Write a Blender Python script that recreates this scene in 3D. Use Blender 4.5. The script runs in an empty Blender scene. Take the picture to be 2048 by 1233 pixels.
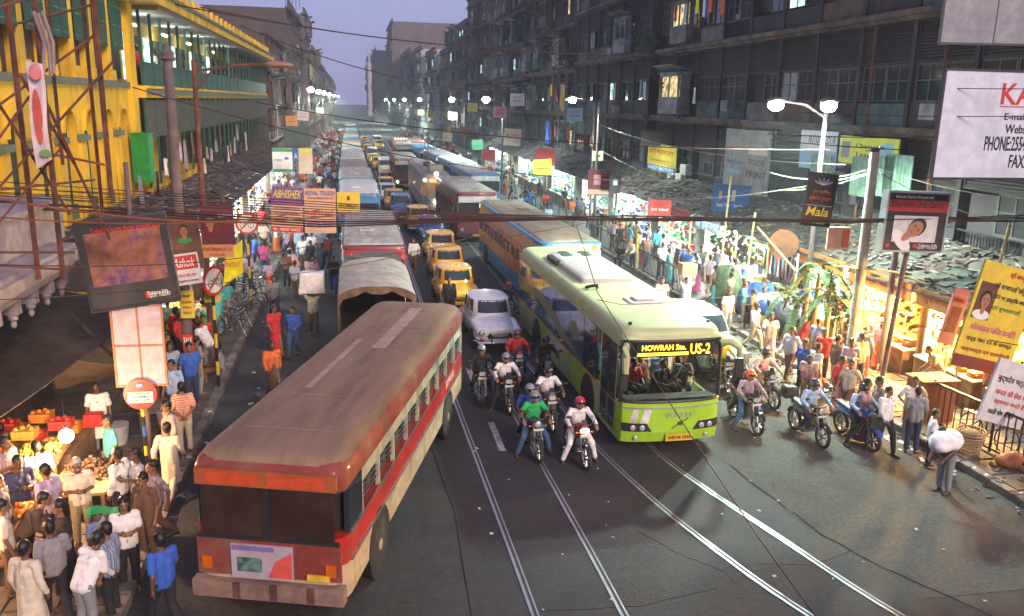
import bpy, bmesh, math, random
from mathutils import Vector, Matrix, noise
random.seed(11)
sc = bpy.context.scene
COL = sc.collection
PI = math.pi
R = math.radians
# ------------------------------------------------------------------ camera
F_PX, CXP, CYP, EYE = 1700.0, 1024.0, 616.5, 8.2
PITCH, YAW, ROLL = R(13.5405), R(10.7143), R(1.2317)
camd = bpy.data.cameras.new('camera')
cam = bpy.data.objects.new('camera', camd); COL.objects.link(cam)
camd.sensor_width = 36.0; camd.lens = F_PX / 2048 * 36.0
camd.clip_end = 3000
_f = Vector((math.sin(YAW)*math.cos(PITCH), math.cos(YAW)*math.cos(PITCH), -math.sin(PITCH)))
_r = Vector((math.cos(YAW), -math.sin(YAW), 0)); _u = _r.cross(_f)
_r2 = _r*math.cos(ROLL) + _u*math.sin(ROLL); _u2 = -_r*math.sin(ROLL) + _u*math.cos(ROLL)
cam.matrix_world = Matrix(((_r2.x, _u2.x, -_f.x, 0), (_r2.y, _u2.y, -_f.y, 0), (_r2.z, _u2.z, -_f.z, EYE), (0, 0, 0, 1)))
sc.camera = cam
# ------------------------------------------------------------------ dusk sky, low warm sun, exposure
w = bpy.data.worlds.new('World'); sc.world = w; w.use_nodes = True
nt = w.node_tree; bg = nt.nodes['Background']
sky = nt.nodes.new('ShaderNodeTexSky'); sky.sky_type = 'NISHITA'; sky.sun_disc = False
SUN_EL, SUN_AZ = R(9), R(157)       # azimuth measured clockwise from the street direction (+Y)
sky.sun_elevation = SUN_EL; sky.sun_rotation = SUN_AZ
sky.air_density = 1.0; sky.dust_density = 3.0; sky.ozone_density = 6.0
hsv = nt.nodes.new('ShaderNodeMixRGB'); hsv.blend_type = 'MIX'; hsv.inputs[0].default_value = 0.75
hsv.inputs[2].default_value = (2.9, 2.85, 5.0, 1)
nt.links.new(sky.outputs[0], hsv.inputs[1]); nt.links.new(hsv.outputs[0], bg.inputs[0])
bg.inputs[1].default_value = 0.068
sd = bpy.data.lights.new('sun', 'SUN'); sd.energy = 1.45; sd.angle = R(18); sd.color = (1.0, .74, .58)
so = bpy.data.objects.new('sun', sd); COL.objects.link(so)
SUN_LAMP_EL = R(25)
so.rotation_euler = Vector((-math.sin(SUN_AZ)*math.cos(SUN_LAMP_EL), -math.cos(SUN_AZ)*math.cos(SUN_LAMP_EL), -math.sin(SUN_LAMP_EL))).to_track_quat('-Z', 'Y').to_euler()
sc.view_settings.view_transform = 'Standard'; sc.view_settings.look = 'None'
sc.view_settings.gamma = 1.0; sc.view_settings.use_curve_mapping = False
sc.view_settings.exposure = 1.35
cy = sc.cycles
cy.use_denoising = True; cy.max_bounces = 5; cy.diffuse_bounces = 2; cy.glossy_bounces = 2; cy.transmission_bounces = 3
cy.volume_bounces = 0; cy.transparent_max_bounces = 6; cy.caustics_reflective = False; cy.caustics_refractive = False
cy.sample_clamp_indirect = 4; cy.use_light_tree = True
def spot_down(loc, energy, color, radius=.12, deg=152):
    d = bpy.data.lights.new('street_light', 'SPOT'); d.energy = energy; d.color = color; d.shadow_soft_size = radius; d.spot_size = R(deg); d.spot_blend = .35
    o = bpy.data.objects.new('street_light', d); COL.objects.link(o); o.location = loc; return o
def point_light(loc, energy, color, radius=.12, name='lamp_light'):
    d = bpy.data.lights.new(name, 'POINT'); d.energy = energy; d.color = color; d.shadow_soft_size = radius
    o = bpy.data.objects.new(name, d); COL.objects.link(o); o.location = loc
    return o
# ------------------------------------------------------------------ materials
MATS = {}
def mat(name, rgb=(.5,.5,.5), rough=.65, metal=0., var=.18, scale=4., bump=.15, grime=None, gscale=1.2, emit=None, estr=0., bscale=30, glass=False, coat=0., stretch=None):
    if name in MATS: return MATS[name]
    m = bpy.data.materials.new(name); m.use_nodes = True; MATS[name] = m
    n = m.node_tree.nodes; l = m.node_tree.links; b = n['Principled BSDF']
    b.inputs['Roughness'].default_value = rough; b.inputs['Metallic'].default_value = metal
    if coat: b.inputs['Coat Weight'].default_value = coat
    tc = n.new('ShaderNodeTexCoord'); nz = n.new('ShaderNodeTexNoise'); nz.inputs['Scale'].default_value = scale; nz.inputs['Detail'].default_value = 5
    l.new(tc.outputs['Object'], nz.inputs['Vector'])
    tco = tc.outputs['Object']
    if stretch:
        mp = n.new('ShaderNodeMapping'); mp.inputs['Scale'].default_value = stretch; l.new(tco, mp.inputs[0]); tco = mp.outputs[0]; l.new(tco, nz.inputs['Vector'])
    mx = n.new('ShaderNodeMixRGB'); rp = n.new('ShaderNodeValToRGB')
    rp.color_ramp.elements[0].position = .32; rp.color_ramp.elements[1].position = .68
    c0 = [max(0, c*(1-var)) for c in rgb]; c1 = [min(1, c*(1+var)) for c in rgb]
    rp.color_ramp.elements[0].color = (*c0, 1); rp.color_ramp.elements[1].color = (*c1, 1)
    l.new(nz.outputs[0], rp.inputs[0]); out = rp.outputs[0]
    if grime:
        g = n.new('ShaderNodeTexNoise'); g.inputs['Scale'].default_value = gscale; g.inputs['Detail'].default_value = 8; g.inputs['Roughness'].default_value = .7
        l.new(tco, g.inputs['Vector'])
        gr = n.new('ShaderNodeValToRGB'); gr.color_ramp.elements[0].position = .47; gr.color_ramp.elements[1].position = .66
        l.new(g.outputs[0], gr.inputs[0]); l.new(gr.outputs[0], mx.inputs[0]); l.new(out, mx.inputs[1]); mx.inputs[2].default_value = (*grime, 1)
        out = mx.outputs[0]
    l.new(out, b.inputs['Base Color'])
    if bump:
        bn = n.new('ShaderNodeTexNoise'); bn.inputs['Scale'].default_value = bscale; bn.inputs['Detail'].default_value = 4
        l.new(tc.outputs['Object'], bn.inputs['Vector'])
        bp = n.new('ShaderNodeBump'); bp.inputs['Strength'].default_value = bump; bp.inputs['Distance'].default_value = .02
        l.new(bn.outputs[0], bp.inputs['Height']); l.new(bp.outputs[0], b.inputs['Normal'])
    if emit:
        if var > .3: l.new(out, b.inputs['Emission Color'])
        b.inputs['Emission Color'].default_value = (*emit, 1); b.inputs['Emission Strength'].default_value = estr
    if glass:
        b.inputs['Alpha'].default_value = glass if isinstance(glass, float) else .35
    return m
def glow(name, rgb=(1,1,1), s=1.):
    return mat(name, rgb, emit=rgb, estr=s, bump=0, var=.05)
# ------------------------------------------------------------------ mesh builder
class MB:
    def __init__(s): s.v = []; s.f = []
    def add(s, vs, fs):
        k = len(s.v); s.v.extend(vs); s.f.extend([tuple(i+k for i in f) for f in fs])
    def box(s, c, d, rz=0., rx=0., ry=0., tap=1.0):
        x, y, z = d[0]/2, d[1]/2, d[2]/2
        vs = [(-x,-y,-z),(x,-y,-z),(x,y,-z),(-x,y,-z),(-x*tap,-y*tap,z),(x*tap,-y*tap,z),(x*tap,y*tap,z),(-x*tap,y*tap,z)]
        if rz or rx or ry:
            M = Matrix.Rotation(rz,3,'Z') @ Matrix.Rotation(ry,3,'Y') @ Matrix.Rotation(rx,3,'X'); vs = [M @ Vector(v) for v in vs]
        s.add([(v[0]+c[0], v[1]+c[1], v[2]+c[2]) for v in vs], [(0,3,2,1),(4,5,6,7),(0,1,5,4),(1,2,6,5),(2,3,7,6),(3,0,4,7)])
        return s
    def b2(s, x0,x1,y0,y1,z0,z1): return s.box(((x0+x1)/2,(y0+y1)/2,(z0+z1)/2),(abs(x1-x0),abs(y1-y0),abs(z1-z0)))
    def frame(s, p0, p1):
        d = (Vector(p1)-Vector(p0)); L = d.length; d = d/L if L > 1e-9 else Vector((0,0,1))
        a = Vector((1,0,0)) if abs(d.x) < .9 else Vector((0,1,0))
        v = d.cross(a).normalized(); u = v.cross(d).normalized()
        return d, u, v, L
    def rings(s, p0, p1, prof, n=8, ell=(1,1)):
        d, u, v, L = s.frame(p0, p1); p0 = Vector(p0); vs = []; fs = []
        for t, r in prof:
            for i in range(n):
                a = 2*PI*i/n; q = p0 + d*t + u*(math.cos(a)*r*ell[0]) + v*(math.sin(a)*r*ell[1]); vs.append(tuple(q))
        for k in range(len(prof)-1):
            for i in range(n):
                j = (i+1) % n; fs.append((k*n+i, k*n+j, (k+1)*n+j, (k+1)*n+i))
        fs.append(tuple(range(n))[::-1]); fs.append(tuple(range((len(prof)-1)*n, len(prof)*n)))
        s.add(vs, fs); return s
    def cyl(s, p0, p1, r0, r1=None, n=8):
        r1 = r0 if r1 is None else r1
        L = (Vector(p1)-Vector(p0)).length
        return s.rings(p0, p1, [(0, r0), (L, r1)], n)
    def cap(s, p0, p1, r0, r1=None, n=10, ell=(1,1)):
        r1 = r0 if r1 is None else r1
        L = (Vector(p1)-Vector(p0)).length
        return s.rings(p0, p1, [(-.97*r0,.22*r0),(-.8*r0,.6*r0),(-.45*r0,.9*r0),(0,r0),(L,r1),(L+.45*r1,.9*r1),(L+.8*r1,.6*r1),(L+.97*r1,.22*r1)], n, ell)
    def ball(s, c, r, n=12, m=8, sq=(1,1,1)):
        vs = []; fs = []
        for k in range(1, m):
            a = PI*k/m
            for i in range(n):
                b = 2*PI*i/n; vs.append((c[0]+r*sq[0]*math.sin(a)*math.cos(b), c[1]+r*sq[1]*math.sin(a)*math.sin(b), c[2]+r*sq[2]*math.cos(a)))
        t = len(vs); vs += [(c[0],c[1],c[2]+r*sq[2]), (c[0],c[1],c[2]-r*sq[2])]
        for k in range(m-2):
            for i in range(n):
                j = (i+1) % n; fs.append((k*n+i, (k+1)*n+i, (k+1)*n+j, k*n+j))
        for i in range(n):
            j = (i+1) % n; fs.append((t, i, j)); fs.append((t+1, (m-2)*n+j, (m-2)*n+i))
        s.add(vs, fs); return s
    def tube(s, pts, r, n=6):
        pts = [Vector(p) for p in pts]; vs = []; fs = []
        for k, p in enumerate(pts):
            d = (pts[min(k+1, len(pts)-1)] - pts[max(k-1, 0)]).normalized()
            a = Vector((0,0,1)) if abs(d.z) < .95 else Vector((1,0,0))
            u = d.cross(a).normalized(); v = u.cross(d)
            rr = r[k] if isinstance(r, (list, tuple)) else r
            for i in range(n):
                b = 2*PI*i/n; vs.append(tuple(p + u*(math.cos(b)*rr) + v*(math.sin(b)*rr)))
        for k in range(len(pts)-1):
            for i in range(n):
                j = (i+1) % n; fs.append((k*n+i, k*n+j, (k+1)*n+j, (k+1)*n+i))
        fs.append(tuple(range(n))[::-1]); fs.append(tuple(range((len(pts)-1)*n, len(pts)*n)))
        s.add(vs, fs); return s
    def loft(s, secs, closed=True, caps=True):
        n = len(secs[0]); vs = [tuple(p) for q in secs for p in q]; fs = []
        for k in range(len(secs)-1):
            for i in range(n if closed else n-1):
                j = (i+1) % n; fs.append((k*n+i, k*n+j, (k+1)*n+j, (k+1)*n+i))
        if caps and closed:
            fs.append(tuple(range(n))[::-1]); fs.append(tuple(range((len(secs)-1)*n, len(secs)*n)))
        s.add(vs, fs); return s
    def sheet(s, fn, nu, nv, th=.02):
        top = [fn(i/nu, j/nv) for j in range(nv+1) for i in range(nu+1)]
        bot = [(p[0], p[1], p[2]-th) for p in top]; N = len(top); fs = []
        for j in range(nv):
            for i in range(nu):
                a = j*(nu+1)+i; b = a+1; c = a+nu+2; d = a+nu+1
                fs.append((a,b,c,d)); fs.append((N+a,N+d,N+c,N+b))
        for i in range(nu):
            fs.append((i, N+i, N+i+1, i+1)); a = nv*(nu+1)+i; fs.append((a, a+1, N+a+1, N+a))
        for j in range(nv):
            a = j*(nu+1); b = a+nu+1; fs.append((a, b, N+b, N+a)); a += nu; b += nu; fs.append((a, N+a, N+b, b))
        s.add([tuple(p) for p in top+bot], fs); return s
    def mesh(s, name, m=None, smooth=False):
        me = bpy.data.meshes.new(name); me.from_pydata([tuple(v) for v in s.v], [], s.f)
        if m: me.materials.append(m)
        if smooth:
            me.polygons.foreach_set('use_smooth', [True]*len(me.polygons))
            if smooth != 2:
                try: me.set_sharp_from_angle(angle=R(38))
                except Exception: pass
        me.update(); return me
def link(name, me, parent=None, loc=None, rz=0):
    o = bpy.data.objects.new(name, me); COL.objects.link(o)
    if parent: o.parent = parent
    if loc: o.location = loc
    if rz: o.rotation_euler = (0, 0, rz)
    return o
def part(name, mb, m, parent, smooth=False, stuff=False, label=None):
    o = link(name, mb.mesh(name, m, smooth), parent)
    if stuff: o['kind'] = 'stuff'
    if label: o['label'] = label
    return o
def thing(name, label, cat, loc=(0,0,0), rz=0., group=None):
    o = bpy.data.objects.new(name, None); COL.objects.link(o); o.location = loc; o.rotation_euler = (0,0,rz)
    o.empty_display_size = .3; o['label'] = label; o['category'] = cat
    if group: o['group'] = group
    return o
def solo(name, mb, m, label, cat, group=None, loc=(0,0,0), rz=0., smooth=False):
    o = part(name, mb, m, None, smooth); o.location = loc; o.rotation_euler = (0,0,rz)
    o['label'] = label; o['category'] = cat
    if group: o['group'] = group
    return o
def struct(name, mb, m, smooth=False):
    o = part(name, mb, m, None, smooth); o['kind'] = 'structure'; return o
KIDS = {}
def copy_tree(o, parent=None):
    c = o.copy(); COL.objects.link(c)
    if parent: c.parent = parent
    if o not in KIDS: KIDS[o] = list(o.children)
    for ch in KIDS[o]: copy_tree(ch, c)
    return c
def recolor(o, role, m):
    for ch in [o] + list(o.children_recursive):
        if ch.type == 'MESH' and ch.name.split('.')[0] in role:
            for s in ch.material_slots: s.link = 'OBJECT'; s.material = m
def ray(px, py):
    return _f*F_PX + _r2*(px-CXP) + _u2*(CYP-py)
def at_y(px, py, Y):                     # the real point seen at (px,py) that stands at street distance Y
    d = ray(px, py); t = Y/d.y; return Vector((d.x*t, Y, EYE+d.z*t))
def at_x(px, py, X):
    d = ray(px, py); t = X/d.x; return Vector((X, d.y*t, EYE+d.z*t))
def ground(px, py, z=0.):
    d = ray(px, py); t = (z-EYE)/d.z; return Vector((d.x*t, d.y*t, z))
# lettering: fonts turned into meshes
DROP = []
TS = bpy.data.scenes.new('workbench')          # shapes are merged here, apart from the finished scene
def evaluated(o):
    TS.collection.objects.link(o)
    with bpy.context.temp_override(scene=TS, view_layer=TS.view_layers[0]): dg = bpy.context.evaluated_depsgraph_get()
    dg.update(); me = bpy.data.meshes.new_from_object(o.evaluated_get(dg)); TS.collection.objects.unlink(o); DROP.append(o); return me
TXT = {}
def text_mesh(s):
    if s in TXT: return TXT[s]
    cu = bpy.data.curves.new('t', 'FONT'); cu.body = s; cu.resolution_u = 2; cu.extrude = .012; cu.offset = .008
    cu.align_x = 'CENTER'
    me = evaluated(bpy.data.objects.new('t', cu)); DROP.append(cu)
    xs = [v.co.x for v in me.vertices]; ys = [v.co.y for v in me.vertices]
    if not xs: xs = ys = [0, 1]
    TXT[s] = (me, min(xs), max(xs), min(ys), max(ys)); return TXT[s]
def lettering(s, parent, c, w_, h_, m, side='front', off=.004, sl=0.):
    """text fitted to w_ x h_ metres, centred at c in the parent's frame; front faces local -Y"""
    me, x0, x1, y0, y1 = text_mesh(s)
    me2 = me.copy(); me2.materials.clear(); me2.materials.append(m)
    sx = w_/max(1e-4, x1-x0); sy = h_/max(1e-4, y1-y0)
    for v in me2.vertices:
        x = (v.co.x-(x0+x1)/2)*sx; y = (v.co.y-(y0+y1)/2)*sy; z = v.co.z*.25
        x += y*sl
        if side == 'front': p = (c[0]+x, c[1]-off-z, c[2]+y)
        elif side == 'east': p = (c[0]+off+z, c[1]+x, c[2]+y)
        elif side == 'west': p = (c[0]-off-z, c[1]-x, c[2]+y)
        else: p = (c[0]-x, c[1]+off+z, c[2]+y)
        v.co = p
    o = link('lettering', me2, parent); return o
# ================================================================== people
def solid(mb, name, voxel, smooth=3, ratio=1., fold=0., fs=9., seed=0.):
    """merge overlapping closed shapes into one continuous surface"""
    me = mb.mesh(name); o = bpy.data.objects.new('tmp', me)
    r = o.modifiers.new('r', 'REMESH'); r.mode = 'VOXEL'; r.voxel_size = voxel
    if smooth:
        k = o.modifiers.new('s', 'SMOOTH'); k.iterations = smooth; k.factor = .5
    if ratio < 1:
        k = o.modifiers.new('d', 'DECIMATE'); k.ratio = ratio
    out = evaluated(o); DROP.append(me)
    if fold:
        nv = len(out.vertices); nn = [0.]*(nv*3); cc = [0.]*(nv*3); out.vertices.foreach_get('co', cc); out.vertex_normals.foreach_get('vector', nn)
        for i in range(nv):
            q = Vector(cc[i*3:i*3+3]); h = noise.noise(Vector((q.x*fs+seed, q.y*fs, q.z*fs*.55))) + .5*noise.noise(Vector((q.x*fs*2.3, q.y*fs*2.3+seed, q.z*fs*1.4)))
            h *= fold; cc[i*3] += nn[i*3]*h; cc[i*3+1] += nn[i*3+1]*h; cc[i*3+2] += nn[i*3+2]*h
        out.vertices.foreach_set('co', cc)
    out.polygons.foreach_set('use_smooth', [True]*len(out.polygons)); out.name = name
    return out
BASE = dict(pel=(0,0,.93), chest=(0,.0,1.22), neck=(0,.01,1.42), head=(0,-.02,1.585), sR=(.175,.01,1.375), eR=(.235,.04,1.10), wR=(.245,-.05,.87),
            hR=(.085,0,.9), kR=(.1,-.025,.49), aR=(.105,.02,.085))
def full(p):
    J = dict(BASE); J.update(p)
    for k in list(J):
        if k[-1] == 'R' and k[:-1]+'L' not in J: J[k[:-1]+'L'] = (-J[k][0], J[k][1], J[k][2])
    return {k: Vector(v) for k, v in J.items()}
def lean(J, a, only=('chest','neck','head','sR','sL','eR','eL','wR','wL')):
    M = Matrix.Rotation(a, 3, 'X'); p = J['pel'].copy()
    for k in only: J[k] = p + M @ (J[k]-p)
    return J
POSE = {
 'stand': full({}),
 'hips': full(dict(eR=(.33,.08,1.14), wR=(.2,-.05,.98))),
 'read': full(dict(eR=(.22,-.02,1.11), wR=(.09,-.24,1.17))),
 'back': full(dict(eR=(.24,.14,1.12), wR=(.06,.16,.96))),
 'walk': full(dict(kR=(.09,-.2,.53), aR=(.09,-.3,.1), kL=(-.09,.03,.49), aL=(-.09,.33,.16), eR=(.24,.16,1.13), wR=(.24,.12,.88), eL=(-.24,-.06,1.11), wL=(-.22,-.24,.94))),
 'stride': full(dict(kL=(-.09,-.22,.53), aL=(-.09,-.26,.12), kR=(.09,.02,.49), aR=(.09,.27,.13), eL=(-.24,.14,1.12), wL=(-.25,.06,.88), eR=(.25,-.02,1.12), wR=(.16,-.22,1.05))),
 'lean': lean(full(dict(eR=(.2,-.12,1.17), wR=(.16,-.36,1.12), kR=(.1,-.03,.49))), R(32)),
 'carry': full(dict(eR=(.3,-.06,1.55), wR=(.19,-.06,1.8), kR=(.09,-.16,.52), aR=(.09,-.2,.1), kL=(-.09,0,.49), aL=(-.09,.2,.12))),
 'squat': full(dict(pel=(0,.06,.2), chest=(0,-.04,.5), neck=(0,-.1,.68), head=(0,-.15,.84), sR=(.18,-.08,.64), eR=(.26,-.24,.45), wR=(.14,-.44,.42), hR=(.1,.02,.2), kR=(.2,-.32,.44), aR=(.14,-.12,.07))),
 'sit': full(dict(pel=(0,.05,.5), chest=(0,.04,.8), neck=(0,.02,1.0), head=(0,-.01,1.16), sR=(.18,.03,.95), eR=(.24,-.06,.7), wR=(.14,-.3,.66), hR=(.1,.03,.5), kR=(.13,-.4,.5), aR=(.13,-.38,.085))),
 'ride': lean(full(dict(pel=(0,.08,.86), chest=(0,.04,1.14), neck=(0,.0,1.34), head=(0,-.03,1.5), sR=(.19,.02,1.29), eR=(.33,-.14,1.1), wR=(.33,-.4,1.02), hR=(.1,.06,.84), kR=(.21,-.32,.72), aR=(.26,-.02,.36))), R(6), ('chest','neck','head','sR','sL')),
 'ridefoot': lean(full(dict(pel=(0,.08,.86), chest=(0,.04,1.14), neck=(0,.0,1.34), head=(0,-.03,1.5), sR=(.19,.02,1.29), eR=(.33,-.14,1.1), wR=(.33,-.4,1.02), hR=(.1,.06,.84), kR=(.28,-.26,.52), aR=(.4,-.22,.09), kL=(-.28,-.26,.52), aL=(-.42,-.2,.09))), R(8), ('chest','neck','head','sR','sL')),
}
def cup(mb, ctr, r):                                             # thin open shell used for caps of hair
    pass
def person_meshes(pose, top='short', bottom='trousers', hair='short', lod=0, helmet=False, seed=0.):
    J = POSE[pose]; P = []
    V = Vector
    q = (.0095, .02)[lod]
    n = 12 if lod == 0 else 8
    body = MB()
    pel, ch, nk, hd = J['pel'], J['chest'], J['neck'], J['head']
    body.cap(pel, ch, .115, .115, n, (1.0, 1.35) if False else (1.0, 1.0))
    for s in ('R', 'L'):
        g = 1 if s == 'R' else -1
        off = V((.05*g, 0, 0)); body.cap(pel+off, ch+off, .1, .1, n)
        body.cap(ch+V((.06*g,0,.04)), nk+V((.05*g,0,-.06)), .1, .06, n)
        body.cap(nk+V((.03*g,0,-.05)), J['s'+s], .055, .058, n)
        body.cap(J['s'+s], J['e'+s], .052, .04, n); body.cap(J['e'+s], J['w'+s], .04, .028, n)
        body.cap(J['h'+s], J['k'+s], .085, .055, n); body.cap(J['k'+s], J['a'+s], .053, .036, n)
        fw = V((0,-1,0)); a = J['a'+s]
        if pose in ('ride',): fw = V((0,-.95,.1))
        body.cap(a+V((0,.03,-.045)), a+fw*.15+V((0.012*g,0,-.055)), .036, .028, n)
        d = (J['w'+s]-J['e'+s]).normalized(); w0 = J['w'+s]
        if pose.startswith('ride'): d = V((-.1*g,-.85,-.5)).normalized()
        body.cap(w0, w0+d*.075, .03, .033, 8)
        if lod == 0:
            side = d.cross(V((g,0,0))); side = side.normalized() if side.length > .1 else V((0,1,0))
            cu = V((-g,0,0)) if not pose.startswith('ride') else V((0,.3,-1)).normalized()
            if pose.startswith('ride'): side = V((1,0,0))
            for i, ln in enumerate((.062,.075,.07,.052)):
                b = w0 + d*.085 + side*((i-1.5)*.021); m1 = b + d*ln*.6 + cu*.01; body.cap(b-d*.03, m1, .0105, .0095, 6)
                body.cap(m1, m1 + (d*.6+cu*.8).normalized()*ln*.55, .0095, .0085, 6)
            tb = w0 + d*.02 - side*.026; m1 = tb - side*.025 + d*.03; body.cap(tb, m1, .013, .011, 6); body.cap(m1, m1+d*.035+cu*.008, .011, .009, 6)
    body.cap(nk-V((0,0,.04)), hd-V((0,-.01,.06)), .055, .052, n)
    body.ball(hd+V((0,.005,.02)), .1, 14, 10, (.8,.98,1.12)); body.ball(hd+V((0,-.03,-.06)), .062, 12, 8, (.95,1.0,.95))
    if lod == 0:
        body.cap(hd+V((0,-.088,.015)), hd+V((0,-.112,-.022)), .01, .016, 8)
        body.cap(hd+V((-.018,-.094,-.062)), hd+V((.018,-.094,-.062)), .011, .011, 6)
        for g in (-1,1):
            body.ball(hd+V((.082*g,.01,-.005)), .024, 8, 6, (.4,.7,1.15)); body.cap(hd+V((.015*g,-.088,.032)), hd+V((.05*g,-.076,.034)), .012, .01, 6)
    P.append(('body', solid(body, 'body', q, 2, .32 if lod == 0 else .5), 'skin'))
    # trousers / skirt
    tr = MB()
    if bottom in ('trousers', 'shorts'):
        for s in ('R', 'L'):
            g = 1 if s == 'R' else -1
            tr.cap(pel+V((.04*g,0,.02)), J['h'+s], .118, .112, n)
            tr.cap(J['h'+s], J['k'+s], .108, .078, n)
            if bottom == 'trousers': tr.cap(J['k'+s], J['a'+s].lerp(J['k'+s], .08), .074, .062, n)
    else:
        ce = (J['aR']+J['aL'])/2; kn = (J['kR']+J['kL'])/2
        zb = .1 if bottom == 'sari' else .42
        secs = []
        for t in range(9):
            u = t/8; z = pel.z+.14 - (pel.z+.14-zb)*u
            cx, cy_ = (kn.x*u, kn.y*u*.8) if z > kn.z else (kn.x, kn.y*.8+(ce.y-kn.y)*(kn.z-z)/max(.1, kn.z)*.7)
            rx = .15+.06*u+.02*math.sin(PI*min(1,u*2)); ry = .125+.09*u
            secs.append([(cx+pel.x*(1-u)+rx*math.cos(a)*(1+.05*math.sin(a*6+t*.4)*u), cy_+pel.y*(1-u)+ry*math.sin(a)*(1+.07*math.sin(a*5+1)*u), z) for a in [2*PI*i/20 for i in range(20)]])
        tr.loft(secs)
        if bottom == 'kurta':
            for s in ('R','L'): tr.cap(J['h'+s], J['k'+s], .1, .075, n)
    P.append((('trousers' if bottom in ('trousers','shorts') else 'skirt' if bottom == 'sari' else 'kurta'), solid(tr, 'trousers', q*1.35, 2, .4, .011, 8, seed), 'leg' if bottom != 'kurta' else 'top'))
    if bottom == 'kurta':
        t2 = MB()
        for s in ('R','L'): t2.cap(J['k'+s].lerp(J['h'+s], .15), J['a'+s].lerp(J['k'+s], .08), .072, .06, n)
        P.append(('trousers', solid(t2, 'trousers', q*1.5, 2, .4, .006, 8, seed), 'leg'))
    sh = MB()
    for s in ('R', 'L'):
        g = 1 if s == 'R' else -1
        up = (ch-pel).normalized()
        sh.cap(pel+V((.055*g,0,0))-up*.03, ch+V((.06*g,0,0)), .133, .128, n)
        sh.cap(ch+V((.065*g,0,.03)), nk+V((.05*g,0,-.075)), .125, .07, n)
        sh.cap(nk+V((.03*g,.0,-.065)), J['s'+s]+V((0,0,-.006)), .066, .075, n)
        if top == 'vest': continue
        if top == 'short': sh.cap(J['s'+s], J['s'+s].lerp(J['e'+s], .72), .074, .068, n)
        else: sh.cap(J['s'+s], J['e'+s], .073, .058, n); sh.cap(J['e'+s], J['w'+s].lerp(J['e'+s], .12), .057, .045, n)
    sh.cap(ch-up*.1, nk-up*.1, .135, .1, n)
    sh.rings(nk+V((0,.005,-.07)), nk+V((0,.0,.01)), [(0,.09),(.05,.075),(.075,.068)], n)       # collar
    P.append(('shirt', solid(sh, 'shirt', q*1.3, 2, .42, .015, 11, seed+3), 'top'))
    if lod == 0:
        so_ = MB()
        for s in ('R','L'):
            a = J['a'+s]; so_.cap(a+V((0,.035,-.05)), a+V((0,-.165,-.06)), .042, .035, 8); so_.box((a.x, a.y-.06, max(.006,a.z-.083)), (.085,.27,.012))
        P.append(('shoes', solid(so_, 'shoes', .014, 1, .5), 'shoe'))
    ha = MB()
    if helmet:
        ha.ball(hd+V((0,.012,.03)), .142, 20, 14, (.9,1.05,1.0)); P.append(('helmet', ha.mesh('helmet', None, 2), 'helmet'))
        vz = MB(); vz.ball(hd+V((0,-.022,.03)), .136, 16, 10, (.86,1.06,.42)); P.append(('visor', vz.mesh('visor', None, 2), 'visor'))
        # face opening: a skin-coloured lower face in front of the helmet shell
        fc = MB(); fc.ball(hd+V((0,-.078,-.045)), .07, 14, 10, (1,1.02,1)); fc.cap(hd+V((0,-.148,-.01)), hd+V((0,-.155,-.04)), .01, .015, 8)
        P.append(('face', fc.mesh('face', None, 2), 'skin'))
    elif hair != 'none':
        hb = hd+V((0,.018,.045)); ha.ball(hb, .103, 14, 10, (.86,1.02,1.02)); ha.ball(hd+V((0,.06,-.0)), .08, 10, 8, (.95,.7,1.1))
        if hair == 'long': ha.cap(hd+V((0,.07,.02)), hd+V((0,.1,-.24)), .075, .035, 8)
        if hair == 'bun': ha.ball(hd+V((0,.12,.0)), .055)
        hm = solid(ha, 'hair', .012 if lod == 0 else .02, 1, .6, .006, 26, seed)
        P.append(('hair', hm, 'hair'))
    if lod == 0 and not helmet:
        fe = MB()
        for g in (-1,1):
            fe.box(hd+V((.034*g,-.094,.036)), (.034,.012,.007)); fe.ball(hd+V((.033*g,-.0905,.016)), .0095, 8, 6, (1.2,.7,.75))
        fe.box(hd+V((0,-.104,-.061)), (.036,.01,.006)); fe.cap(hd+V((-.02,-.104,-.047)), hd+V((.02,-.104,-.047)), .007, .007, 6)
        P.append(('facial_hair', fe.mesh('facial_hair', None, 2), 'hair'))
    return P
SKIN = [mat('skin', (.23,.115,.065), .5, bump=0, var=.08), mat('skin_dark', (.13,.062,.036), .5, bump=0, var=.08)]
HAIR = mat('black_hair', (.008,.007,.007), .45, bump=.3, bscale=80); GREYH = mat('white_hair', (.42,.4,.38), .6, bump=.3, bscale=80)
SHOE = mat('shoe_leather', (.02,.014,.01), .4)
def cloth(n, c): return mat('cloth_'+n, c, .85, var=.13, scale=9, bump=.35, bscale=60)
CL = {k: cloth(k, v) for k, v in dict(white=(.72,.7,.68), cream=(.6,.52,.4), pink=(.62,.36,.33), lilac=(.4,.32,.45), red=(.55,.03,.03), green=(.02,.4,.11), blue=(.03,.1,.42), sky=(.3,.42,.6),
    teal=(.05,.28,.3), brown=(.14,.075,.045), grey=(.22,.22,.23), black=(.015,.015,.02), navy=(.02,.03,.08), orange=(.62,.14,.03), yellow=(.7,.5,.03), maroon=(.2,.02,.03), khaki=(.3,.23,.13), denim=(.05,.1,.22), magenta=(.35,.03,.15)).items()}
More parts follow.
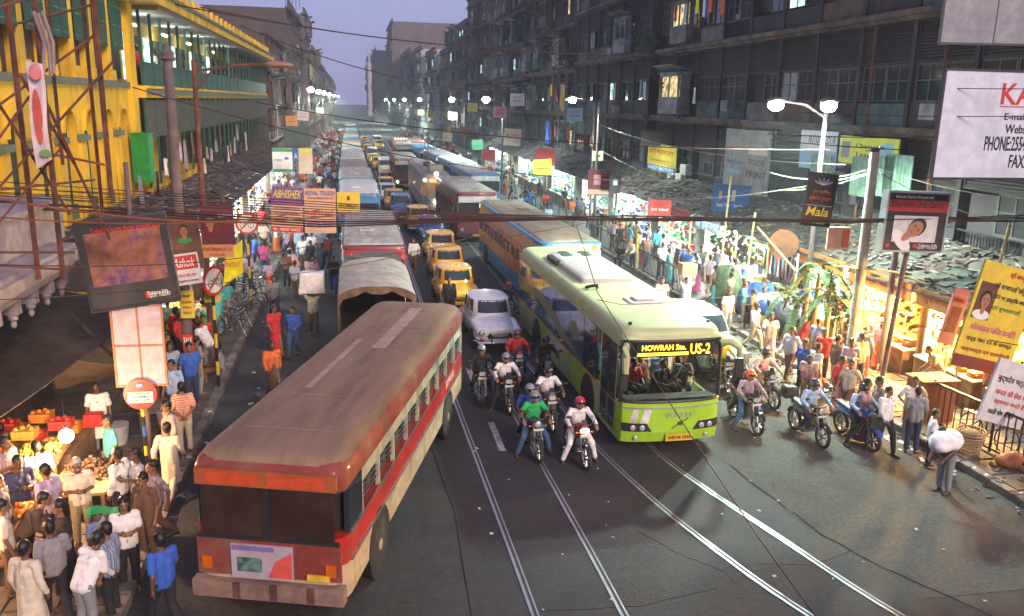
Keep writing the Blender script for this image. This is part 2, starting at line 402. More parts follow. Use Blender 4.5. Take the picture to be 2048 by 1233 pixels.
# checked / striped shirts
def stripes(name, a, b, sc_=18, axis=2):
    m = mat(name, a, .85, bump=.3); n = m.node_tree.nodes; l = m.node_tree.links
    tc = n.new('ShaderNodeTexCoord'); wv = n.new('ShaderNodeTexWave'); wv.bands_direction = 'XYZ'[axis]; wv.inputs['Scale'].default_value = sc_
    l.new(tc.outputs['Object'], wv.inputs['Vector']); mx = n.new('ShaderNodeMixRGB'); l.new(wv.outputs['Fac'], mx.inputs[0]); mx.inputs[1].default_value = (*a,1); mx.inputs[2].default_value = (*b,1)
    l.new(mx.outputs[0], n['Principled BSDF'].inputs['Base Color']); return m
CL['striped'] = stripes('cloth_striped', (.6,.12,.08), (.7,.5,.35), 6)
CL['plaid'] = stripes('cloth_plaid', (.08,.14,.3), (.4,.42,.48), 7, 0); CL['pinstripe'] = stripes('cloth_pinstripe', (.55,.55,.58), (.25,.3,.42), 14, 0)
CL['checked'] = stripes('cloth_checked', (.45,.38,.4), (.22,.13,.2), 8, 0)
HELM = {k: mat('helmet_'+k, v, .18, var=.05, bump=0, coat=.6) for k, v in dict(black=(.015,.015,.02), silver=(.2,.21,.22), red=(.45,.02,.04), maroon=(.16,.02,.03), orange=(.6,.1,.04), blue=(.03,.05,.12)).items()}
VISOR = mat('visor_plastic', (.01,.012,.015), .08, bump=0)
PROTO = {}
def person(pose, loc, rz=0., label='', top='short', tc='white', bottom='trousers', bc='black', hair='short', lod=0, helmet=None, group=None, skin=0, h=1.7, hc=None, cat='person'):
    key = (pose, top, bottom, hair if not helmet else 'h', lod, bool(helmet))
    if key not in PROTO:
        PROTO[key] = person_meshes(pose, top, bottom, hair, lod, bool(helmet), len(PROTO)*1.7)
        for _, me, _r in PROTO[key]: me.materials.clear(); me.materials.append(HAIR)
    t = thing('person', label, cat, loc, rz, group); t.scale = (h/1.7,)*3
    role = dict(skin=SKIN[skin], top=CL[tc], leg=CL[bc], shoe=SHOE, hair=HAIR if not hc else hc, helmet=HELM.get(helmet), visor=VISOR)
    for nm, me, ro in PROTO[key]:
        o = link(nm, me, t); s = o.material_slots[0]; s.link = 'OBJECT'; s.material = role[ro]
    return t
# ================================================================== shared hardware materials
RUB = mat('tyre_rubber', (.018,.017,.016), .85, grime=(.07,.06,.05)); STEEL = mat('dull_steel', (.35,.35,.34), .35, .8, bump=.05)
CHROME = mat('chrome', (.6,.6,.62), .12, 1., var=.04, bump=0); BLK = mat('black_plastic', (.02,.02,.022), .45); DARKIN = mat('dark_interior', (.012,.011,.012), .8)
GLASS = mat('window_glass', (.02,.03,.04), .06, bump=0, var=.05, coat=.4); AMBER = mat('amber_lens', (.55,.12,.01), .2, bump=0)
LAMPON = glow('lit_headlamp', (1.,.86,.6), 14); LENS = mat('headlamp_lens', (.5,.52,.52), .08, .3, bump=0); REDL = mat('red_lens', (.4,.01,.01), .2, bump=0)
PLATE = mat('white_plate', (.6,.6,.55), .5); PLATEY = mat('yellow_plate', (.7,.42,.03), .5); INK = mat('black_ink', (.01,.01,.01), .6, bump=0)
WHITEP = mat('white_paint', (.74,.73,.71), .35, grime=(.4,.37,.32), coat=.25); RUST = mat('rusty_steel', (.13,.045,.025), .8, grime=(.05,.03,.03), var=.4)
WOOD = mat('weathered_wood', (.16,.09,.045), .8, grime=(.06,.045,.03), var=.3)
def wheel(parent, x, y, r, wd, rimm=STEEL, out=1, n=20):
    t = MB(); t.rings((x-wd/2,y,r), (x+wd/2,y,r), [(0,r*.62),(0,r*.93),(wd*.12,r),(wd*.88,r),(wd,r*.93),(wd,r*.62)], n); w_ = part('wheel', t, RUB, parent, True)
    m = MB(); ox = x+out*wd*.44; m.rings((ox-.02,y,r), (ox+.025,y,r), [(0,r*.64),(.03,r*.62),(.035,r*.5),(.012,r*.42),(.012,r*.22),(.05,r*.2),(.05,.02)], n) ; part('rim', m, rimm, w_, True)
# ================================================================== motorcycle (faces -Y, origin between the wheels on the ground)
BIKES = {}
def motorcycle(loc, rz, label, tank='black', lit=False, box=False, round_lamp=False, group='motorcycles in the traffic', fairing=True, steer=0.):
    key = (lit, box, round_lamp, fairing)
    if key not in BIKES:
        t = thing('motorcycle', 'x', 'motorcycle')
        for y in (-.66, .62):
            a = MB(); N = 24; secs = []
            for i in range(N):
                th = 2*PI*i/N; ring = []
                for j in range(8):
                    ph = 2*PI*j/8; rr = .262+.043*math.cos(ph); ring.append((.042*math.sin(ph), y+rr*math.cos(th), .305+rr*math.sin(th)))
                secs.append(ring)
            secs.append(secs[0]); a.loft(secs, True, False); wl = part('wheel', a, RUB, t, 2)
            s = MB()
            for i in range(6):
                th = 2*PI*i/6+.2; s.box((0, y+.13*math.cos(th), .305+.13*math.sin(th)), (.03,.22,.028), rx=th)
            s.rings((-.045,y,.305), (.045,y,.305), [(0,.02),(0,.06),(.09,.06),(.09,.02)], 10)
            secs = [[(.025*math.sin(2*PI*j/6), y+(.222+.014*math.cos(2*PI*j/6))*math.cos(2*PI*i/24), .305+(.222+.014*math.cos(2*PI*j/6))*math.sin(2*PI*i/24)) for j in range(6)] for i in range(25)]
            s.loft(secs, True, False); part('rim', s, STEEL, wl, True)
        f = MB()
        for g in (-1,1):
            f.cyl((.09*g,-.66,.305), (.075*g,-.4,.93), .02, .018); f.tube([(.06*g,-.38,.9),(.1*g,-.1,.68),(.11*g,.3,.66),(.1*g,.75,.72)], .014); f.tube([(.05*g,-.3,.6),(.1*g,-.2,.28),(.12*g,.25,.27),(.1*g,.62,.305)], .016)
            f.cyl((.13*g,.6,.33), (.13*g,.45,.68), .024, .024)
        f.cyl((-.3,.12,.27), (.3,.12,.27), .014); part('frame', f, STEEL, t, True)
        e = MB(); e.box((0,-.02,.36), (.22,.3,.24), tap=.8); e.cap((0,-.1,.4), (0,-.17,.62), .085, .08, 10)
        for k in range(5): e.box((0,-.13-.012*k,.46+.035*k), (.22,.2,.012), rx=-.25)
        part('engine', e, mat('engine_alloy', (.12,.12,.12), .45, .6), t)
        tk = MB(); secs = []
        for yy, wx, z0, z1 in ((-.42,.04,.78,.86),(-.36,.1,.72,.95),(-.22,.14,.7,.98),(-.05,.13,.7,.95),(.08,.08,.72,.86)):
            secs.append([(wx*math.cos(a)*(1.1 if math.sin(a)<0 else .95), yy, (z0+z1)/2+(z1-z0)/2*math.sin(a)) for a in [2*PI*i/14 for i in range(14)]])
        tk.loft(secs); part('fuel_tank', tk, HELM['black'], t, True)
        sp = MB(); secs = []
        for yy, wx, z0, z1 in ((.1,.09,.5,.72),(.3,.12,.52,.76),(.6,.1,.66,.8),(.86,.04,.76,.84)):
            secs.append([(wx*math.cos(a), yy, (z0+z1)/2+(z1-z0)/2*math.sin(a)) for a in [2*PI*i/12 for i in range(12)]])
        sp.loft(secs); part('side_panel', sp, HELM['black'], t, True)
        se = MB(); secs = []
        for yy, wx, z0, z1 in ((.02,.08,.76,.82),(.2,.13,.76,.84),(.45,.13,.78,.87),(.78,.09,.82,.88)):
            secs.append([(wx*math.cos(a), yy, (z0+z1)/2+(z1-z0)/2*math.sin(a)) for a in [2*PI*i/12 for i in range(12)]])
        se.loft(secs); part('seat', se, BLK, t, True)
        h = MB(); h.tube([(-.36,-.28,1.0),(-.25,-.38,1.03),(-.1,-.42,.98),(.1,-.42,.98),(.25,-.38,1.03),(.36,-.28,1.0)], .013); 
        for g in (-1,1): h.cyl((.27*g,-.37,1.025), (.38*g,-.26,.995), .021)
        part('handlebar', h, BLK, t, True)
        for g in (-1,1):
            m = MB(); m.tube([(.25*g,-.38,1.03),(.3*g,-.4,1.17),(.33*g,-.4,1.2)], .007, 5); m.ball((.37*g,-.41,1.23), .055, 12, 8, (1.15,.3,.75)); part('mirror', m, BLK, t, True)
        for y0, a0, a1 in ((-.66, .5, 2.6), (.62, .3, 2.0)):
            mg = MB(); secs = []
            for k in range(9):
                th = a0+(a1-a0)*k/8
                secs.append([(x_, y0+rr*math.cos(th), .305+rr*math.sin(th)) for x_, rr in ((-.07,.31),(-.05,.345),(.05,.345),(.07,.31),(.04,.335),(-.04,.335))])
            mg.loft(secs); part('mudguard', mg, HELM['black'] if y0 < 0 else BLK, t, True)
        hl = MB()
        if round_lamp or not fairing:
            hl.rings((0,-.5,.9), (0,-.42,.9), [(0,.06),(.005,.09),(.05,.08),(.1,.04)], 16); part('headlight_housing', hl, CHROME, t, True)
            q = MB(); q.ball((0,-.485,.9), .082, 14, 8, (1,.45,1)); part('headlight', q, LAMPON if lit else LENS, t, 2)
        else:
            hl.loft([[(-.07*k_,y_,z_-.04),(.07*k_,y_,z_-.04),(.1*k_,y_,z_+.05),(.07*k_,y_+.03,z_+.17),(-.07*k_,y_+.03,z_+.17),(-.1*k_,y_,z_+.05)] for k_, y_, z_ in ((.8,-.53,.88),(1.1,-.48,.87),(1.3,-.36,.88))]); part('headlight_fairing', hl, HELM['black'], t, True)
            q = MB(); q.loft([[(-.07,-.55,.86),(.07,-.55,.86),(.095,-.54,.93),(.05,-.535,.965),(-.05,-.535,.965),(-.095,-.54,.93)],[(-.08,-.5,.85),(.08,-.5,.85),(.105,-.49,.93),(.06,-.49,.97),(-.06,-.49,.97),(-.105,-.49,.93)]]); part('headlight', q, LAMPON if lit else LENS, t)
            ws = MB(); ws.loft([[(-.09,-.5,1.0),(.09,-.5,1.0),(.09,-.495,1.0),(-.09,-.495,1.0)],[(-.06,-.42,1.14),(.06,-.42,1.14),(.06,-.415,1.14),(-.06,-.415,1.14)]]); part('windscreen', ws, VISOR, t)
        pl = MB(); pl.box((0,-.56,.79), (.24,.008,.06), rx=.15); p_ = part('number_plate', pl, PLATE, t)
        for g in (-1,1):
            i_ = MB(); i_.cyl((.08*g,-.46,.86), (.17*g,-.47,.86), .008); i_.ball((.19*g,-.48,.86), .028, 10, 6, (1.2,.9,.8)); part('indicator', i_, AMBER, t, 2)
        tl = MB(); tl.ball((0,.9,.8), .05, 10, 6, (1.5,.6,.8)); part('tail_light', tl, REDL, t, 2)
        ex = MB(); ex.tube([(.1,-.2,.45),(.12,-.28,.3),(.15,0,.24),(.16,.3,.28),(.17,.85,.4)], [.02,.02,.022,.04,.045], 8); part('exhaust', ex, CHROME, t, True)
        gd = MB(); gd.tube([(-.13,-.2,.6),(-.24,-.26,.55),(-.27,-.24,.4),(-.2,-.2,.27),(.2,-.2,.27),(.27,-.24,.4),(.24,-.26,.55),(.13,-.2,.6)], .012); part('leg_guard', gd, CHROME, t, True)
        if box:
            bx = MB(); bx.box((0,.98,.93), (.4,.34,.26), tap=.86); bx.box((0,.98,1.07), (.36,.3,.04), tap=.8); part('luggage_box', bx, BLK, t)
        BIKES[key] = t; b = t
    else: b = copy_tree(BIKES[key])
    b.location = loc; b.rotation_euler = (0,0,rz); b['label'] = label; b['category'] = 'motorcycle'; b['group'] = group
    m = mat('tank_'+tank, dict(black=(.015,.015,.02), red=(.3,.01,.02), blue=(.02,.08,.42), grey=(.14,.14,.15), white=(.6,.6,.6))[tank], .2, coat=.6, bump=0, var=.05)
    for ch in b.children:
        if ch.name.split('.')[0] in ('fuel_tank','side_panel','headlight_fairing') or (ch.name.startswith('mudguard') and tank == 'blue'):
            s = ch.material_slots[0]; s.link = 'OBJECT'; s.material = m
    return b
# ================================================================== bicycle
BC = []
def bicycle(loc, rz, label, group='parked bicycles'):
    if not BC:
        t = thing('bicycle', 'x', 'bicycle')
        for y in (-.52,.52):
            a = MB(); secs = [[(.018*math.sin(2*PI*j/6), y+(.33+.018*math.cos(2*PI*j/6))*math.cos(2*PI*i/24), .35+(.33+.018*math.cos(2*PI*j/6))*math.sin(2*PI*i/24)) for j in range(6)] for i in range(25)]
            a.loft(secs, True, False); wl = part('wheel', a, RUB, t, 2); s = MB()
            for i in range(12): s.cyl((0,y,.35), (0,y+.315*math.cos(PI*i/6), .35+.315*math.sin(PI*i/6)), .0035, n=4)
            part('spokes', s, STEEL, wl, stuff=True)
        f = MB(); 
        for p, q in (((0,-.52,.35),(0,-.38,.85)),((0,-.4,.8),(0,.12,.78)),((0,-.42,.7),(0,.05,.3)),((0,.05,.3),(0,.14,.85)),((0,.05,.3),(0,.52,.35)),((0,.52,.35),(0,.13,.76))): f.cyl(p, q, .015)
        part('frame', f, BLK, t, True)
        h = MB(); h.tube([(-.28,-.2,.98),(-.2,-.36,1.0),(0,-.38,.95),(.2,-.36,1.0),(.28,-.2,.98)], .012); part('handlebar', h, CHROME, t, True)
        s = MB(); s.box((0,.18,.9), (.15,.26,.05), tap=.7); part('saddle', s, mat('brown_leather', (.1,.04,.02), .5), t)
        c = MB(); c.b2(-.07,.07,.3,.75,.7,.715); c.cyl((.05,.5,.35),(.05,.6,.7),.006); c.cyl((-.05,.5,.35),(-.05,.6,.7),.006); part('carrier', c, STEEL, t)
        BC.append(t); b = t
    else: b = copy_tree(BC[0])
    b.location = loc; b.rotation_euler = (0,R(6),rz); b['label'] = label; b['category'] = 'bicycle'; b['group'] = group
    return b
# ================================================================== cars
def se(a, n_): c, s = math.cos(a), math.sin(a); return (math.copysign(abs(c)**(2/n_), c), math.copysign(abs(s)**(2/n_), s))
def gh_pt(G, a, t):                                              # greenhouse surface: a round the plan, t from belt (0) to roof crown (1)
    k = G['prof'](t); x, y = se(a, G['n'])
    return Vector((x*G['w']*k[0], G['y']+ y*G['l']*k[1] + G.get('sk',0)*k[2], G['z0']+(G['z1']-G['z0'])*k[2]))
def patch(G, a0, a1, t0, t1, off=.008, na=8, nt=4):
    mb = MB(); rows = []
    for j in range(nt+1):
        row = []
        for i in range(na+1):
            a = a0+(a1-a0)*i/na; t = t0+(t1-t0)*j/nt; p = gh_pt(G, a, t)
            n_ = Vector((p.x, (p.y-G['y'])*.6, .25)).normalized(); row.append((p+n_*off, p-n_*.015))
        rows.append(row)
    vs = [tuple(q[0]) for r_ in rows for q in r_]+[tuple(q[1]) for r_ in rows for q in r_]; N = (na+1)*(nt+1); fs = []
    for j in range(nt):
        for i in range(na):
            a = j*(na+1)+i; fs.append((a,a+1,a+na+2,a+na+1)); fs.append((N+a,N+a+na+1,N+a+na+2,N+a+1))
    for i in range(na): fs.append((i,N+i,N+i+1,i+1)); a = nt*(na+1)+i; fs.append((a,a+1,N+a+1,N+a))
    for j in range(nt): a = j*(na+1); fs.append((a,a+na+1,N+a+na+1,N+a)); a += na; fs.append((a,N+a,N+a+na+1,a+na+1))
    mb.add(vs, fs); return mb
CARS = {}
def car(kind, loc, rz, label, paint, cat='car', group=None, taxi=False):
    if (kind, taxi) not in CARS:
        t = thing('ambassador_car' if False else {'round':'saloon_car','hatch':'hatchback_car','suv':'estate_car','van':'van'}[kind], 'x', cat)
        if taxi: t.name = 'taxi'
        b = MB()
        if kind == 'round':
            L, W, H = 4.3, 1.66, 1.58
            secs = []
            for y, wx, z0, z1, nn in ((-2.08,.48,.42,.8,3),(-2.0,.6,.36,.9,3),(-1.7,.64,.3,.98,3),(-1.2,.68,.28,1.02,3.2),(-.8,.78,.28,1.04,3.5),(0,.82,.27,1.02,4),(.8,.82,.27,1.0,4),(1.3,.76,.3,.97,3.5),(1.8,.66,.36,.9,3),(2.08,.5,.44,.76,3)):
                secs.append([(wx*se(a,nn)[0], y, (z0+z1)/2+(z1-z0)/2*se(a,nn if math.sin(a)<0 else nn*.72)[1]) for a in [2*PI*i/28 for i in range(28)]])
            b.loft(secs)
            for g in (-1,1):
                b.cap((.63*g,-1.92,.72), (.68*g,-.9,.82), .16, .14, 14); b.cap((.66*g,-1.9,.55), (.68*g,-1.1,.6), .14, .17, 14)
                b.cap((.7*g,1.0,.66), (.66*g,1.75,.62), .18, .13, 14)
            b.loft([[(wx*se(a,2.6)[0],y,zc+hz_*se(a,2.6)[1]) for a in [2*PI*i/20 for i in range(20)]] for y,wx,zc,hz_ in ((-2.1,.3,.72,.12),(-2.02,.42,.74,.2),(-1.7,.46,.78,.22),(-1.2,.52,.82,.23),(-.6,.62,.84,.24))])
            G = dict(y=.18, w=.775, l=1.24, z0=.92, z1=H, n=2.9, sk=.05, prof=lambda t: (1-.16*t**1.5-.62*max(0,t-.72)**1.3*2.4, 1-.3*t-.9*max(0,t-.7)**1.3*1.6, math.sin(min(1,t)*PI/2)**.95))
            wy, wr, wd = (-1.28, 1.2), .33, .16
        elif kind == 'van':
            L, W, H = 4.2, 1.6, 1.95
            secs = []
            for y, wx, z0, z1, nn in ((-2.05,.68,.35,.9,5),(-1.98,.76,.3,1.05,6),(-1.6,.8,.28,1.15,6),(2.0,.8,.28,1.1,6),(2.08,.74,.32,1.05,6)):
                secs.append([(wx*se(a,nn)[0], y, (z0+z1)/2+(z1-z0)/2*se(a,nn)[1]) for a in [2*PI*i/28 for i in range(28)]])
            b.loft(secs)
            G = dict(y=.15, w=.79, l=2.0, z0=1.0, z1=H, n=6, sk=.06, prof=lambda t: (1-.1*t-.4*max(0,t-.8)**1.3*2.4, 1-.16*t-.3*max(0,t-.8)*1.6, min(1,t**.9)))
            wy, wr, wd = (-1.35, 1.3), .3, .16
        else:
            L, W, H = (4.0, 1.68, 1.52) if kind == 'hatch' else (4.5, 1.75, 1.78)
            s_ = L/4.3; top = 0 if kind == 'hatch' else .14; secs = []
            for y, wx, z0, z1, nn in ((-2.1,.58,.32,.62,4),(-2.02,.72,.26,.74,4),(-1.7,.79,.24,.84,4.5),(-1.1,.83,.24,.96,5),(0,.85,.24,1.0,5),(1.2,.85,.24,1.0,5),(1.8,.82,.26,.98,5),(2.05,.74,.32,.92,4.5)):
                secs.append([(wx*se(a,nn)[0], y*s_, (z0+z1+top)/2+(z1+top-z0)/2*se(a,nn)[1]) for a in [2*PI*i/28 for i in range(28)]])
            b.loft(secs)
            G = dict(y=.42*s_, w=.78, l=1.58*s_, z0=.9+top, z1=H, n=3.6, sk=.12, prof=lambda t: (1-.2*t-.5*max(0,t-.75)**1.3*2.4, 1-.36*t-.5*max(0,t-.75)*1.6, math.sin(min(1,t)*PI/2)))
            wy, wr, wd = (-1.32*s_, 1.25*s_), .31, .18
        secs = [[tuple(gh_pt(G, 2*PI*i/32, t_)) for i in range(32)] for t_ in [k/10 for k in range(0, 11)]]
        gmb = MB(); gmb.loft(secs); b.add(gmb.v, gmb.f)
        for y in wy:
            for g in (-1,1): pass
        body = solid(b, 'body', .028, 4, .45)
        body.materials.append(WHITEP); o = link('body', body, t)
        q = PI/2
        # windscreen, rear window, side windows
        aw = .74 if kind == 'round' else .62
        wins = [('windscreen', -q-aw*.85, -q+aw*.85), ('rear_window', q-.6, q+.6)]
        for nm, a0, a1 in wins: part(nm, patch(G, a0, a1, .2, .74), GLASS, t, True)
        for g in (0, 1):
            if kind == 'round': sp = ((-.62,-.03),(.03,.66))
            else: sp = ((-.78,-.06),(0.,.5),(.55,.8))
            for a0, a1 in sp:
                if g: a0, a1 = PI-a1, PI-a0
                part('side_window', patch(G, a0, a1, .2, .7), GLASS, t, True)
        for y in wy:
            for g in (-1,1):
                wa = MB(); wa.rings((g*(W/2-.2),y,wr+.03), (g*(W/2+.012),y,wr+.03), [(0,wr*.9),(.212 if g>0 else .212,wr*1.12)], 20); part('wheel_arch', wa, DARKIN, t)
                wheel(t, g*(W/2-.1), y, wr, wd, CHROME if kind != 'van' else STEEL, g)
        fy = min(v.co.y for v in body.vertices)
        if kind == 'round':
            for g in (-1,1):
                h = MB(); h.rings((.62*g,fy-.045,.74), (.62*g,fy+.1,.74), [(0,.04),(.01,.095),(.03,.105),(.12,.1)], 18); part('headlight_ring', h, CHROME, t, True)
                h = MB(); h.ball((.62*g,fy-.035,.74), .09, 14, 8, (1,.35,1)); part('headlight', h, LENS, t, 2)
                h = MB(); h.ball((.62*g,fy-.01,.55), .055, 12, 6, (1,.5,1)); part('indicator', h, AMBER, t, 2)
            gr = MB(); gr.loft([[(.42*x_,fy-.01+.02*(abs(x_)),.63+z_) for x_, z_ in ((-.95,-.1),(.95,-.1),(1.05,0),(.8,.1),(-.8,.1),(-1.05,0))],[(.42*x_,fy+.12,.63+z_) for x_, z_ in ((-.95,-.1),(.95,-.1),(1.05,0),(.8,.1),(-.8,.1),(-1.05,0))]]); gg = part('grille', gr, BLK, t)
            sl = MB()
            for k in range(6): sl.box((0,fy-.016,.55+.032*k), (.78-.02*abs(k-2),.015,.009))
            part('grille_bars', sl, CHROME, gg, stuff=True)
            bz = MB(); bz.box((0,-2.0,1.02), (.03,.1,.05), tap=.4); part('bonnet_badge', bz, CHROME, t)
        else:
            for g in (-1,1):
                h = MB(); h.box((.6*g,fy+.06,.68+(.12 if kind!='hatch' else 0)), (.28,.14,.15), rz=.25*g, tap=.8); part('headlight', h, LENS, t)
                h = MB(); h.box((.5*g,-fy-.03 if kind!='van' else 2.08,.85), (.14,.06,.2)); part('tail_light', h, REDL, t)
            gr = MB(); gr.box((0,fy+.03,.66), (.7,.08,.12)); gr.box((0,fy+.04,.42), (.9,.06,.1)); part('grille', gr, BLK, t)
        for yb, nm in ((fy-.07,'front_bumper'),(-fy+.05,'rear_bumper')):
            bb = MB()
            if kind == 'round':
                bb.tube([(-.84,yb*.87,.42),(-.74,yb*.98,.42),(-.3,yb,.42),(.3,yb,.42),(.74,yb*.98,.42),(.84,yb*.87,.42)], .06, 8)
                for g in (-1,1): bb.box((.3*g,yb-.03*math.copysign(1,-yb),.45), (.05,.06,.2))
                part(nm, bb, CHROME, t, True)
            else: bb.tube([(-.8,yb*.9,.36),(-.6,yb*.985,.36),(.6,yb*.985,.36),(.8,yb*.9,.36)], .09, 8); part(nm, bb, None or BLK, t, True)
        pl = MB(); pl.box((0,fy-.14,.47), (.44,.012,.1)); part('number_plate', pl, PLATEY if taxi else PLATE, t)
        for g in (-1,1):
            m = MB(); m.box((g*(W/2+.08),-.55,1.03 if kind!='van' else 1.25), (.16,.06,.1)); part('wing_mirror', m, BLK if kind!='round' else CHROME, t)
        for g in (-1,1):
            sm = MB(); sm.tube([(g*(W/2+.0),-.75,.62),(g*(W/2+.012),.9,.62)], .008, 4)
            for y_ in (-.62,.1,.78): sm.box((g*(W/2-.005),y_,.72), (.02,.006,.5))
            part('door_seam', sm, BLK, t)
        if taxi:
            pl = MB(); pl.box((0,.05,H+.05), (.34,.14,.1), tap=.85); ts = part('taxi_sign', pl, mat('taxi_sign_yellow', (.7,.5,.1), .5), t); lettering('TAXI', ts, (0,-.02,H+.05), .24, .05, INK)
            st = MB(); st.box((0,0,.005),(.001,.001,.001))
        CARS[(kind, taxi)] = t; c = t
    else: c = copy_tree(CARS[(kind, taxi)])
    c.location = loc; c.rotation_euler = (0,0,rz); c['label'] = label; c['category'] = cat
    if group: c['group'] = group
    for ch in c.children:
        if ch.name.split('.')[0] == 'body': ch.material_slots[0].link = 'OBJECT'; ch.material_slots[0].material = paint
    return c
# ================================================================== buses
DUSTROOF = mat('dusty_roof', (.24,.175,.12), .85, grime=(.35,.26,.18), gscale=1.4, var=.3, scale=2, stretch=(1,.25,1))
PALEROOF = mat('pale_roof', (.48,.46,.4), .7, grime=(.3,.27,.22), gscale=1.6, var=.2, stretch=(1,.3,1))
GREYROOF = mat('grey_roof', (.24,.21,.19), .8, stretch=(1,.25,1), grime=(.34,.3,.26), gscale=.8)
BUSC = {k: mat('bus_'+k, v, .42, var=.12, grime=tuple(c*.45+.04 for c in v), gscale=1.4, coat=.2, bump=.08) for k, v in dict(cream=(.58,.5,.33), red=(.42,.03,.025), maroon=(.16,.02,.025), blue=(.03,.2,.42), orange=(.6,.2,.04), navy=(.03,.05,.14), white=(.6,.6,.58), yellow=(.6,.4,.04), teal=(.05,.3,.33), green=(.05,.25,.12)).items()}
def rrect(w_, l, r, n=4):
    pts = []
    for cx, cy_, a0 in ((w_-r,l-r,0),(-w_+r,l-r,90),(-w_+r,-l+r,180),(w_-r,-l+r,270)):
        for k in range(n+1):
            a = R(a0+90*k/n); pts.append((cx+r*math.cos(a), cy_+r*math.sin(a)))
    return pts
def ring_band(w_, l, z0, z1, r=.25, inset0=0, inset1=0):
    mb = MB(); return mb.loft([[(x,y,z0) for x,y in rrect(w_-inset0,l-inset0,r)], [(x,y,z1) for x,y in rrect(w_-inset1,l-inset1,r)]])
def roof_mb(w_, l, z, rise=.2, r=.3):
    mb = MB(); secs = []
    for k in range(7):
        t = k/6; ins = .0+.42*t**2.6 if k < 6 else .85; secs.append([(x,y,z+rise*math.sin(min(1,t*1.05)*PI/2)) for x,y in rrect(w_-ins,l-ins*1.1,max(.12,r-ins*.1))])
    return mb.loft(secs)
def seated(parent_loc, n): pass
def bus(loc, rz, label, low='cream', stripe='red', upper='cream', roof=None, L=9.5, W=2.4, H=3.05, back=False, group=None, dest='', lit=False, edge=None, roofedge=None, frontc=None, nwin=8, cat='bus', detail=1, plate='', boardc=None, rearad=False, lit_in=None):
    t = thing('bus', label, cat, loc, rz, group); w_ = W/2; l = L/2; zs = 1.05; zw0, zw1 = 1.6, 2.42
    part('body', ring_band(w_, l, .34, zs), BUSC[low], t)
    part('painted_band', ring_band(w_+.006, l+.006, zs, zw0, .25, 0, .0), BUSC[stripe], t)
    part('interior', ring_band(w_-.14, l-.14, zw0-.3, zw1+.1, .2), DARKIN, t)
    part('upper_panel', ring_band(w_+.0, l+.0, zw1, H-.22, .25, 0, .05), BUSC[upper], t)
    roof = roof or DUSTROOF
    part('roof', roof_mb(w_-.05, l-.05, H-.22, .22), roof, t, True)
    if detail:
        q = MB(); [q.tube([(x, -l+1+k*(L-2)/6, H-.22+.22*(1-(abs(x)/(w_+.1))**2.6)+.008) for x in [(-w_+.2)+(2*w_-.4)*i/8 for i in range(9)]], .014, 4) for k in range(7)]; part('roof_ribs', q, roof, t, stuff=True)
        q = MB(); q.box((.2,l*.35,H+.03),(.6,.5,.08),tap=.8); part('roof_vent', q, roof, t)
    if roofedge:
        re_ = MB(); re_.loft([[(x,y,H-.225) for x,y in rrect(w_+.012,l+.012,.3)],[(x,y,H-.12) for x,y in rrect(w_-.015,l-.015,.3)],[(x,y,H-.05) for x,y in rrect(w_-.17,l-.15,.3)],[(x,y,H-.06) for x,y in rrect(w_-.25,l-.25,.3)]]); part('roof_edge', re_, BUSC[roofedge], t, True)
    # side windows: pillars and panes, one by one
    y0, y1 = -l+1.5, l-.5; pw = (y1-y0)/nwin; pil = None; pan = None
    for g in (-1,1):
        for k in range(nwin+1):
            if pil is None: q = MB(); q.b2(-.03,.03,-.035,.035,zw0,zw1); pil = q.mesh('pillar', BUSC[upper])
            link('window_pillar', pil, t, (g*(w_-.035), y0+k*pw, 0))
        for k in range(nwin):
            if pan is None:
                q = MB(); q.b2(-.006,.006,-pw/2+.04,pw/2-.04,zw0+.02,zw0+.45); q.b2(-.012,.012,-pw/2+.04,pw/2-.04,zw0+.45,zw0+.49); pan = q.mesh('window', lit_in or GLASS)
                q = MB(); q.b2(-.018,.018,-pw/2+.036,pw/2-.036,zw1-.3,zw1); shm = q.mesh('shutter', BUSC[upper])
                q = MB(); [q.b2(-.008,.008,-pw/2,pw/2,zw0+.12+.11*i,zw0+.132+.11*i) for i in range(3)]; brm = q.mesh('bars', STEEL)
            link('window', pan, t, (g*(w_-.07), y0+(k+.5)*pw, 0))
            if detail: link('window_shutter', shm, t, (g*(w_-.045), y0+(k+.5)*pw, 0)); link('window_bars', brm, t, (g*(w_-.03), y0+(k+.5)*pw, 0))
    # corner posts
    cp = MB()
    for g in (-1,1):
        for y in (-l+.08, l-.08): cp.b2(g*w_-g*.12, g*w_-g*.01, y-.07, y+.07, zw0, zw1)
        cp.b2(g*w_-g*.06, g*w_-g*.01, -l+.9, -l+1.05, zw0-.0, zw1)
    part('corner_post', cp, BUSC[upper], t)
    # front
    fw = BUSC[frontc or stripe]
    for g in (-1,1):
        q = MB(); q.b2(g*.04, g*(w_-.14), -l+.03, -l+.06, zw0-.12, zw1-.02); part('windscreen', q, lit_in or GLASS, t)
    q = MB(); q.b2(-w_+.1, w_-.1, -l-.03, -l+.1, zw1-.02, zw1+.34)
    db = part('destination_board', q, boardc or BUSC['white'], t)
    if dest: lettering(dest, db, (0,-l-.032,zw1+.16), W*.6, .17, INK)
    q = MB(); q.b2(-w_+.2, w_-.2, -l-.03, -l+.05, .62, zs-.05); part('grille', q, fw, t)
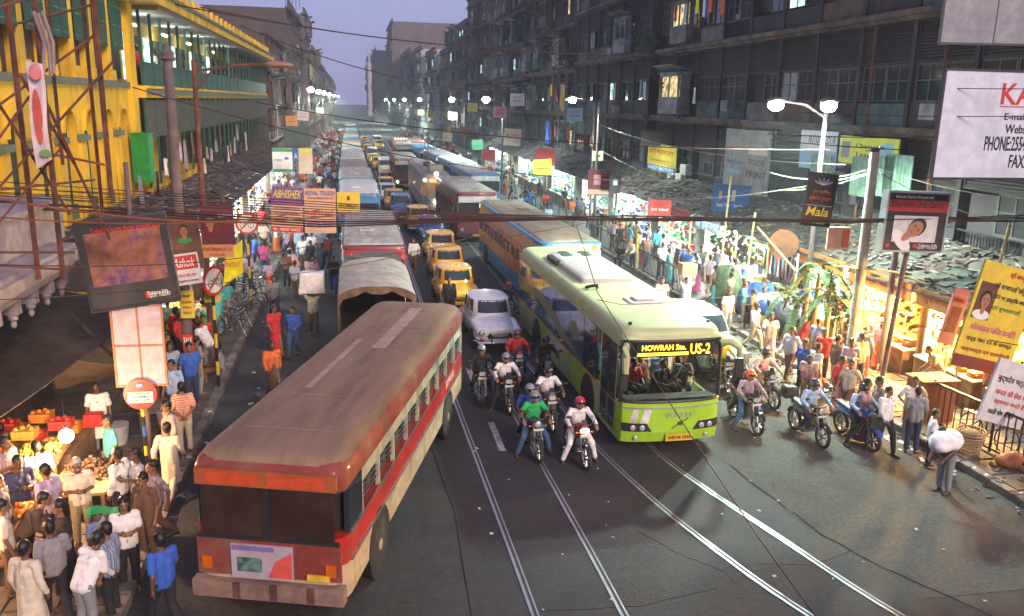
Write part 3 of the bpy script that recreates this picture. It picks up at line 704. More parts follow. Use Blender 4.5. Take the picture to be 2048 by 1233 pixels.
    for g in (-1,1):
        q = MB(); q.rings((g*(w_-.32),-l-.05,.8),(g*(w_-.32),-l+.05,.8),[(0,.05),(.01,.1),(.1,.11)],14); part('headlight', q, LAMPON if lit else LENS, t, True)
        q = MB(); q.ball((g*(w_-.12),-l-.0,.95), .05, 10, 6, (1,.6,1)); part('indicator', q, AMBER, t, 2)
        q = MB(); q.tube([(g*(w_-.05),-l,zw1),(g*(w_+.2),-l-.15,zw1-.05),(g*(w_+.22),-l-.15,zw1-.2)],.015,5); q.box((g*(w_+.22),-l-.15,zw1-.38),(.16,.05,.32)); part('wing_mirror', q, BLK, t)
        q = MB(); q.b2(g*(w_-.34),g*(w_-.16),l-.02,l+.03,.75,1.0); part('tail_light', q, REDL, t)
    q = MB(); q.b2(-w_, w_, -l-.1, -l+.05, .34, .52); part('front_bumper', q, BLK, t)
    q = MB(); q.b2(-w_, w_, l-.05, l+.1, .34, .54); part('rear_bumper', q, BUSC[low], t)
    q = MB(); q.b2(-.28,.28,-l-.115,-l-.1,.38,.5); pp = part('number_plate', q, PLATEY, t)
    # rear window
    q = MB(); q.b2(-w_+.22, w_-.22, l-.06, l-.02, zw0+.05, zw1-.05); part('rear_window', q, GLASS, t)
    q = MB(); q.b2(-w_+.14, w_-.14, l-.02, l+.012, zw1, zw1+.04); q.b2(-w_+.14,w_-.14,l-.02,l+.012,zw0,zw0+.04); q.b2(-.03,.03,l-.02,l+.012,zw0,zw1); part('rear_window_frame', q, BUSC[upper], t)
    for y in (-l+2.3, l-2.4):
        for g in (-1,1):
            a = MB(); a.rings((g*(w_-.3),y,.52),(g*(w_+.012),y,.52),[(0,.5),(.31,.58)],20); part('wheel_arch', a, DARKIN, t)
            wheel(t, g*(w_-.13), y, .48, .26, STEEL, g)
    q = MB(); q.b2(-w_+.3,w_-.3,-l+.4,l-.5,.25,.4); part('chassis', q, DARKIN, t)
    return t
# ------------------------------------------------------------------ the red and cream bus in the foreground (its blank end faces the camera)
ang = R(-17)
FB = thing('old_bus', 'large old red and cream bus with dusty brown roof turning across the foreground', 'bus', (.15,17.55,0), ang)
w_, l, H = 1.22, 5.35, 2.94
FBROOF = mat('dusty_brown_bus_roof', (.2,.125,.075), .82, grime=(.28,.185,.12), gscale=1.3, var=.3, scale=2.2, bump=.35, bscale=14, stretch=(1,.16,1))
REDP = mat('faded_shaded_red_paint', (.2,.03,.022), .65, grime=(.19,.085,.055), gscale=1.6, coat=.1); REDS = mat('bright_red_paint', (.42,.014,.014), .45, grime=(.24,.05,.04), gscale=2.2, coat=.15)  # faded red darkened further, putting the end wall's shade into the paint
CRM = mat('dirty_cream_paint', (.46,.36,.22), .55, grime=(.3,.22,.14), gscale=1.5); GRNF = mat('pale_green_frame', (.38,.4,.29), .55, grime=(.2,.2,.14))
ORP = mat('orange_band_paint', (.36,.1,.025), .5, grime=(.35,.07,.03))
part('lower_body', ring_band(w_, l, .56, 1.15, .28), CRM, FB); part('red_band', ring_band(w_+.006, l+.004, 1.15, 1.62, .28), REDS, FB)
part('interior', ring_band(w_-.16, l-.16, 1.4, 2.6, .2), DARKIN, FB)
part('roof', roof_mb(w_-.03, l-.03, H-.3, .3, .35), FBROOF, FB, True)
re_ = MB(); re_.loft([[(x,y,H-.56) for x,y in rrect(w_,l,.28)],[(x,y,H-.3) for x,y in rrect(w_+.01,l+.01,.28)],[(x,y,H-.17) for x,y in rrect(w_-.035,l-.03,.28)],[(x,y,H-.06) for x,y in rrect(w_-.17,l-.15,.28)],[(x,y,H-.08) for x,y in rrect(w_-.25,l-.25,.28)]]); part('roof_edge', re_, REDP, FB, True)
for k in range(6):                      # raised seams of the roof sheets
    q = MB(); y = -l+1.1+k*1.65; q.tube([(x, y, H-.3+.3*math.sin(min(1,(1-(abs(x)/w_)**2.2)*1.3)*PI/2)+.004) for x in [(-w_+.1)+(2*w_-.2)*i/12 for i in range(13)]], .012, 4); part('roof_seam', q, FBROOF, FB)
q = MB(); q.b2(.0,.3,.6,4.3,H-.012,H+.014); part('roof_patch', q, mat('roof_patch_sheet', (.36,.245,.19), .8, grime=(.3,.2,.15), gscale=.9), FB); q = MB(); q.b2(-.5,-.38,-2.2,1.2,H-.02,H+.008); part('roof_patch', q, mat('roof_patch_sheet'), FB)
NW = 9; y0, y1 = -l+1.0, l-.35; pw = (y1-y0)/NW
for g in (-1,1):
    for k in range(NW+1):
        q = MB(); q.b2(g*w_-g*.07, g*w_-g*.0, y0+k*pw-.035, y0+k*pw+.035, 1.62, 2.4); part('window_pillar', q, GRNF, FB)
    for k in range(NW):
        yc = y0+(k+.5)*pw
        q = MB(); q.b2(g*w_-g*.05, g*w_-g*.02, yc-pw/2+.036, yc+pw/2-.036, 2.12, 2.4); part('window_shutter', q, GRNF, FB)
        q = MB(); [q.b2(g*w_-g*.04, g*w_-g*.025, yc-pw/2, yc+pw/2, 1.8+.1*i, 1.815+.1*i) for i in range(3)]; part('window_bars', q, STEEL, FB)
        q = MB(); q.b2(g*w_-g*.13, g*w_-g*.115, yc-pw/2, yc+pw/2, 1.62, 2.15); part('window', q, GLASS, FB)
    q = MB(); q.b2(g*(w_-.08), g*(w_+.004), -l+.25, -l+.96, 1.62, 2.4); part('window_corner', q, GLASS, FB)
    for k in range(8):
        q = MB(); y = -l+.5+k*1.3; q.b2(g*(w_+.0),g*(w_+.012), y-.02, y+.02, .57, 1.15); part('panel_strip', q, CRM, FB)
    q = MB(); q.b2(g*w_, g*(w_+.03), -l+.3, l-.3, 1.13, 1.17); q.b2(g*w_, g*(w_+.025), -l+.3, l-.3, 1.6, 1.64); part('rub_rail', q, STEEL, FB)
    for y in (-l+1.95, l-2.3):
        a = MB(); a.rings((g*(w_-.3),y,.55),(g*(w_+.016),y,.55),[(0,.55),(.316,.66)],24); part('wheel_arch', a, DARKIN, FB); wheel(FB, g*(w_-.12), y, .5, .28, mat('cream_rim', (.35,.28,.18), .6), g)
# end wall with wide dark window, orange band and advert panel
q = MB(); q.b2(-w_+.1, w_-.1, -l-.035, -l+.03, 2.42, 2.68); part('orange_band', q, ORP, FB)
for a, b in ((-.95,-.1),(.02,.95)):
    q = MB(); q.b2(a, b, -l-.048, -l-.034, 2.46, 2.64); part('route_panel', q, mat('orange_red_paint', (.5,.07,.02), .5), FB)
BRG = mat('shaded_brown_glass', (.03,.016,.012), .3, grime=(.055,.03,.022), gscale=1.2, bump=0)  # brown glass toned down so its colour holds the shade on this end
for a, b in ((-w_+.16,-.05),(.05,w_-.16)):
    q = MB(); q.b2(a, b, -l-.01, -l+.03, 1.58, 2.4); part('end_window', q, BRG, FB)
q = MB(); q.b2(-.05,.05,-l-.03,-l+.03,1.57,2.4); part('window_divider', q, BLK, FB)
for g in (-1,1):
    q = MB(); [q.cyl((g*(w_+.003),-l+.35+.32*k,1.58),(g*(w_+.016),-l+.35+.32*k,1.58),.012,n=5) for k in range(32)]; [q.cyl((g*(w_+.003),-l+.35+.32*k,1.2),(g*(w_+.016),-l+.35+.32*k,1.2),.012,n=5) for k in range(32)]; part('rivets', q, REDS, FB, stuff=True)
for x in (-.55,.4):
    pass
q = MB(); q.b2(-w_+.08,w_-.08,-l-.03,-l+.02,1.52,1.58); q.b2(-w_+.08,w_-.08,-l-.03,-l+.02,2.395,2.43); part('window_frame', q, BLK, FB)
q = MB(); q.b2(-w_+.06, w_-.06, -l-.02, -l+.03, .9, 1.52); part('red_end_panel', q, REDP, FB)
q = MB(); q.b2(-.6, .4, -l-.05, -l-.02, .88, 1.46); ad = part('advert_panel', q, mat('advert_white', (.36,.32,.36), .6, grime=(.4,.3,.35)), FB)
q = MB(); q.loft([[(.0,-l-.06,.92),(.38,-l-.06,.92),(.38,-l-.05,.92),(.0,-l-.05,.92)],[(.12,-l-.06,1.2),(.38,-l-.06,1.36),(.38,-l-.05,1.36),(.12,-l-.05,1.2)]]); part('advert_print', q, mat('advert_red', (.6,.08,.06), .6), ad)
q = MB(); q.b2(-.58,.1,-l-.06,-l-.05,1.36,1.44); part('advert_print', q, mat('advert_purple', (.2,.13,.33), .6), ad)
q = MB(); q.b2(-.5,-.1,-l-.06,-l-.05,1.0,1.24); part('advert_print', q, mat('advert_green', (.1,.2,.16), .6, var=.7, scale=6), ad)
q = MB(); q.b2(-w_-.0, w_+.0, -l-.14, -l+.05, .56, .84); part('rear_bumper', q, mat('dirty_bumper', (.25,.16,.12), .7, grime=(.12,.08,.06)), FB); q = MB(); q.b2(.62,.98,-l-.06,-l-.03,.92,1.02); part('number_plate', q, PLATEY, FB); q = MB(); [q.cyl((x,-l+.02,.98+.22*j),(x,-l-.03,.98+.22*j),.012,n=5) for x in [-1.1+.2*k for k in range(12)] for j in (0,2)]; part('rivets', q, REDP, FB, stuff=True)
for x in (-.5,.1,.7): q = MB(); q.b2(x-.06,x+.06,-l-.15,-l-.13,.58,.84); part('bumper_strap', q, RUST, FB)
for g in (-1,1):
    q = MB(); q.b2(g*(w_-.3),g*(w_-.14),-l-.05,-l-.02,1.0,1.2); part('tail_light', q, AMBER, FB)
q = MB(); q.b2(-w_+.3,w_-.3,-l+.3,l-.3,.3,.5); part('chassis', q, DARKIN, FB)
lettering('EXPRESS', FB, (w_+.006, l-2.0, 1.4), 1.1, .2, mat('cream_print', (.6,.5,.35), .6), 'east')
q = MB(); q.box((.62,l-.25,1.9),(.9,.03,.9)); part('front_window', q, GLASS, FB)
# ------------------------------------------------------------------ the green city bus
GB = thing('city_bus', 'lime green low-floor city bus with lit amber destination sign, front facing the camera', 'bus', (7.35,24.45,0), R(1.0))
w_, l, H = 1.27, 6.0, 3.12
LIME = mat('lime_paint', (.34,.6,.03), .3, coat=.5, var=.08, bump=.03); PGRN = mat('pale_green_paint', (.5,.58,.27), .35, coat=.4, var=.08, grime=(.4,.48,.2), gscale=.6, bump=.03)
GROOF = mat('pale_green_roof', (.5,.56,.27), .5, var=.05, grime=(.42,.47,.23), gscale=.7, bump=.04); DKG = mat('dark_glass', (.015,.03,.05), .05, bump=0, var=.1, coat=.5)
lb = MB(); lb.loft([[(x,y,z) for x,y in rrect(a,b,.32)] for a,b,z in ((w_,l,.3),(w_,l,1.2),(w_-.06,l-.06,1.2),(w_-.06,l-.06,.45))]); part('lower_body', lb, PGRN, GB)
part('roof', roof_mb(w_-.01, l-.02, H-.3, .3, .4), GROOF, GB, True)
# cabin behind the glass: floor, ceiling, far walls, seats and poles
q = MB(); q.b2(-w_+.06,w_-.06,-l+.12,l-.1,.5,.62); part('cabin_floor', q, mat('cabin_grey', (.06,.06,.065), .8), GB)
q = MB(); q.b2(-w_+.06,w_-.06,-l+.1,l-.05,2.7,2.84); part('cabin_ceiling', q, mat('cabin_white', (.4,.42,.4), .7), GB)
q = MB(); q.b2(-w_+.08,w_-.08,-l+3.6,-l+3.66,1.2,2.72); part('cabin_bulkhead', q, DARKIN, GB)
for i, (x, y) in enumerate(((-.9,-3.6),(-.4,-3.4),(.5,-3.5),(.9,-3.1),(-.8,-2.6),(.7,-2.5))):
    q = MB(); q.box((x,y,1.5),(.42,.1,.62)); q.box((x,y-.22,1.35),(.42,.42,.08)); part('seat', q, mat('seat_blue', (.03,.06,.14), .7), GB)
for x, y in ((-.55,-4.6),(.55,-4.6),(-.5,-3.0),(.5,-3.0)):
    q = MB(); q.cyl((x,y,1.2),(x,y,2.7),.018); part('grab_pole', q, mat('yellow_pole', (.6,.42,.03), .4), GB)
# side glazing with tinted printed film, and door
q1 = MB(); q1.b2(w_-.05, w_, -l+.3, l-.12, 2.62, H-.28); q1.b2(-w_, -w_+.05, -l+.3, l-.12, 2.62, H-.28); part('cant_panel', q1, GROOF, GB)
FILM = mat('blue_printed_film', (.03,.1,.22), .07, bump=0, var=.5, scale=1.1, coat=.5, grime=(.13,.2,.17), gscale=.8)
SIDEW = [(-3.9,-2.75),(-2.7,-1.3),(-1.25,.35),(.4,2.0),(2.05,5.85)]
for g in (-1,1):
    for i, (a, b) in enumerate(SIDEW):
        q = MB(); q.b2(g*(w_-.03), g*(w_+.004), a, b, 1.2, 2.64); part('side_window', q, DKG if i == 0 else FILM, GB)
    q = MB(); q.b2(g*(w_-.04), g*(w_-.001), -3.95, l-.13, 1.19, 2.66); part('window_surround', q, BLK, GB)
    q = MB(); q.b2(g*w_, g*(w_+.012), -l+.35, l-.12, 1.14, 1.2); part('orange_line', q, mat('orange_line', (.6,.22,.02), .4), GB)
    for k, (a, b, m_) in enumerate(((-l+.4,-4.0,PGRN),(-3.3,-1.2,LIME),(-1.0,.8,PGRN),(1.0,2.4,LIME))):
        q = MB(); q.b2(g*w_, g*(w_+.006), a, b, .34, 1.12); part('body_panel', q, m_, GB)
    # flowing print on the side glass
    q = MB(); q.loft([[(g*(w_+.006), y_, z_-.16*s_), (g*(w_+.006), y_, z_+.16*s_), (g*(w_+.009), y_, z_+.16*s_), (g*(w_+.009), y_, z_-.16*s_)] for y_, z_, s_ in ((-2.0,1.35,.3),(-.5,1.5,1),(1.2,1.85,1.3),(3,2.0,1),(5.6,1.7,.8))]); part('side_print', q, mat('olive_print', (.2,.2,.06), .4), GB)
    q = MB(); q.rings((g*w_, -.1, .78), (g*(w_+.01),-.1,.78), [(0,.34),(.01,.34)], 28); part('round_print', q, mat('pale_lilac_print', (.55,.5,.55), .5), GB)
    q = MB(); q.rings((g*(w_+.002), -1.75, 1.95), (g*(w_+.008),-1.75,1.95), [(0,.36),(.006,.36)], 24, (1.2,.75)); part('round_print', q, mat('olive_print', (.2,.2,.06), .4), GB)
    for y in (-l+2.7, l-3.2):
        a = MB(); a.rings((g*(w_-.35),y,.52),(g*(w_+.018),y,.52),[(0,.5),(.368,.62)],26); part('wheel_arch', a, DARKIN, GB); wheel(GB, g*(w_-.15), y, .48, .28, STEEL, g, 24)
for a in (-5.55,-4.95):
    q = MB(); q.b2(-w_-.006,-w_+.02,a,a+.56,.42,2.6); dr = part('door_leaf', q, BLK, GB); q = MB(); q.b2(-w_-.012,-w_-.005,a+.06,a+.5,.55,2.5); part('door_glass', q, DKG, dr)
# panel seams of the door side
q = MB(); q.b2(-w_-.01,-w_-.002,-5.63,-5.58,.4,2.65); q.b2(-w_-.01,-w_-.002,-4.36,-4.32,.4,2.65); part('door_frame', q, LIME, GB)
# front end: stacked curved sections
def front_arc(z, bulge, wx, n=12, y=-6.0):
    return [(wx*math.sin(-PI/2+PI*i/n)*1.0, y - bulge*math.cos(-PI/2+PI*i/n)**.7 + .12, z) for i in range(n+1)]
def front_band(z0, z1, b0, b1, w0, w1, th=.05):
    mb = MB(); A = front_arc(z0,b0,w0); B = front_arc(z1,b1,w1); n = len(A)
    A2 = [(x,y+th,z) for x,y,z in A]; B2 = [(x,y+th,z) for x,y,z in B]; vs = A+B+A2+B2; fs = []
    for i in range(n-1): fs += [(i,i+1,n+i+1,n+i),(2*n+i,3*n+i,3*n+i+1,2*n+i+1),(n+i,n+i+1,3*n+i+1,3*n+i),(i,2*n+i,2*n+i+1,i+1)]
    fs += [(0,n,3*n,2*n),(n-1,3*n-1,4*n-1,2*n-1)]; mb.add(vs, fs); return mb
part('front_skirt', front_band(.3,.56,.26,.34,w_,w_,.25), LIME, GB, True)
part('front_panel', front_band(.56,1.16,.34,.34,w_+.004,w_+.004,.25), LIME, GB, True)
part('silver_trim', front_band(1.16,1.2,.36,.36,w_+.01,w_+.01,.1), mat('silver_trim', (.5,.52,.5), .3, .6), GB)
part('front_panel', front_band(1.2,1.3,.34,.335,w_,w_,.2), LIME, GB, True)
WSG = mat('clear_windscreen', (.8,.85,.85), .02, bump=0, var=0); WSG.node_tree.nodes['Principled BSDF'].inputs['Transmission Weight'].default_value = 1; WSG.node_tree.nodes['Principled BSDF'].inputs['IOR'].default_value = 1.02
WSG.node_tree.nodes['Principled BSDF'].inputs['Specular IOR Level'].default_value = .6
part('windscreen', front_band(1.3,2.42,.33,.2,w_-.06,w_-.08,.008), WSG, GB, True)
q = MB()
for g in (-1,1):
    q.tube([(g*(w_-.01),-5.9,1.3),(g*(w_-.03),-5.89,2.7)], .05, 6)
q.tube([(x,y,z) for x,y,z in front_arc(1.33,.34,w_-.03)], .035, 6); q.tube([(x,y,z) for x,y,z in front_arc(2.8,.2,w_-.04)], .04, 6)
part('windscreen_surround', q, BLK, GB, True)
q = MB(); q.b2(-w_+.1,w_-.1,-6.0,-5.8,2.42,2.8); part('sign_box', front_band(2.42,2.8,.2,.17,w_-.08,w_-.06,.1), BLK, GB)
LED = glow('amber_led', (1.,.5,.02), 2.4)
q = MB(); q.b2(-.98,.9,-6.098,-6.08,2.42,2.78); sg = part('led_panel', q, mat('led_black', (.01,.01,.01), .4), GB)
lettering('HOWRAH Stn.', sg, (-.3,-6.1,2.655), 1.1, .135, LED); lettering('US-2', sg, (.62,-6.1,2.6), .5, .26, LED)
q = MB(); q.b2(-.96,.32,-6.104,-6.098,2.46,2.53); part('led_bar', q, LED, sg)
part('brow', front_band(2.8,2.9,.19,.1,w_-.0,w_-.04,.3), GROOF, GB, True)
lettering('WBSTC', GB, (.18,-6.232,1.0), .78, .12, mat('silver_letter', (.45,.5,.4), .4, .3))
def fy(x): s_ = max(-1,min(1,x/1.27)); return -5.88-.34*(1-s_*s_)**.35
def fpatch(xa, xb, z0, z1, off, n=8):
    mb = MB(); secs = []
    for i in range(n+1):
        col = []
        for v, z in ((0,z0),(1,z1)): x = xa(v)+(xb(v)-xa(v))*i/n; col.append((x, fy(x)-off, z))
        secs.append([col[0], col[1], (col[1][0],col[1][1]+.03,col[1][2]), (col[0][0],col[0][1]+.03,col[0][2])])
    return mb.loft(secs)
for a, b, m_ in ((-.72,-.55,WHITEP),(-.98,-.85,WHITEP)):
    part('white_stripe', fpatch(lambda v: a-.1*v, lambda v: b-.07*v, 1.14, .8, .006), m_, GB)
for g in (-1,1):
    hc = part('headlight_cluster', fpatch(lambda v: g*(.66-.14*v), lambda v: g*1.235, .8, .585, .008, 12), BLK, GB)
    for x in (.98,.76): q = MB(); yy = fy(x)-.01; q.ball((g*x,yy,.68),.075,14,8,(1,.35,1)); part('headlight', q, LENS, hc, 2)
    q = MB(); q.ball((g*.9,fy(.9)-.0,.42),.06,12,8,(1,.4,1)); part('fog_lamp', q, LENS, GB, 2)
q = MB(); q.box((.18,-6.235,.78),(.5,.012,.018),ry=-.55); q.box((.18,-6.24,.78),(.1,.016,.09)); part('front_emblem', q, mat('emblem_grey', (.09,.1,.09), .4, .5), GB)
q = MB(); q.b2(-.17,.53,-6.235,-6.215,.33,.5); pp = part('number_plate', q, PLATEY, GB); lettering('WB19E 0596', pp, (.18,-6.237,.415), .58, .09, INK)
q = MB()
for a, b in ((-.45,-.1),(-.2,.35)): pass
for x0 in (-.7,.35):
    q.tube([(x0,-6.15,1.36),(x0+.35,-6.2,1.42),(x0+.75,-6.2,1.4)], .012, 5)
part('wiper', q, BLK, GB)
q = MB(); q.b2(-1.15,1.15,-6.0,-5.6,1.2,1.34); part('dashboard', q, DARKIN, GB)
q = MB(); q.tube([(.55+.24*math.cos(a),-5.5+.1*math.sin(a),1.62+.2*math.sin(a)) for a in [2*PI*i/16 for i in range(17)]], .015, 6); part('steering_wheel', q, BLK, GB)
# mirrors on curved arms
q = MB(); q.tube([(1.2,-6.0,2.72),(1.4,-6.15,2.75),(1.58,-6.22,2.62),(1.6,-6.22,2.4)], [.1,.1,.09,.08], 8); part('mirror_arm', q, GROOF, GB, True)
q = MB(); q.box((1.6,-6.2,2.12),(.2,.1,.46),tap=.9); part('wing_mirror', q, BLK, GB)
q = MB(); q.tube([(-1.2,-6.0,2.72),(-1.28,-6.2,2.7),(-1.3,-6.25,2.5),(-1.28,-6.25,2.1)], [.07,.09,.1,.08], 8); part('wing_mirror', q, GROOF, GB, True)
q = MB(); q.box((-1.3,-6.22,1.85),(.16,.08,.34)); part('wing_mirror', q, BLK, GB)
# roof gear
ACM = mat('roof_unit_plastic', (.5,.46,.42), .5, var=.06, grime=(.42,.38,.34), gscale=1)
q = MB(); q.loft([[(x,y+1.35,z) for x,y in rrect(a,b,.2)] for a, b, z in ((.86,2.25,H-.03),(.84,2.2,H+.12),(.74,2.05,H+.2))]); ac = part('roof_unit', q, ACM, GB, True)
for x in (-.35,.35):
    for y in (2.7,3.15): q = MB(); q.rings((x,y,H+.2),(x,y,H+.225),[(0,.21),(.025,.2)],18); part('fan_grille', q, mat('fan_dark_green', (.05,.08,.04), .6), ac)
for k in range(5): q = MB(); q.box((-.86+.0,1.9+.25*k,H+.1),(.2,.13,.16)); part('vent_slot', q, BLK, ac)
q = MB(); q.loft([[(x+.15,y-3.3,z) for x,y in rrect(a,b,.1)] for a, b, z in ((.48,.42,H-.02),(.44,.38,H+.05))]); q.loft([[(x+.15,y-3.3,z) for x,y in rrect(a,b,.08)] for a, b, z in ((.3,.26,H+.05),(.26,.22,H+.11))]); part('roof_hatch', q, ACM, GB)
for x in (-.98,1.02): q = MB(); q.cyl((x,-5.55,H-.12),(x,-5.55,H+.04),.06,.045); part('marker_lamp', q, BLK, GB)
q = MB(); q.tube([(-.9,-1.5,H+.02),(-.8,-1.7,H+.1),(-.65,-1.75,H+.12),(-.6,-1.6,H+.02)], .05, 6); part('roof_rope', q, BLK, GB, True)
point_light((7.3,19.9,2.6), 75, (.85,1,.85), .1, 'cabin_lamp'); point_light((7.3,23.5,2.6), 60, (.8,1,.95), .1, 'cabin_lamp')
# people in the bus
for i, (x, y, tc_, ps, hh) in enumerate(((.8,-4.9,'grey','sit',1.7),(.25,-4.7,'sky','stand',1.62),(-.15,-4.4,'brown','stand',1.5),(-.5,-4.9,'red','sit',1.6),(.2,-5.1,'navy','sit',1.6),(-.8,-4.2,'black','stand',1.58),(.75,-3.9,'cream','stand',1.6),(-.35,-3.8,'magenta','sit',1.7),(.45,-3.9,'white','stand',1.62))):
    person(ps, (7.35+x, 24.45+y, .62 if ps == 'stand' else .84), R(-12+i*9 % 40), ['driver in grey shirt behind the green bus windscreen','man in pale blue shirt standing inside the green bus','passenger in brown top standing in the green bus','seated passenger in red near the door of the green bus','dark clothed passenger seated beside the driver','passenger in black standing deep in the green bus','passenger in cream standing behind the driver','seated passenger in magenta inside the green bus','passenger in white at the back of the bus cabin'][i], tc=tc_, h=hh, lod=0, group='passengers in the green bus')
# ------------------------------------------------------------------ truck with canvas hood, seen from behind
TK = thing('covered_truck', 'goods truck with pale canvas hood and open dark back behind the red bus', 'truck', (.62,27.1,0), 0)
CANV = mat('canvas', (.46,.42,.35), .9, grime=(.33,.28,.21), gscale=1.2, bump=.4, bscale=14); CANV2 = mat('brown_canvas', (.22,.13,.08), .9, grime=(.12,.08,.05))
def cv(u, v):
    x = -1.12+2.24*u; y = -2.6+4.6*v; e = abs(2*u-1)
    return Vector((x*1.0, y, 2.66+.3*(1-e**3.2)+.035*math.sin(y*3.4)*(1-e)+.02*noise.noise(Vector((x*3,y*2,1)))))
q = MB(); q.sheet(cv, 18, 26, .03); part('canvas_hood', q, CANV, TK, True)
for g in (-1,1):
    q = MB(); q.sheet(lambda u, v: Vector((g*(1.12+.02*math.sin(v*30)), -2.6+4.6*v, 2.64-.95*u)), 5, 26, .02); q2 = MB()
    q2.loft([[(g*1.1,y,z),(g*1.14,y,z)] for y, z in ()]) if False else None
    q = MB(); q.b2(g*1.1,g*1.13,-2.55,2.0,1.1,2.66); part('canvas_side', q, CANV2, TK)
def flap(u, v):
    x = -1.14+2.28*u; e = abs(2*u-1); top = 2.66+.28*(1-e**3.2)
    dr = .14+.1*abs(math.sin(u*9))*(1)+.35*max(0,e-.86)*5
    return Vector((x, -2.66-.03*math.sin(u*34)*v, top-dr*v))
q = MB()
top = [flap(i/30, 0) for i in range(31)]; bot = [flap(i/30, 1) for i in range(31)]
q.loft([[tuple(a), tuple(b), (b.x,b.y+.03,b.z), (a.x,a.y+.03,a.z)] for a, b in zip(top, bot)]); part('canvas_flap', q, CANV2, TK)
q = MB(); q.b2(-1.12,1.12,-2.62,2.0,.9,1.08); part('cargo_bed', q, RUST, TK); q = MB(); q.b2(-1.12,1.12,-2.66,-2.6,1.05,1.6)
for x in (-1.0,-.5,0,.5,1.0): q.b2(x-.03,x+.03,-2.7,-2.66,1.05,1.6)
part('tailgate', q, mat('truck_brown', (.05,.03,.025), .8), TK)
q = MB(); q.b2(-1.08,1.08,1.9,1.96,1.1,2.7); part('headboard', q, DARKIN, TK)
q = MB(); q.b2(-.5,.1,-1.8,-.9,1.08,1.7); q.b2(.2,.8,-1.2,-.5,1.08,1.55); part('cargo', q, mat('dark_sack', (.05,.04,.03), .9), TK, stuff=True)
CABG = mat('cab_green_grey', (.1,.13,.1), .6, grime=(.2,.2,.16)); q = MB(); q.loft([[(x,y+3.1,z) for x,y in rrect(a,b,.15)] for a, b, z in ((1.08,.95,.5),(1.1,.97,1.6),(1.05,.9,2.55),(1.0,.85,2.72))]); part('cab', q, CABG, TK)
q = MB(); q.rings((-.45,3.1,2.72),(-.45,3.1,2.86),[(0,.34),(.1,.34),(.14,.3)],20); part('roof_tank_lid', q, CABG, TK, True); q = MB(); q.box((.25,3.1,2.8),(1.2,.9,.16)); part('roof_rack', q, CABG, TK)
for y in (-1.4,2.9):
    for g in (-1,1): wheel(TK, g*.92, y, .48, .3, RUST, g)
q = MB(); q.b2(-1.05,1.05,-2.6,-2.5,.5,.62); q.b2(-.35,.35,-2.5,3.9,.5,.9); part('chassis', q, DARKIN, TK)
for g in (-1,1): q = MB(); q.b2(g*.75,g*.95,-2.64,-2.6,.55,.68); part('tail_light', q, REDL, TK)
# ------------------------------------------------------------------ tram
TR = thing('tram', 'pale grey two car tram with box on roof and lit headlamp in the middle lane', 'tram', (5.95,70.2,0), 0)
TW = BUSC['white']; w_, l = 1.05, 8.2
q = MB(); hexf = lambda y, s_, z: [(-w_*s_,y,z),(w_*s_,y,z)]
def tram_ring(z, wx, ll, tip): return [(wx,-ll+.9,z),(wx,ll-.9,z),(wx*.6,ll,z),(-wx*.6,ll,z),(-wx,ll-.9,z),(-wx,-ll+.9,z),(-wx*tip,-ll,z),(wx*tip,-ll,z)]
part('lower_body', MB().loft([tram_ring(.45,w_-.05,l-.1,.62),tram_ring(1.55,w_,l,.66)]), TW, TR); part('interior', MB().loft([tram_ring(1.4,w_-.1,l-.15,.6),tram_ring(2.6,w_-.1,l-.15,.6)]), glow('tram_interior', (.5,.28,.1), .12), TR)
part('upper_body', MB().loft([tram_ring(2.45,w_,l,.66),tram_ring(2.85,w_-.02,l-.02,.66)]), TW, TR); part('roof', MB().loft([tram_ring(2.85,w_+.08,l+.08,.7),tram_ring(3.0,w_,l-.05,.64),tram_ring(3.15,w_*.6,l-.4,.6)]), GREYROOF, TR)
for g in (-1,1):
    for k in range(17):
        q = MB(); y = -l+.95+k*.905; q.b2(g*(w_-.04),g*(w_+.005),y-.08,y+.08,1.55,2.46); part('window_pillar', q, TW, TR)
    q = MB(); q.b2(g*(w_-.03),g*(w_-.01),-l+.95,l-.95,1.95,2.0); part('window_rail', q, TW, TR); q = MB(); q.b2(g*w_,g*(w_+.012),-l+.95,l-.95,1.3,1.4); part('side_stripe', q, BUSC['navy'], TR)
for x in (-.62,-.0,.62):
    q = MB(); q.b2(x-.05,x+.05,-l-.01,-l+.05,1.55,2.46); part('front_pillar', q, TW, TR)
q = MB(); q.b2(-.5,.5,-l-.05,-l-.01,2.52,2.74); db = part('destination_board', q, glow('lit_orange_board', (1,.3,.06), .8), TR)
for x, z in ((0,3.12),(-.85,2.66),(.85,2.66),(0,1.05),(.92,1.2)):
    q = MB(); q.ball((x,-l-.06+(.22 if abs(x)>.5 else 0),z),.12 if x == 0 else .08,12,8,(1,.4,1)); part('headlight', q, LAMPON, TR, 2)
q = MB(); q.box((0,-l+.25,3.1),(.4,.5,.34)); q.box((.1,-l+1.7,3.4),(1.0,1.3,.5)); q.box((.1,-l+2.6,3.26),(.7,.6,.3)); part('roof_box', q, GREYROOF, TR)
q = MB(); q.box((-.1,-1,3.3),(.5,.7,.4)); q.tube([(0,0,3.3),(0,3.4,5.9)], .03, 6); q.tube([(-.5,3.4,5.9),(.5,3.4,5.9)], .03, 6); q.tube([(0,-1.2,3.3),(0,-1.3,4.9)],.02,5); part('trolley_pole', q, BLK, TR)
q = MB(); q.tube([(-.8,-l+.05,1.45),(-.35,-l-.05,.98),(0,-l-.07,.84),(.35,-l-.05,.98),(.8,-l+.05,1.45)], .03, 5); part('front_emblem', q, BUSC['navy'], TR)
q = MB(); q.b2(-.9,.9,-l+.05,l,.15,.45); part('undercarriage', q, DARKIN, TR)
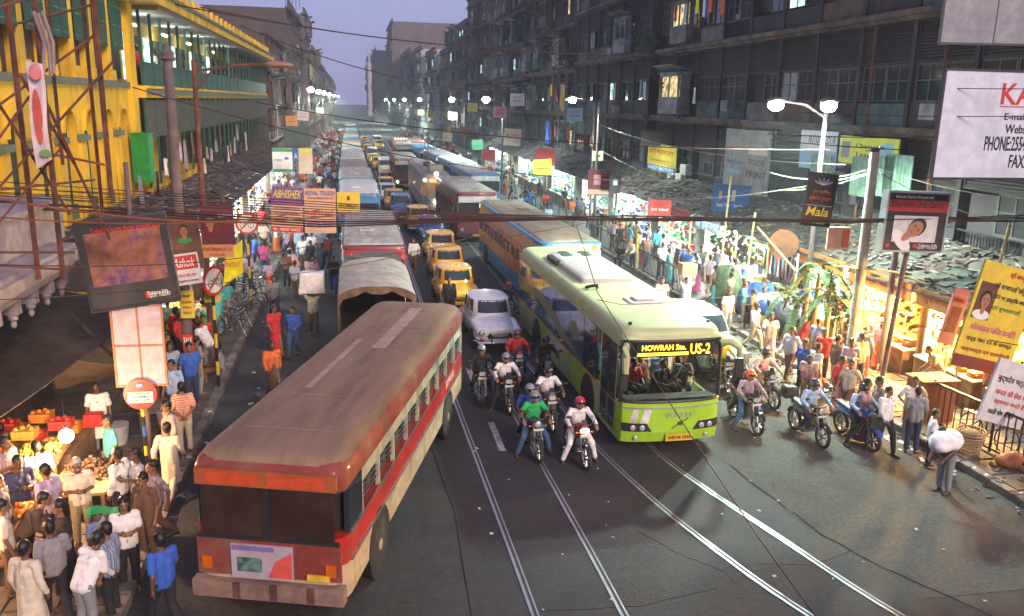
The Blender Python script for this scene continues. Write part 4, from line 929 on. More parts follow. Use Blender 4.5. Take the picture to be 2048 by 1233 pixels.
point_light((5.95,61.2,3.2), 8, (1,.8,.6), .1, 'tram_lamp')
# ------------------------------------------------------------------ the column of buses driving away on the left
LITW = glow('dim_lit_window', (.35,.3,.22), .35)
specs = [ # y, x, colours, label
 (36.7,.72,11,dict(low='cream',stripe='red',upper='red',roof=PALEROOF,roofedge='maroon',L=10.4,H=3.05),'red minibus with grey roof and route lettering, just ahead of the covered truck'),
 (54.3,.35,9,dict(low='blue',stripe='blue',upper='blue',roof=mat('white_bus_roof', (.62,.61,.57), .6, grime=(.5,.49,.45)),roofedge='blue',L=9.2),'blue bus with bright white roof, second bus ahead of the truck'),
 (64.6,.25,9,dict(low='cream',stripe='blue',upper='blue',roof=PALEROOF,roofedge='blue',L=9.0),'bus with pale roof and blue rim, third ahead of the truck'),
 (74.6,.1,9,dict(low='cream',stripe='teal',upper='teal',roof=GREYROOF,L=9.0),'grey roofed bus with teal sides in the left bus queue'),
 (84.8,.05,9,dict(low='yellow',stripe='maroon',upper='maroon',roof=PALEROOF,L=9.0),'pale roofed maroon bus in the left bus queue'),
 (95,.0,9,dict(low='cream',stripe='red',upper='red',roof=PALEROOF,L=9.0),'red bus with cream roof further up the left bus queue'),
 (105.5,-.05,9,dict(low='cream',stripe='red',upper='cream',roof=GREYROOF,L=9.0),'dusty roofed bus ahead of the red bus in the left bus queue'),
 (117,-.05,9,dict(low='cream',stripe='orange',upper='orange',roof=DUSTROOF,L=9.0),'orange bus with dusty roof far up the left bus queue'),
 (129,-.1,9,dict(low='blue',stripe='blue',upper='blue',roof=mat('blue_roof', (.06,.25,.42), .6, grime=(.1,.3,.4)),L=9.0),'far bus with blue roof in the left bus queue'),
 (141,-.1,9,dict(low='cream',stripe='red',upper='red',roof=DUSTROOF,L=9.0),'far dusty red bus in the left bus queue'),
 (154,-.1,9,dict(low='cream',stripe='maroon',upper='maroon',roof=DUSTROOF,L=9.0),'far maroon bus near the head of the left bus queue'),
 (170,-.1,9,dict(low='blue',stripe='blue',upper='blue',roof=mat('blue_roof'),L=9.0),'blue roofed bus at the hazy head of the left bus queue'),
 (190,-.2,9,dict(low='blue',stripe='blue',upper='blue',roof=PALEROOF,L=9.0),'last visible bus in the hazy left lane')]
for y, x, _, kw, lb in specs:
    b = bus((x,y,0), PI, lb, group='queue of buses on the left', nwin=8, detail=1 if y < 70 else 0, **kw)
    if y < 40:
        l_ = kw['L']/2
        q = MB(); q.b2(-1.0,1.0,l_-.02,l_+.03,2.44,2.74); rb = part('route_board', q, BUSC['red'], b); lettering('Mini . RTS69', rb, (.1,l_+.03,2.6), 1.5, .16, WHITEP, 'back')
        q = MB(); q.b2(-.98,-.5,l_+.0,l_+.02,2.1,2.4); part('sticker', q, mat('yellow_sticker', (.65,.55,.08), .6), b)
# ------------------------------------------------------------------ oncoming buses on the right
b = bus((8.05,38.4,0), R(1.2), 'blue and orange bus with dusty roof and lit number 71 behind the green bus', low='blue', stripe='orange', upper='orange', roof=DUSTROOF, roofedge='blue', L=14.4, W=2.45, H=3.15, frontc='blue', lit=True, group='oncoming buses', nwin=12)
q = MB(); q.b2(-.75,.75,-7.26,-7.2,2.72,3.0); rb = part('lit_route_board', q, glow('lit_cream_board', (1,.66,.4), 1.5), b); lettering('71', rb, (0,-7.26,2.86), .3, .22, mat('red_ink', (.6,.02,.02)))
for x in (-.6,.6): q = MB(); q.ball((x,-7.28,2.86),.09,10,8,(1,.5,1)); part('roof_lamp', q, LAMPON, b, 2)
point_light((7.9,30.9,3.0), 22, (1,.75,.5), .15, 'bus_front_lamp')
b = bus((7.15,55.6,0), R(1.5), 'maroon bus with grey roof and yellow route board beside the tram', low='maroon', stripe='maroon', upper='maroon', roof=GREYROOF, roofedge='maroon', L=10.6, W=2.5, H=3.1, group='oncoming buses', lit_in=None)
q = MB(); q.b2(-.75,.75,-5.4,-5.34,1.25,1.5); rb = part('route_board', q, glow('lit_yellow_board', (.7,.5,.03), .5), b); lettering('KAMARHATI', rb, (0,-5.4,1.37), 1.2, .14, INK)
q = MB(); q.b2(.1,1.0,-5.34,-5.31,2.1,2.36); part('screen_sticker', q, glow('lit_yellow_board'), b)
right = [((9.75,69.5,0),'white','blue','blue',PALEROOF,'pale roofed blue bus, nearest in the right hand bus queue'),((9.65,80.5,0),'cream','blue','blue',mat('white_bus_roof'),'bus with white roof and blue rim, second in the right hand bus queue'),((9.2,92,0),'cream','blue','blue',PALEROOF,'third pale roofed bus in the right hand bus queue'),
 ((8.5,104,0),'cream','blue','blue',mat('blue_roof'),'blue roofed bus at the back of the right hand bus queue'),((6.5,112,0),'maroon','maroon','maroon',GREYROOF,'dark roofed maroon bus behind the tram'),((5.0,86,0),'cream','maroon','maroon',GREYROOF,'maroon and cream bus tucked left behind the tram'),
 ((6.8,128,0),'maroon','red','maroon',DUSTROOF,'far dark bus with row of orange lamps on its roof'),((8.6,121,0),'cream','red','cream',PALEROOF,'far cream bus near the right pavement')]
for i, (p, a, s_, u, rf, lb) in enumerate(right):
    b = bus(p, R(2 if i < 4 else 0), lb, low=a, stripe=s_, upper=u, roof=rf, roofedge=s_ if s_ in ('blue','red') else None, L=10, group='oncoming buses', detail=0, lit=(i in (0,5)))
    if i == 6:
        for k in range(5): q = MB(); q.ball((-.8+.4*k,-5.05,3.0),.1,8,6); part('roof_lamp', q, glow('orange_lamp', (1,.35,.12), 8), b, 2)
# ------------------------------------------------------------------ cars
YEL = mat('taxi_yellow', (.85,.46,.03), .3, var=.06, coat=.4, bump=.03, grime=(.75,.4,.04), gscale=1.2); BLUP = mat('blue_car_paint', (.02,.05,.16), .25, coat=.6, bump=.02); SILV = mat('silver_green_paint', (.42,.47,.38), .28, .35, coat=.5, bump=.02, var=.05)
WCAR = mat('white_car_paint', (.76,.74,.76), .28, coat=.5, var=.04, bump=.02)
car('round', (4.65,29.1,0), R(2), 'white rounded old saloon car beside the green bus', WCAR, 'car')
car('round', (4.1,34.7,0), R(1), 'yellow taxi directly behind the white saloon car', YEL, 'taxi', 'yellow taxis in the middle lane', True)
car('round', (4.28,39.4,0), R(1), 'second yellow taxi behind the white saloon car', YEL, 'taxi', 'yellow taxis in the middle lane', True)
car('round', (4.45,44.2,0), R(0), 'third yellow taxi behind the white saloon car', YEL, 'taxi', 'yellow taxis in the middle lane', True)
car('hatch', (4.6,50.6,0), R(1), 'dark blue car between the third and fourth yellow taxis', BLUP, 'car', 'cars in the middle lane')
car('round', (4.15,55.5,0), R(2), 'fourth yellow taxi, with glowing lamp, behind the dark blue car', YEL, 'taxi', 'yellow taxis in the middle lane', True)
car('suv', (3.35,60.9,0), R(0), 'large blue estate car left of the tram front', mat('blue_estate_paint', (.05,.09,.2), .25, coat=.6), 'car', 'cars in the middle lane')
car('round', (3.1,66.4,0), R(0), 'yellow taxi behind the blue estate car', YEL, 'taxi', 'yellow taxis in the middle lane', True)
car('hatch', (2.8,71.4,0), R(0), 'white car behind the yellow taxi next to the tram', WCAR, 'car', 'cars in the middle lane')
car('van', (3.6,98.5,0), R(0), 'cream van left behind the maroon bus', mat('cream_van_paint', (.55,.53,.42), .4), 'van')
for i, (y, x, k, m_, lb) in enumerate(((77,2.9,'round',YEL,'yellow taxi hidden half behind the white car near the tram'),(83.5,3.1,'round',YEL,'yellow taxi left of the maroon and cream bus'),(106,3.1,'round',YEL,'yellow taxi ahead of the cream van'),(112,2.9,'round',YEL,'small yellow taxi ahead of the cream van'),(120,2.7,'van',mat('cream_van_paint'),'far pale van in the middle lane'),(128,2.6,'suv',mat('blue_estate_paint'),'far blue car in the middle lane'),(136,2.4,'round',YEL,'far yellow taxi behind the blue car'),(145,2.4,'round',YEL,'far yellow taxi in the haze'),(155,2.3,'hatch',WCAR,'far white car in the haze'),(166,2.2,'round',YEL,'farthest yellow taxi of the middle lane'),(150,4.6,'round',YEL,'far yellow taxi right of the middle lane'),(162,4.6,'van',mat('cream_van_paint'),'far van right of the middle lane'))):
    car(k, (x,y,0), 0, lb, m_, 'taxi' if m_ is YEL else 'car', 'far cars', m_ is YEL)
car('suv', (11.15,25.5,0), R(2), 'silver green people carrier right of the green bus', SILV, 'car')
# ------------------------------------------------------------------ motorcycles and riders
def rider(px, py, rz, lbm, lbr, tank, tc_, helm, foot=False, top='long', bc='black', bikekw={}, pill=None, dz=0):
    g_ = ground(px, py); d = Matrix.Rotation(rz, 3, 'Z'); c = g_ + d @ Vector((0,.7,0)); c.z = 0   # px,py: contact point of the front wheel
    motorcycle(c, rz, lbm, tank, **bikekw)
    person('ridefoot' if foot else 'ride', c, rz, lbr, top, tc_, 'trousers', bc, helmet=helm, group='motorcycle riders', h=1.66 if foot else 1.68)
    if pill: 
        p = c + d @ Vector((0,.42,.02)); person('ride', p, rz, pill[1], 'short', pill[0], 'trousers', 'black', helmet=pill[2], group='motorcycle riders', h=1.66)
rider(1078,928,R(2),'black motorcycle with unlit round headlamp in the front row left','rider in bright green polo shirt and silver helmet with jeans','black','green','silver',True,'short','denim',dict(round_lamp=True),('blue','older pillion passenger in blue shirt behind the green polo rider','silver'))
rider(1172,942,R(4),'maroon motorcycle with lit headlamp in the front row','rider in white sleeves, dark waistcoat and red helmet','red','white','red',True,'long','white',dict(lit=True))
rider(1106,868,R(2),'dark motorcycle ridden by the man in a white short sleeved shirt','stout rider in white short sleeved shirt and black helmet','grey','white','black',False,'short','black')
rider(1020,832,R(3),'black motorcycle of the rider in an open white shirt','rider in open white shirt and silver helmet','black','white','silver',True,'long','black')
rider(1040,775,R(0),'scooter-like red motorcycle below the white saloon car','rider in red jacket and maroon helmet in front of the white car','red','red','maroon',False,'long','denim')
rider(1098,790,R(0),'black motorcycle squeezed beside the green bus','rider in dark jacket and black helmet beside the green bus','black','black','black',False,'long','black')
rider(965,815,R(-4),'dark motorcycle at the corner of the red bus','rider in black at the corner of the red bus','black','black','silver',False,'long','black')
rider(1022,655,R(0),'small motorcycle between the white saloon car and the green bus','rider in dark blue and red helmet beside the yellow taxi','black','navy','red',False,'long','denim')
rider(1515,872,R(4),'black motorcycle nearest the right side of the green bus','rider in grey checked shirt and orange helmet right of the green bus','black','checked','orange',True,'long','denim',dict(),('black','pillion in black with dark helmet right of the green bus','black'))
rider(1548,820,R(8),'black motorcycle ridden by the man in a pink shirt','rider in dusty pink long sleeved shirt and black helmet','black','pink','black',False,'long','khaki')
rider(1645,898,R(3),'black motorcycle with luggage box on its tail','bearded rider in pale blue shirt and black waistcoat','black','sky','black',False,'long','navy',dict(box=True,round_lamp=True))
rider(1745,905,R(4),'blue motorcycle with blue front mudguard near the right kerb','rider in light blue shirt with dark band across the chest','blue','sky','black',True,'long','black')
rider(1458,792,R(2),'dark motorcycle between the green bus and the silver car','rider in yellow shirt and orange helmet between bus and silver car','black','yellow','orange',False,'short','black')
# waistcoats worn by two riders
# ================================================================== ground, road, rails
def road_mat():
    m = mat('asphalt', (.031,.029,.03), .55, var=.38, scale=9, bump=.7, bscale=40, grime=(.052,.048,.044), gscale=.35)
    n = m.node_tree.nodes; l_ = m.node_tree.links; b = n['Principled BSDF']; nz = n.new('ShaderNodeTexNoise'); nz.inputs['Scale'].default_value = .6; nz.inputs['Detail'].default_value = 6
    tc = n.new('ShaderNodeTexCoord'); l_.new(tc.outputs['Object'], nz.inputs[0]); mr = n.new('ShaderNodeMapRange'); mr.inputs[1].default_value = .3; mr.inputs[2].default_value = .7; mr.inputs[3].default_value = .65; mr.inputs[4].default_value = .95
    l_.new(nz.outputs[0], mr.inputs[0]); l_.new(mr.outputs[0], b.inputs['Roughness']); return m
ASPH = road_mat()
q = MB(); q.b2(-900,900,-300,1500,-.7,-.01); struct('ground', q, mat('earth', (.07,.06,.05), .9))
q = MB(); q.sheet(lambda u, v: Vector((-3.8+17.6*u, 3+700*v**2.2, .012*noise.noise(Vector((u*18,v**2.2*350,0))))), 40, 160, .02); 
# the junction in front opens to both sides
q.sheet(lambda u, v: Vector((-26+60*u, -8+19.5*v, .0)), 8, 4, .02); struct('road', q, ASPH, True)
PATCH = mat('new_asphalt', (.025,.023,.027), .75, var=.35, scale=10, bump=.7, bscale=40, grime=(.038,.036,.035), gscale=.7)
def strip(name, pts, wd, z, m, kind='structure'):
    q = MB(); secs = []
    for i, (x, y) in enumerate(pts):
        a = Vector(pts[max(0,i-1)]); b_ = Vector(pts[min(len(pts)-1,i+1)]); d = (b_-a).normalized(); nn = Vector((d.y,-d.x))*wd/2
        secs.append([(x-nn.x,y-nn.y,z-.01),(x+nn.x,y+nn.y,z-.01),(x+nn.x,y+nn.y,z),(x-nn.x,y-nn.y,z)])
    q.loft(secs); o = part(name, q, m, None)
    o['kind'] = kind; return o
q = MB(); e1 = [(1.7,6),(1.75,12),(1.9,16),(1.6,22),(1.6,40),(1.6,300)]; e2 = [(10.6,6),(9.55,11),(8.75,14.5),(8.0,18.5),(7.75,40),(7.75,300)]
pts = []
for (a, b_), (c, d) in zip(e1, e2): pts.append([(a,b_,.008),(c,b_ if b_>20 else d,.008),(c,b_ if b_>20 else d,.016),(a,b_,.016)])
q.loft(pts); o = part('tramway_bed', q, PATCH, None); o['kind'] = 'structure'
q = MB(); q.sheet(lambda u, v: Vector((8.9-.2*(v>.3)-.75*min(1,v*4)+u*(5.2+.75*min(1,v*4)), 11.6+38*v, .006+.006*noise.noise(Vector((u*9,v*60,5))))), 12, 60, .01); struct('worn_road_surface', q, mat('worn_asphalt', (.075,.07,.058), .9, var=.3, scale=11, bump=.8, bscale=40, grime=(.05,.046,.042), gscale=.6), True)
RAILM = mat('polished_rail', (.4,.41,.43), .42, .8, var=.15, bump=.02); GROOVE = mat('rail_groove', (.05,.035,.03), .8)
def rail_path(x_far, pts):
    out = [(x_far, 330), (x_far, 200), (x_far, 120), (x_far, 60), (x_far, 32)] ; return out + pts
paths = [rail_path(2.72, [(2.7,24),(2.74,19),(2.79,14),(2.8,11),(2.82,6)]), rail_path(4.17, [(4.17,24),(4.19,19),(4.25,14),(4.26,11),(4.3,6)]),
         rail_path(5.3, [(5.52,24),(5.72,19.4),(6.05,16.6),(6.52,14.2),(7.36,11.3),(9.2,7)]), rail_path(6.75, [(6.93,24),(7.12,18.6),(7.5,16.3),(8.08,14.0),(8.86,11.1),(10.6,6.8)])]
def smooth_path(p):
    out = []
    for i in range(len(p)-1):
        p0 = Vector(p[max(0,i-1)]); p1 = Vector(p[i]); p2 = Vector(p[i+1]); p3 = Vector(p[min(len(p)-1,i+2)])
        if p1.y > 40: out.append(tuple(p1)); continue
        for k in range(6):
            t = k/6; out.append(tuple(.5*((2*p1)+(-p0+p2)*t+(2*p0-5*p1+4*p2-p3)*t*t+(-p0+3*p1-3*p2+p3)*t**3)))
    out.append(p[-1]); return out
for p in paths:
    sp = smooth_path(p)
    g = thing('tram_rail', 'x', 'rail'); del g['category']; del g['label']; g['kind'] = 'structure'
    for off, wd, m_ in ((-.05,.052,RAILM),(.045,.03,RAILM),(.0,.06,GROOVE)):
        pp = []
        for i, (x, y) in enumerate(sp):
            a = Vector(sp[max(0,i-1)]); b_ = Vector(sp[min(len(sp)-1,i+1)]); d = (b_-a).normalized(); pp.append((x-d.y*off, y+d.x*off))
        o = strip('rail_head' if m_ is RAILM else 'rail_groove', pp, wd, .028 if m_ is RAILM else .022, m_); o.parent = g; del o['kind']
# lane line and worn marks
for k, (x, y0_, y1_) in enumerate(((3.42,18.9,20.8),(3.44,22.5,25.5),(5.35,36,48),(5.3,50,60),(2.2,33,46),(2.2,50,62))):
    strip('lane_marking', [(x,y0_),(x+.02,y1_)], .16 if k < 2 else .1, .021, mat('worn_road_paint', (.42,.42,.42), .7, grime=(.12,.12,.12), gscale=3))
# cracks and joints
for pts in ([(8.9,14.9),(9.0,13.9),(9.4,12.8),(9.9,11.8),(10.8,10.3)], [(7.2,13.1),(8.2,12.9),(9.4,13.35)], [(3.0,12.2),(4.6,12.1),(6.4,12.5)], [(5.4,14.6),(5.9,13.6),(6.5,12.9),(6.5,12.2)], [(8.6,17.3),(8.7,16.2),(8.9,14.9)]):
    pp = []
    for i in range(len(pts)-1):
        for k in range(6):
            t = k/6; pp.append((pts[i][0]*(1-t)+pts[i+1][0]*t+random.uniform(-.02,.02), pts[i][1]*(1-t)+pts[i+1][1]*t+random.uniform(-.02,.02)))
    strip('road_crack', pp, .012, .0215, mat('crack', (.035,.028,.026), .9))
rnd_ = random.Random(21)
for k, (x, y, a, b_, m_) in enumerate(((3.4,26,.4,1.6,0),(-2.6,30,.5,1.8,0),(-2.2,24,.6,1.2,1))):
    q = MB(); n = 22; P0 = [(x+a*math.cos(2*PI*i/n)*(1+rnd_.uniform(-.22,.22)), y+b_*math.sin(2*PI*i/n)*(1+rnd_.uniform(-.22,.22))) for i in range(n)]; q.loft([[(px,py,.012) for px,py in P0],[(px,py,.0185+.0004*k) for px,py in P0]]); o = part('road_patch', q, mat('tar_patch' if m_ == 0 else 'grey_patch', (.02,.019,.019) if m_ == 0 else (.065,.062,.055), .8, var=.4, scale=3, bump=.4, bscale=60, grime=(.04,.037,.035), gscale=2), None); o['kind'] = 'structure'
# pavements with kerb stones
PAVE = mat('paving', (.1,.08,.065), .8, var=.25, scale=1.5, grime=(.05,.04,.033), gscale=.9, bump=.4, bscale=25); KERBM = mat('kerb_stone', (.16,.14,.12), .8, var=.3, grime=(.07,.06,.05))
q = MB(); q.b2(-26,-4.0,11.5,420,-.05,.14); struct('pavement_left', q, PAVE); q = MB(); q.b2(14.2,30,11.5,420,-.05,.14); struct('pavement_right', q, PAVE)
# slabs on the near part of each pavement
slab = MB(); slab.box((0,0,0),(.78,.78,.05), tap=.97); slm = slab.mesh('paving_slab', PAVE); kb = MB(); kb.box((0,0,0),(.24,.96,.2), tap=.94); kbm = kb.mesh('kerb_stone', KERBM)
for side, x0_, nx, ya, yb, own in ((-1,-4.4,5,12,27,'pavement_left'),(1,14.6,4,12,25,'pavement_right')):
    P_ = bpy.data.objects[own]
    for i in range(nx):
        for j in range(int((yb-ya)/.82)):
            o = link('paving_slab', slm, P_, (x0_+side*i*.82, ya+j*.82, .147+random.uniform(-.008,.008))); o.rotation_euler = (random.uniform(-.012,.012),random.uniform(-.012,.012),random.uniform(-.01,.01))
    for j in range(44):
        o = link('kerb_stone', kbm, P_, ((-3.88 if side < 0 else 14.06)+random.uniform(-.02,.02), 12+j, .08+random.uniform(-.015,.01))); o.rotation_euler = (0,0,random.uniform(-.03,.03))
# litter
q = MB()
for k in range(160):
    if k < 40: x, y = random.uniform(2,14), random.uniform(10,20)
    elif k < 130: x, y = random.uniform(13.2,14.2), random.uniform(12,30)
    else: x, y = random.uniform(-4.4,-2.8), random.uniform(14,40)
    s_ = random.uniform(.015,.05) if k < 40 else random.uniform(.03,.11); z = .03 if abs(x) < 13.9 and x > -3.8 else .19
    q.box((x,y,z), (s_*1.6,s_,.012), random.uniform(0,3), random.uniform(-.3,.3))
o = part('litter', q, mat('paper_scraps', (.55,.54,.52), .9, var=.4, scale=.9), None); o['kind'] = 'stuff'
q = MB()
for k in range(260): x, y = random.uniform(13.5,14.9), random.uniform(12,30); q.box((x,y,.03 if x<13.9 else .19), (random.uniform(.03,.16),random.uniform(.03,.1),.03), random.uniform(0,3), random.uniform(-.4,.4))
o = part('kerb_rubbish', q, mat('brown_rubbish', (.16,.1,.06), .9, var=.6, scale=3), None); o['kind'] = 'stuff'
# ================================================================== right hand tenements
TEN = mat('sooty_plaster', (.042,.031,.036), .9, var=.35, scale=.8, grime=(.02,.017,.019), gscale=.5, bump=.4, bscale=9); LOU = mat('dark_louvre', (.026,.02,.02), .8, var=.3, grime=(.04,.032,.028)); LEDGE = mat('mossy_ledge', (.1,.07,.055), .9, var=.5, scale=1.2, grime=(.03,.028,.028), gscale=.9, bump=.5, bscale=8)
WFR = mat('window_frame_paint', (.08,.07,.06), .7, var=.3); REC = mat('recess_dark', (.012,.011,.013), .9, bump=0)
LITG = mat('lit_green_white_room', (.4,.85,.62), emit=(.5,1,.78), estr=.8, var=.75, scale=2.5); LITW2 = mat('lit_warm_room', (.7,.42,.18), emit=(1,.7,.3), estr=.5, var=.8, scale=2.5); CURT = mat('curtain', (.2,.22,.25), .9)
louvre_cache = {}
def louvre(parent, x, y, z, wd, ht, nx, big):
    key = (round(wd,2), round(ht,2), big)
    if key not in louvre_cache:
        fr = MB(); fr.b2(-.05,.05,-wd/2,-wd/2+.07,0,ht); fr.b2(-.05,.05,wd/2-.07,wd/2,0,ht); fr.b2(-.05,.05,-wd/2+.07,wd/2-.07,0,.07); fr.b2(-.05,.05,-wd/2+.07,wd/2-.07,ht-.07,ht)
        sl = MB(); st = .11 if big else .3
        for k in range(int((ht-.14)/st)): sl.box((0,0,.12+k*st),(.025,wd-.14,st*.85), ry=.5)
        louvre_cache[key] = (fr.mesh('louvre_panel', LOU), sl.mesh('slats', LOU))
    a, b_ = louvre_cache[key]; o = link('louvre_panel', a, parent, (x,y,z)); s_ = link('slats', b_, o); s_['kind'] = 'stuff'
win_cache = {}
def window(parent, x, y, z, wd, ht, style):
    key = (round(wd,2), round(ht,2), style)
    if key not in win_cache:
        f = MB(); f.b2(-.04,.04,-wd/2,-wd/2+.06,0,ht); f.b2(-.04,.04,wd/2-.06,wd/2,0,ht); f.b2(-.04,.04,-wd/2+.06,wd/2-.06,0,.06); f.b2(-.04,.04,-wd/2+.06,wd/2-.06,ht-.06,ht); f.b2(-.03,.03,-.025,.025,.06,ht-.06); f.b2(-.03,.03,-wd/2+.06,-.025,ht*.55,ht*.55+.04); f.b2(-.03,.03,.025,wd/2-.06,ht*.55,ht*.55+.04)
        p = MB(); p.b2(.0,.015,-wd/2+.05,wd/2-.05,.05,ht-.05)
        pm = {'dark':GLASS,'lit':LITG,'warm':LITW2,'curtain':CURT,'open':REC}[style]
        win_cache[key] = (f.mesh('window', WFR), p.mesh('pane', pm))
    a, b_ = win_cache[key]; o = link('window', a, parent, (x,y,z)); link('pane', b_, o)
PAN = [mat('facade_panel_%d' % i, c, .85, var=.35, scale=1.5, grime=tuple(x*.4 for x in c), gscale=.9) for i, c in enumerate(((.11,.07,.05),(.13,.12,.11),(.05,.08,.09),(.2,.17,.14),(.17,.17,.18)))]
def tenement(label, y0, y1, H, X=20., side=1, ground=3.4, fh=4.15, bay=3.2, style=0, seed=1, depth=12, m=TEN, detail=2, xjog=0.):
    """four or five storeys of enclosed verandas: parapet, window strip and louvre screen per bay"""
    rnd = random.Random(seed); t = thing('tenement_building', label, 'building', (X, y0, 0)); s = side; L = y1-y0
    q = MB(); q.b2(s*.45, s*depth, 0, L, 0, H); part('wall', q, m, t)
    nb = max(1, round(L/bay)); bw = L/nb
    zf = ground; fl = 0
    while zf < H-1.5:
        h = min(fh, H-zf)
        q = MB(); q.b2(-s*.28, s*.46, .0, L, zf-.18, zf+.04); q.b2(-s*.12, s*.46, 0, L, zf-.34, zf-.18); part('floor_ledge', q, LEDGE, t)
        kind = (fl+style) % 3
        for b_ in range(nb):
            yc = (b_+.5)*bw
            q = MB(); q.b2(0, s*.46, b_*bw-.0, b_*bw+.22, zf+.04, zf+h-.34); part('pilaster', q, m, t)
            ph = .95
            if rnd.random() < .82 or detail < 1: q = MB(); q.b2(s*.08, s*.3, b_*bw+.22, (b_+1)*bw, zf+.04, zf+ph); part('parapet_panel', q, rnd.choice((LOU,m,m,LOU,PAN[0],PAN[1],PAN[2])), t)
            if rnd.random() < (.05 if detail > 1 else .24) and fl > 0:
                pm = PAN[rnd.randrange(5)]; dp = rnd.uniform(.6,1.1); z_ = zf+rnd.uniform(.0,.4); w2 = rnd.uniform(.6,.95)*bw; q = MB(); q.b2(-s*dp, -s*.29, yc-w2/2, yc+w2/2, z_, z_+1.0); q.b2(-s*dp, -s*.29, yc-w2/2, yc+w2/2, z_+2.2, z_+2.45); [q.b2(-s*dp, -s*(dp-.08), yy-.05, yy+.05, z_+1.0, z_+2.2) for yy in (yc-w2/2+.05, yc, yc+w2/2-.05)]; q.b2(-s*(dp-.1), -s*.29, yc-w2/2+.12, yc-w2/2+.16, z_+1.0, z_+2.2); bx = part('balcony_box', q, pm, t); q = MB(); q.box((-s*(dp*.5+.2), yc, z_+2.6), (dp+.7, w2+.4, .06), 0, 0, s*.25); part('balcony_roof', q, rnd.choice(PAN), bx); q = MB(); q.b2(-s*(dp-.15), -s*(dp-.18), yc-w2/2+.1, yc+w2/2-.1, z_+1.0, z_+2.2); part('pane', q, rnd.choice((GLASS,REC,CURT,LITW2 if rnd.random()<.3 else GLASS)), bx)
            if rnd.random() < .2: q = MB(); q.box((-s*.45,yc+rnd.uniform(-1,1),zf+rnd.uniform(.3,.8)),(.35,.8,.55)); part('air_unit', q, PAN[4], t)
            else:
                q = MB(); [q.b2(s*.1, s*.13, b_*bw+.25+k*.14, b_*bw+.275+k*.14, zf+.04, zf+ph) for k in range(int((bw-.3)/.14))]; q.b2(s*.08,s*.15,b_*bw+.22,(b_+1)*bw,zf+ph-.05,zf+ph); part('iron_railing', q, BLK, t, stuff=True)
            wh = 1.35; ww_ = (bw-.22)/2
            if detail >= 1:
                for k in range(2):
                    r_ = rnd.random(); st = 'dark' if r_ < .5 else 'open' if r_ < .84 else 'curtain' if r_ < .93 else 'lit' if r_ < .97 else 'warm'
                    if rnd.random() < .85: window(t, s*(.2), b_*bw+.22+ww_*(k+.5), zf+ph, ww_-.04, wh, st)
                hh = h-.34-ph-wh-.02
                if hh > .5:
                    louvre(t, s*.14, yc+.11, zf+ph+wh, bw-.24, hh, 2, detail > 1)
            else:
                q = MB(); q.b2(s*.2, s*.24, b_*bw+.5, (b_+1)*bw-.3, zf+ph, zf+ph+wh+.3); part('window', q, [GLASS, REC, LITW2, CURT, LITG][min(4, int(rnd.random()**2.2*5.2))], t)
                q = MB(); q.b2(s*.05, s*.3, b_*bw+.24, (b_+1)*bw, zf+ph+wh+.3, zf+h-.34); part('screen_panel', q, LOU, t)
        zf += fh; fl += 1
    q = MB(); q.b2(-s*.3, s*.6, -.05, L+.05, H-.1, H+.25); q.b2(0, s*.3, 0, L, H+.25, H+1.1); part('roof_parapet', q, LEDGE, t)
    for k in range(3 if detail else 1):
        q = MB(); y = rnd.uniform(1, L-1); q.cyl((-s*.1,y,.2),(-s*.1,y,H-.3), .055, n=6); part('drain_pipe', q, RUST, t)
    # ground floor piers
    for b_ in range(nb): q = MB(); q.b2(-.0, s*.46, b_*bw, b_*bw+.35, 0, ground-.34); part('pier', q, m, t)
    return t
tenement('long sooty tenement with louvred verandas nearest the camera on the right', 12, 55.6, 20.2, 20, 1, 3.45, 4.15, 3.3, 0, 3, m=TEN)
tenement('tenement with overhanging enclosed balconies, second along the right side', 56.4, 75.5, 21.6, 19.7, 1, 3.45, 4.15, 3.2, 1, 5)
tenement('tall weathered tenement with plants on its ledges, third along the right side', 76, 98, 22.5, 19.8, 1, 3.6, 3.9, 3.1, 2, 8, detail=1, m=mat('worn_brown_plaster', (.085,.062,.055), .9, var=.3, scale=.7, grime=(.05,.045,.045), gscale=.4))
tenement('narrow dark tenement with shutters, fourth along the right side', 98.5, 121, 20.5, 19.6, 1, 3.6, 3.8, 3.0, 0, 9, detail=1)
tenement('tallest grey brown tenement with red roof room, fifth along the right side', 121.5, 150, 25.5, 19.7, 1, 3.6, 4.0, 3.4, 1, 12, detail=1, m=mat('worn_grey_plaster', (.13,.11,.105), .9, var=.3, scale=.6, grime=(.07,.06,.06), gscale=.3))
tenement('tenement with stepped roofline, sixth along the right side', 151, 176, 21, 19.5, 1, 3.6, 3.8, 3.4, 1, 13, detail=0)
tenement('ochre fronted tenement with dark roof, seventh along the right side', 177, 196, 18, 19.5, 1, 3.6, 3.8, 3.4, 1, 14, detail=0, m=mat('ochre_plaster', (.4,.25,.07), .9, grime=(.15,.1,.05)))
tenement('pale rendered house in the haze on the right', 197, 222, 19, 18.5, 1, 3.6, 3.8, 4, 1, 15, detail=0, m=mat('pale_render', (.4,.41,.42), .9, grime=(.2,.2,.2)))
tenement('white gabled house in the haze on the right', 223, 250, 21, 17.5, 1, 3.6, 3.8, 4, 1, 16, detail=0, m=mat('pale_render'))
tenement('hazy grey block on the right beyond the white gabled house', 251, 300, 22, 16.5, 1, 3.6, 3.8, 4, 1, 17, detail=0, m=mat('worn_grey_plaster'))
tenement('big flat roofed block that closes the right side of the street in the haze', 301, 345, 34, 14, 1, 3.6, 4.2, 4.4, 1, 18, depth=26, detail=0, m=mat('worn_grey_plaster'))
tenement('low far block stepping down to the street end on the right', 346, 400, 27, 9.5, 1, 3.6, 4.2, 5, 1, 19, depth=16, detail=0, m=mat('worn_grey_plaster'))
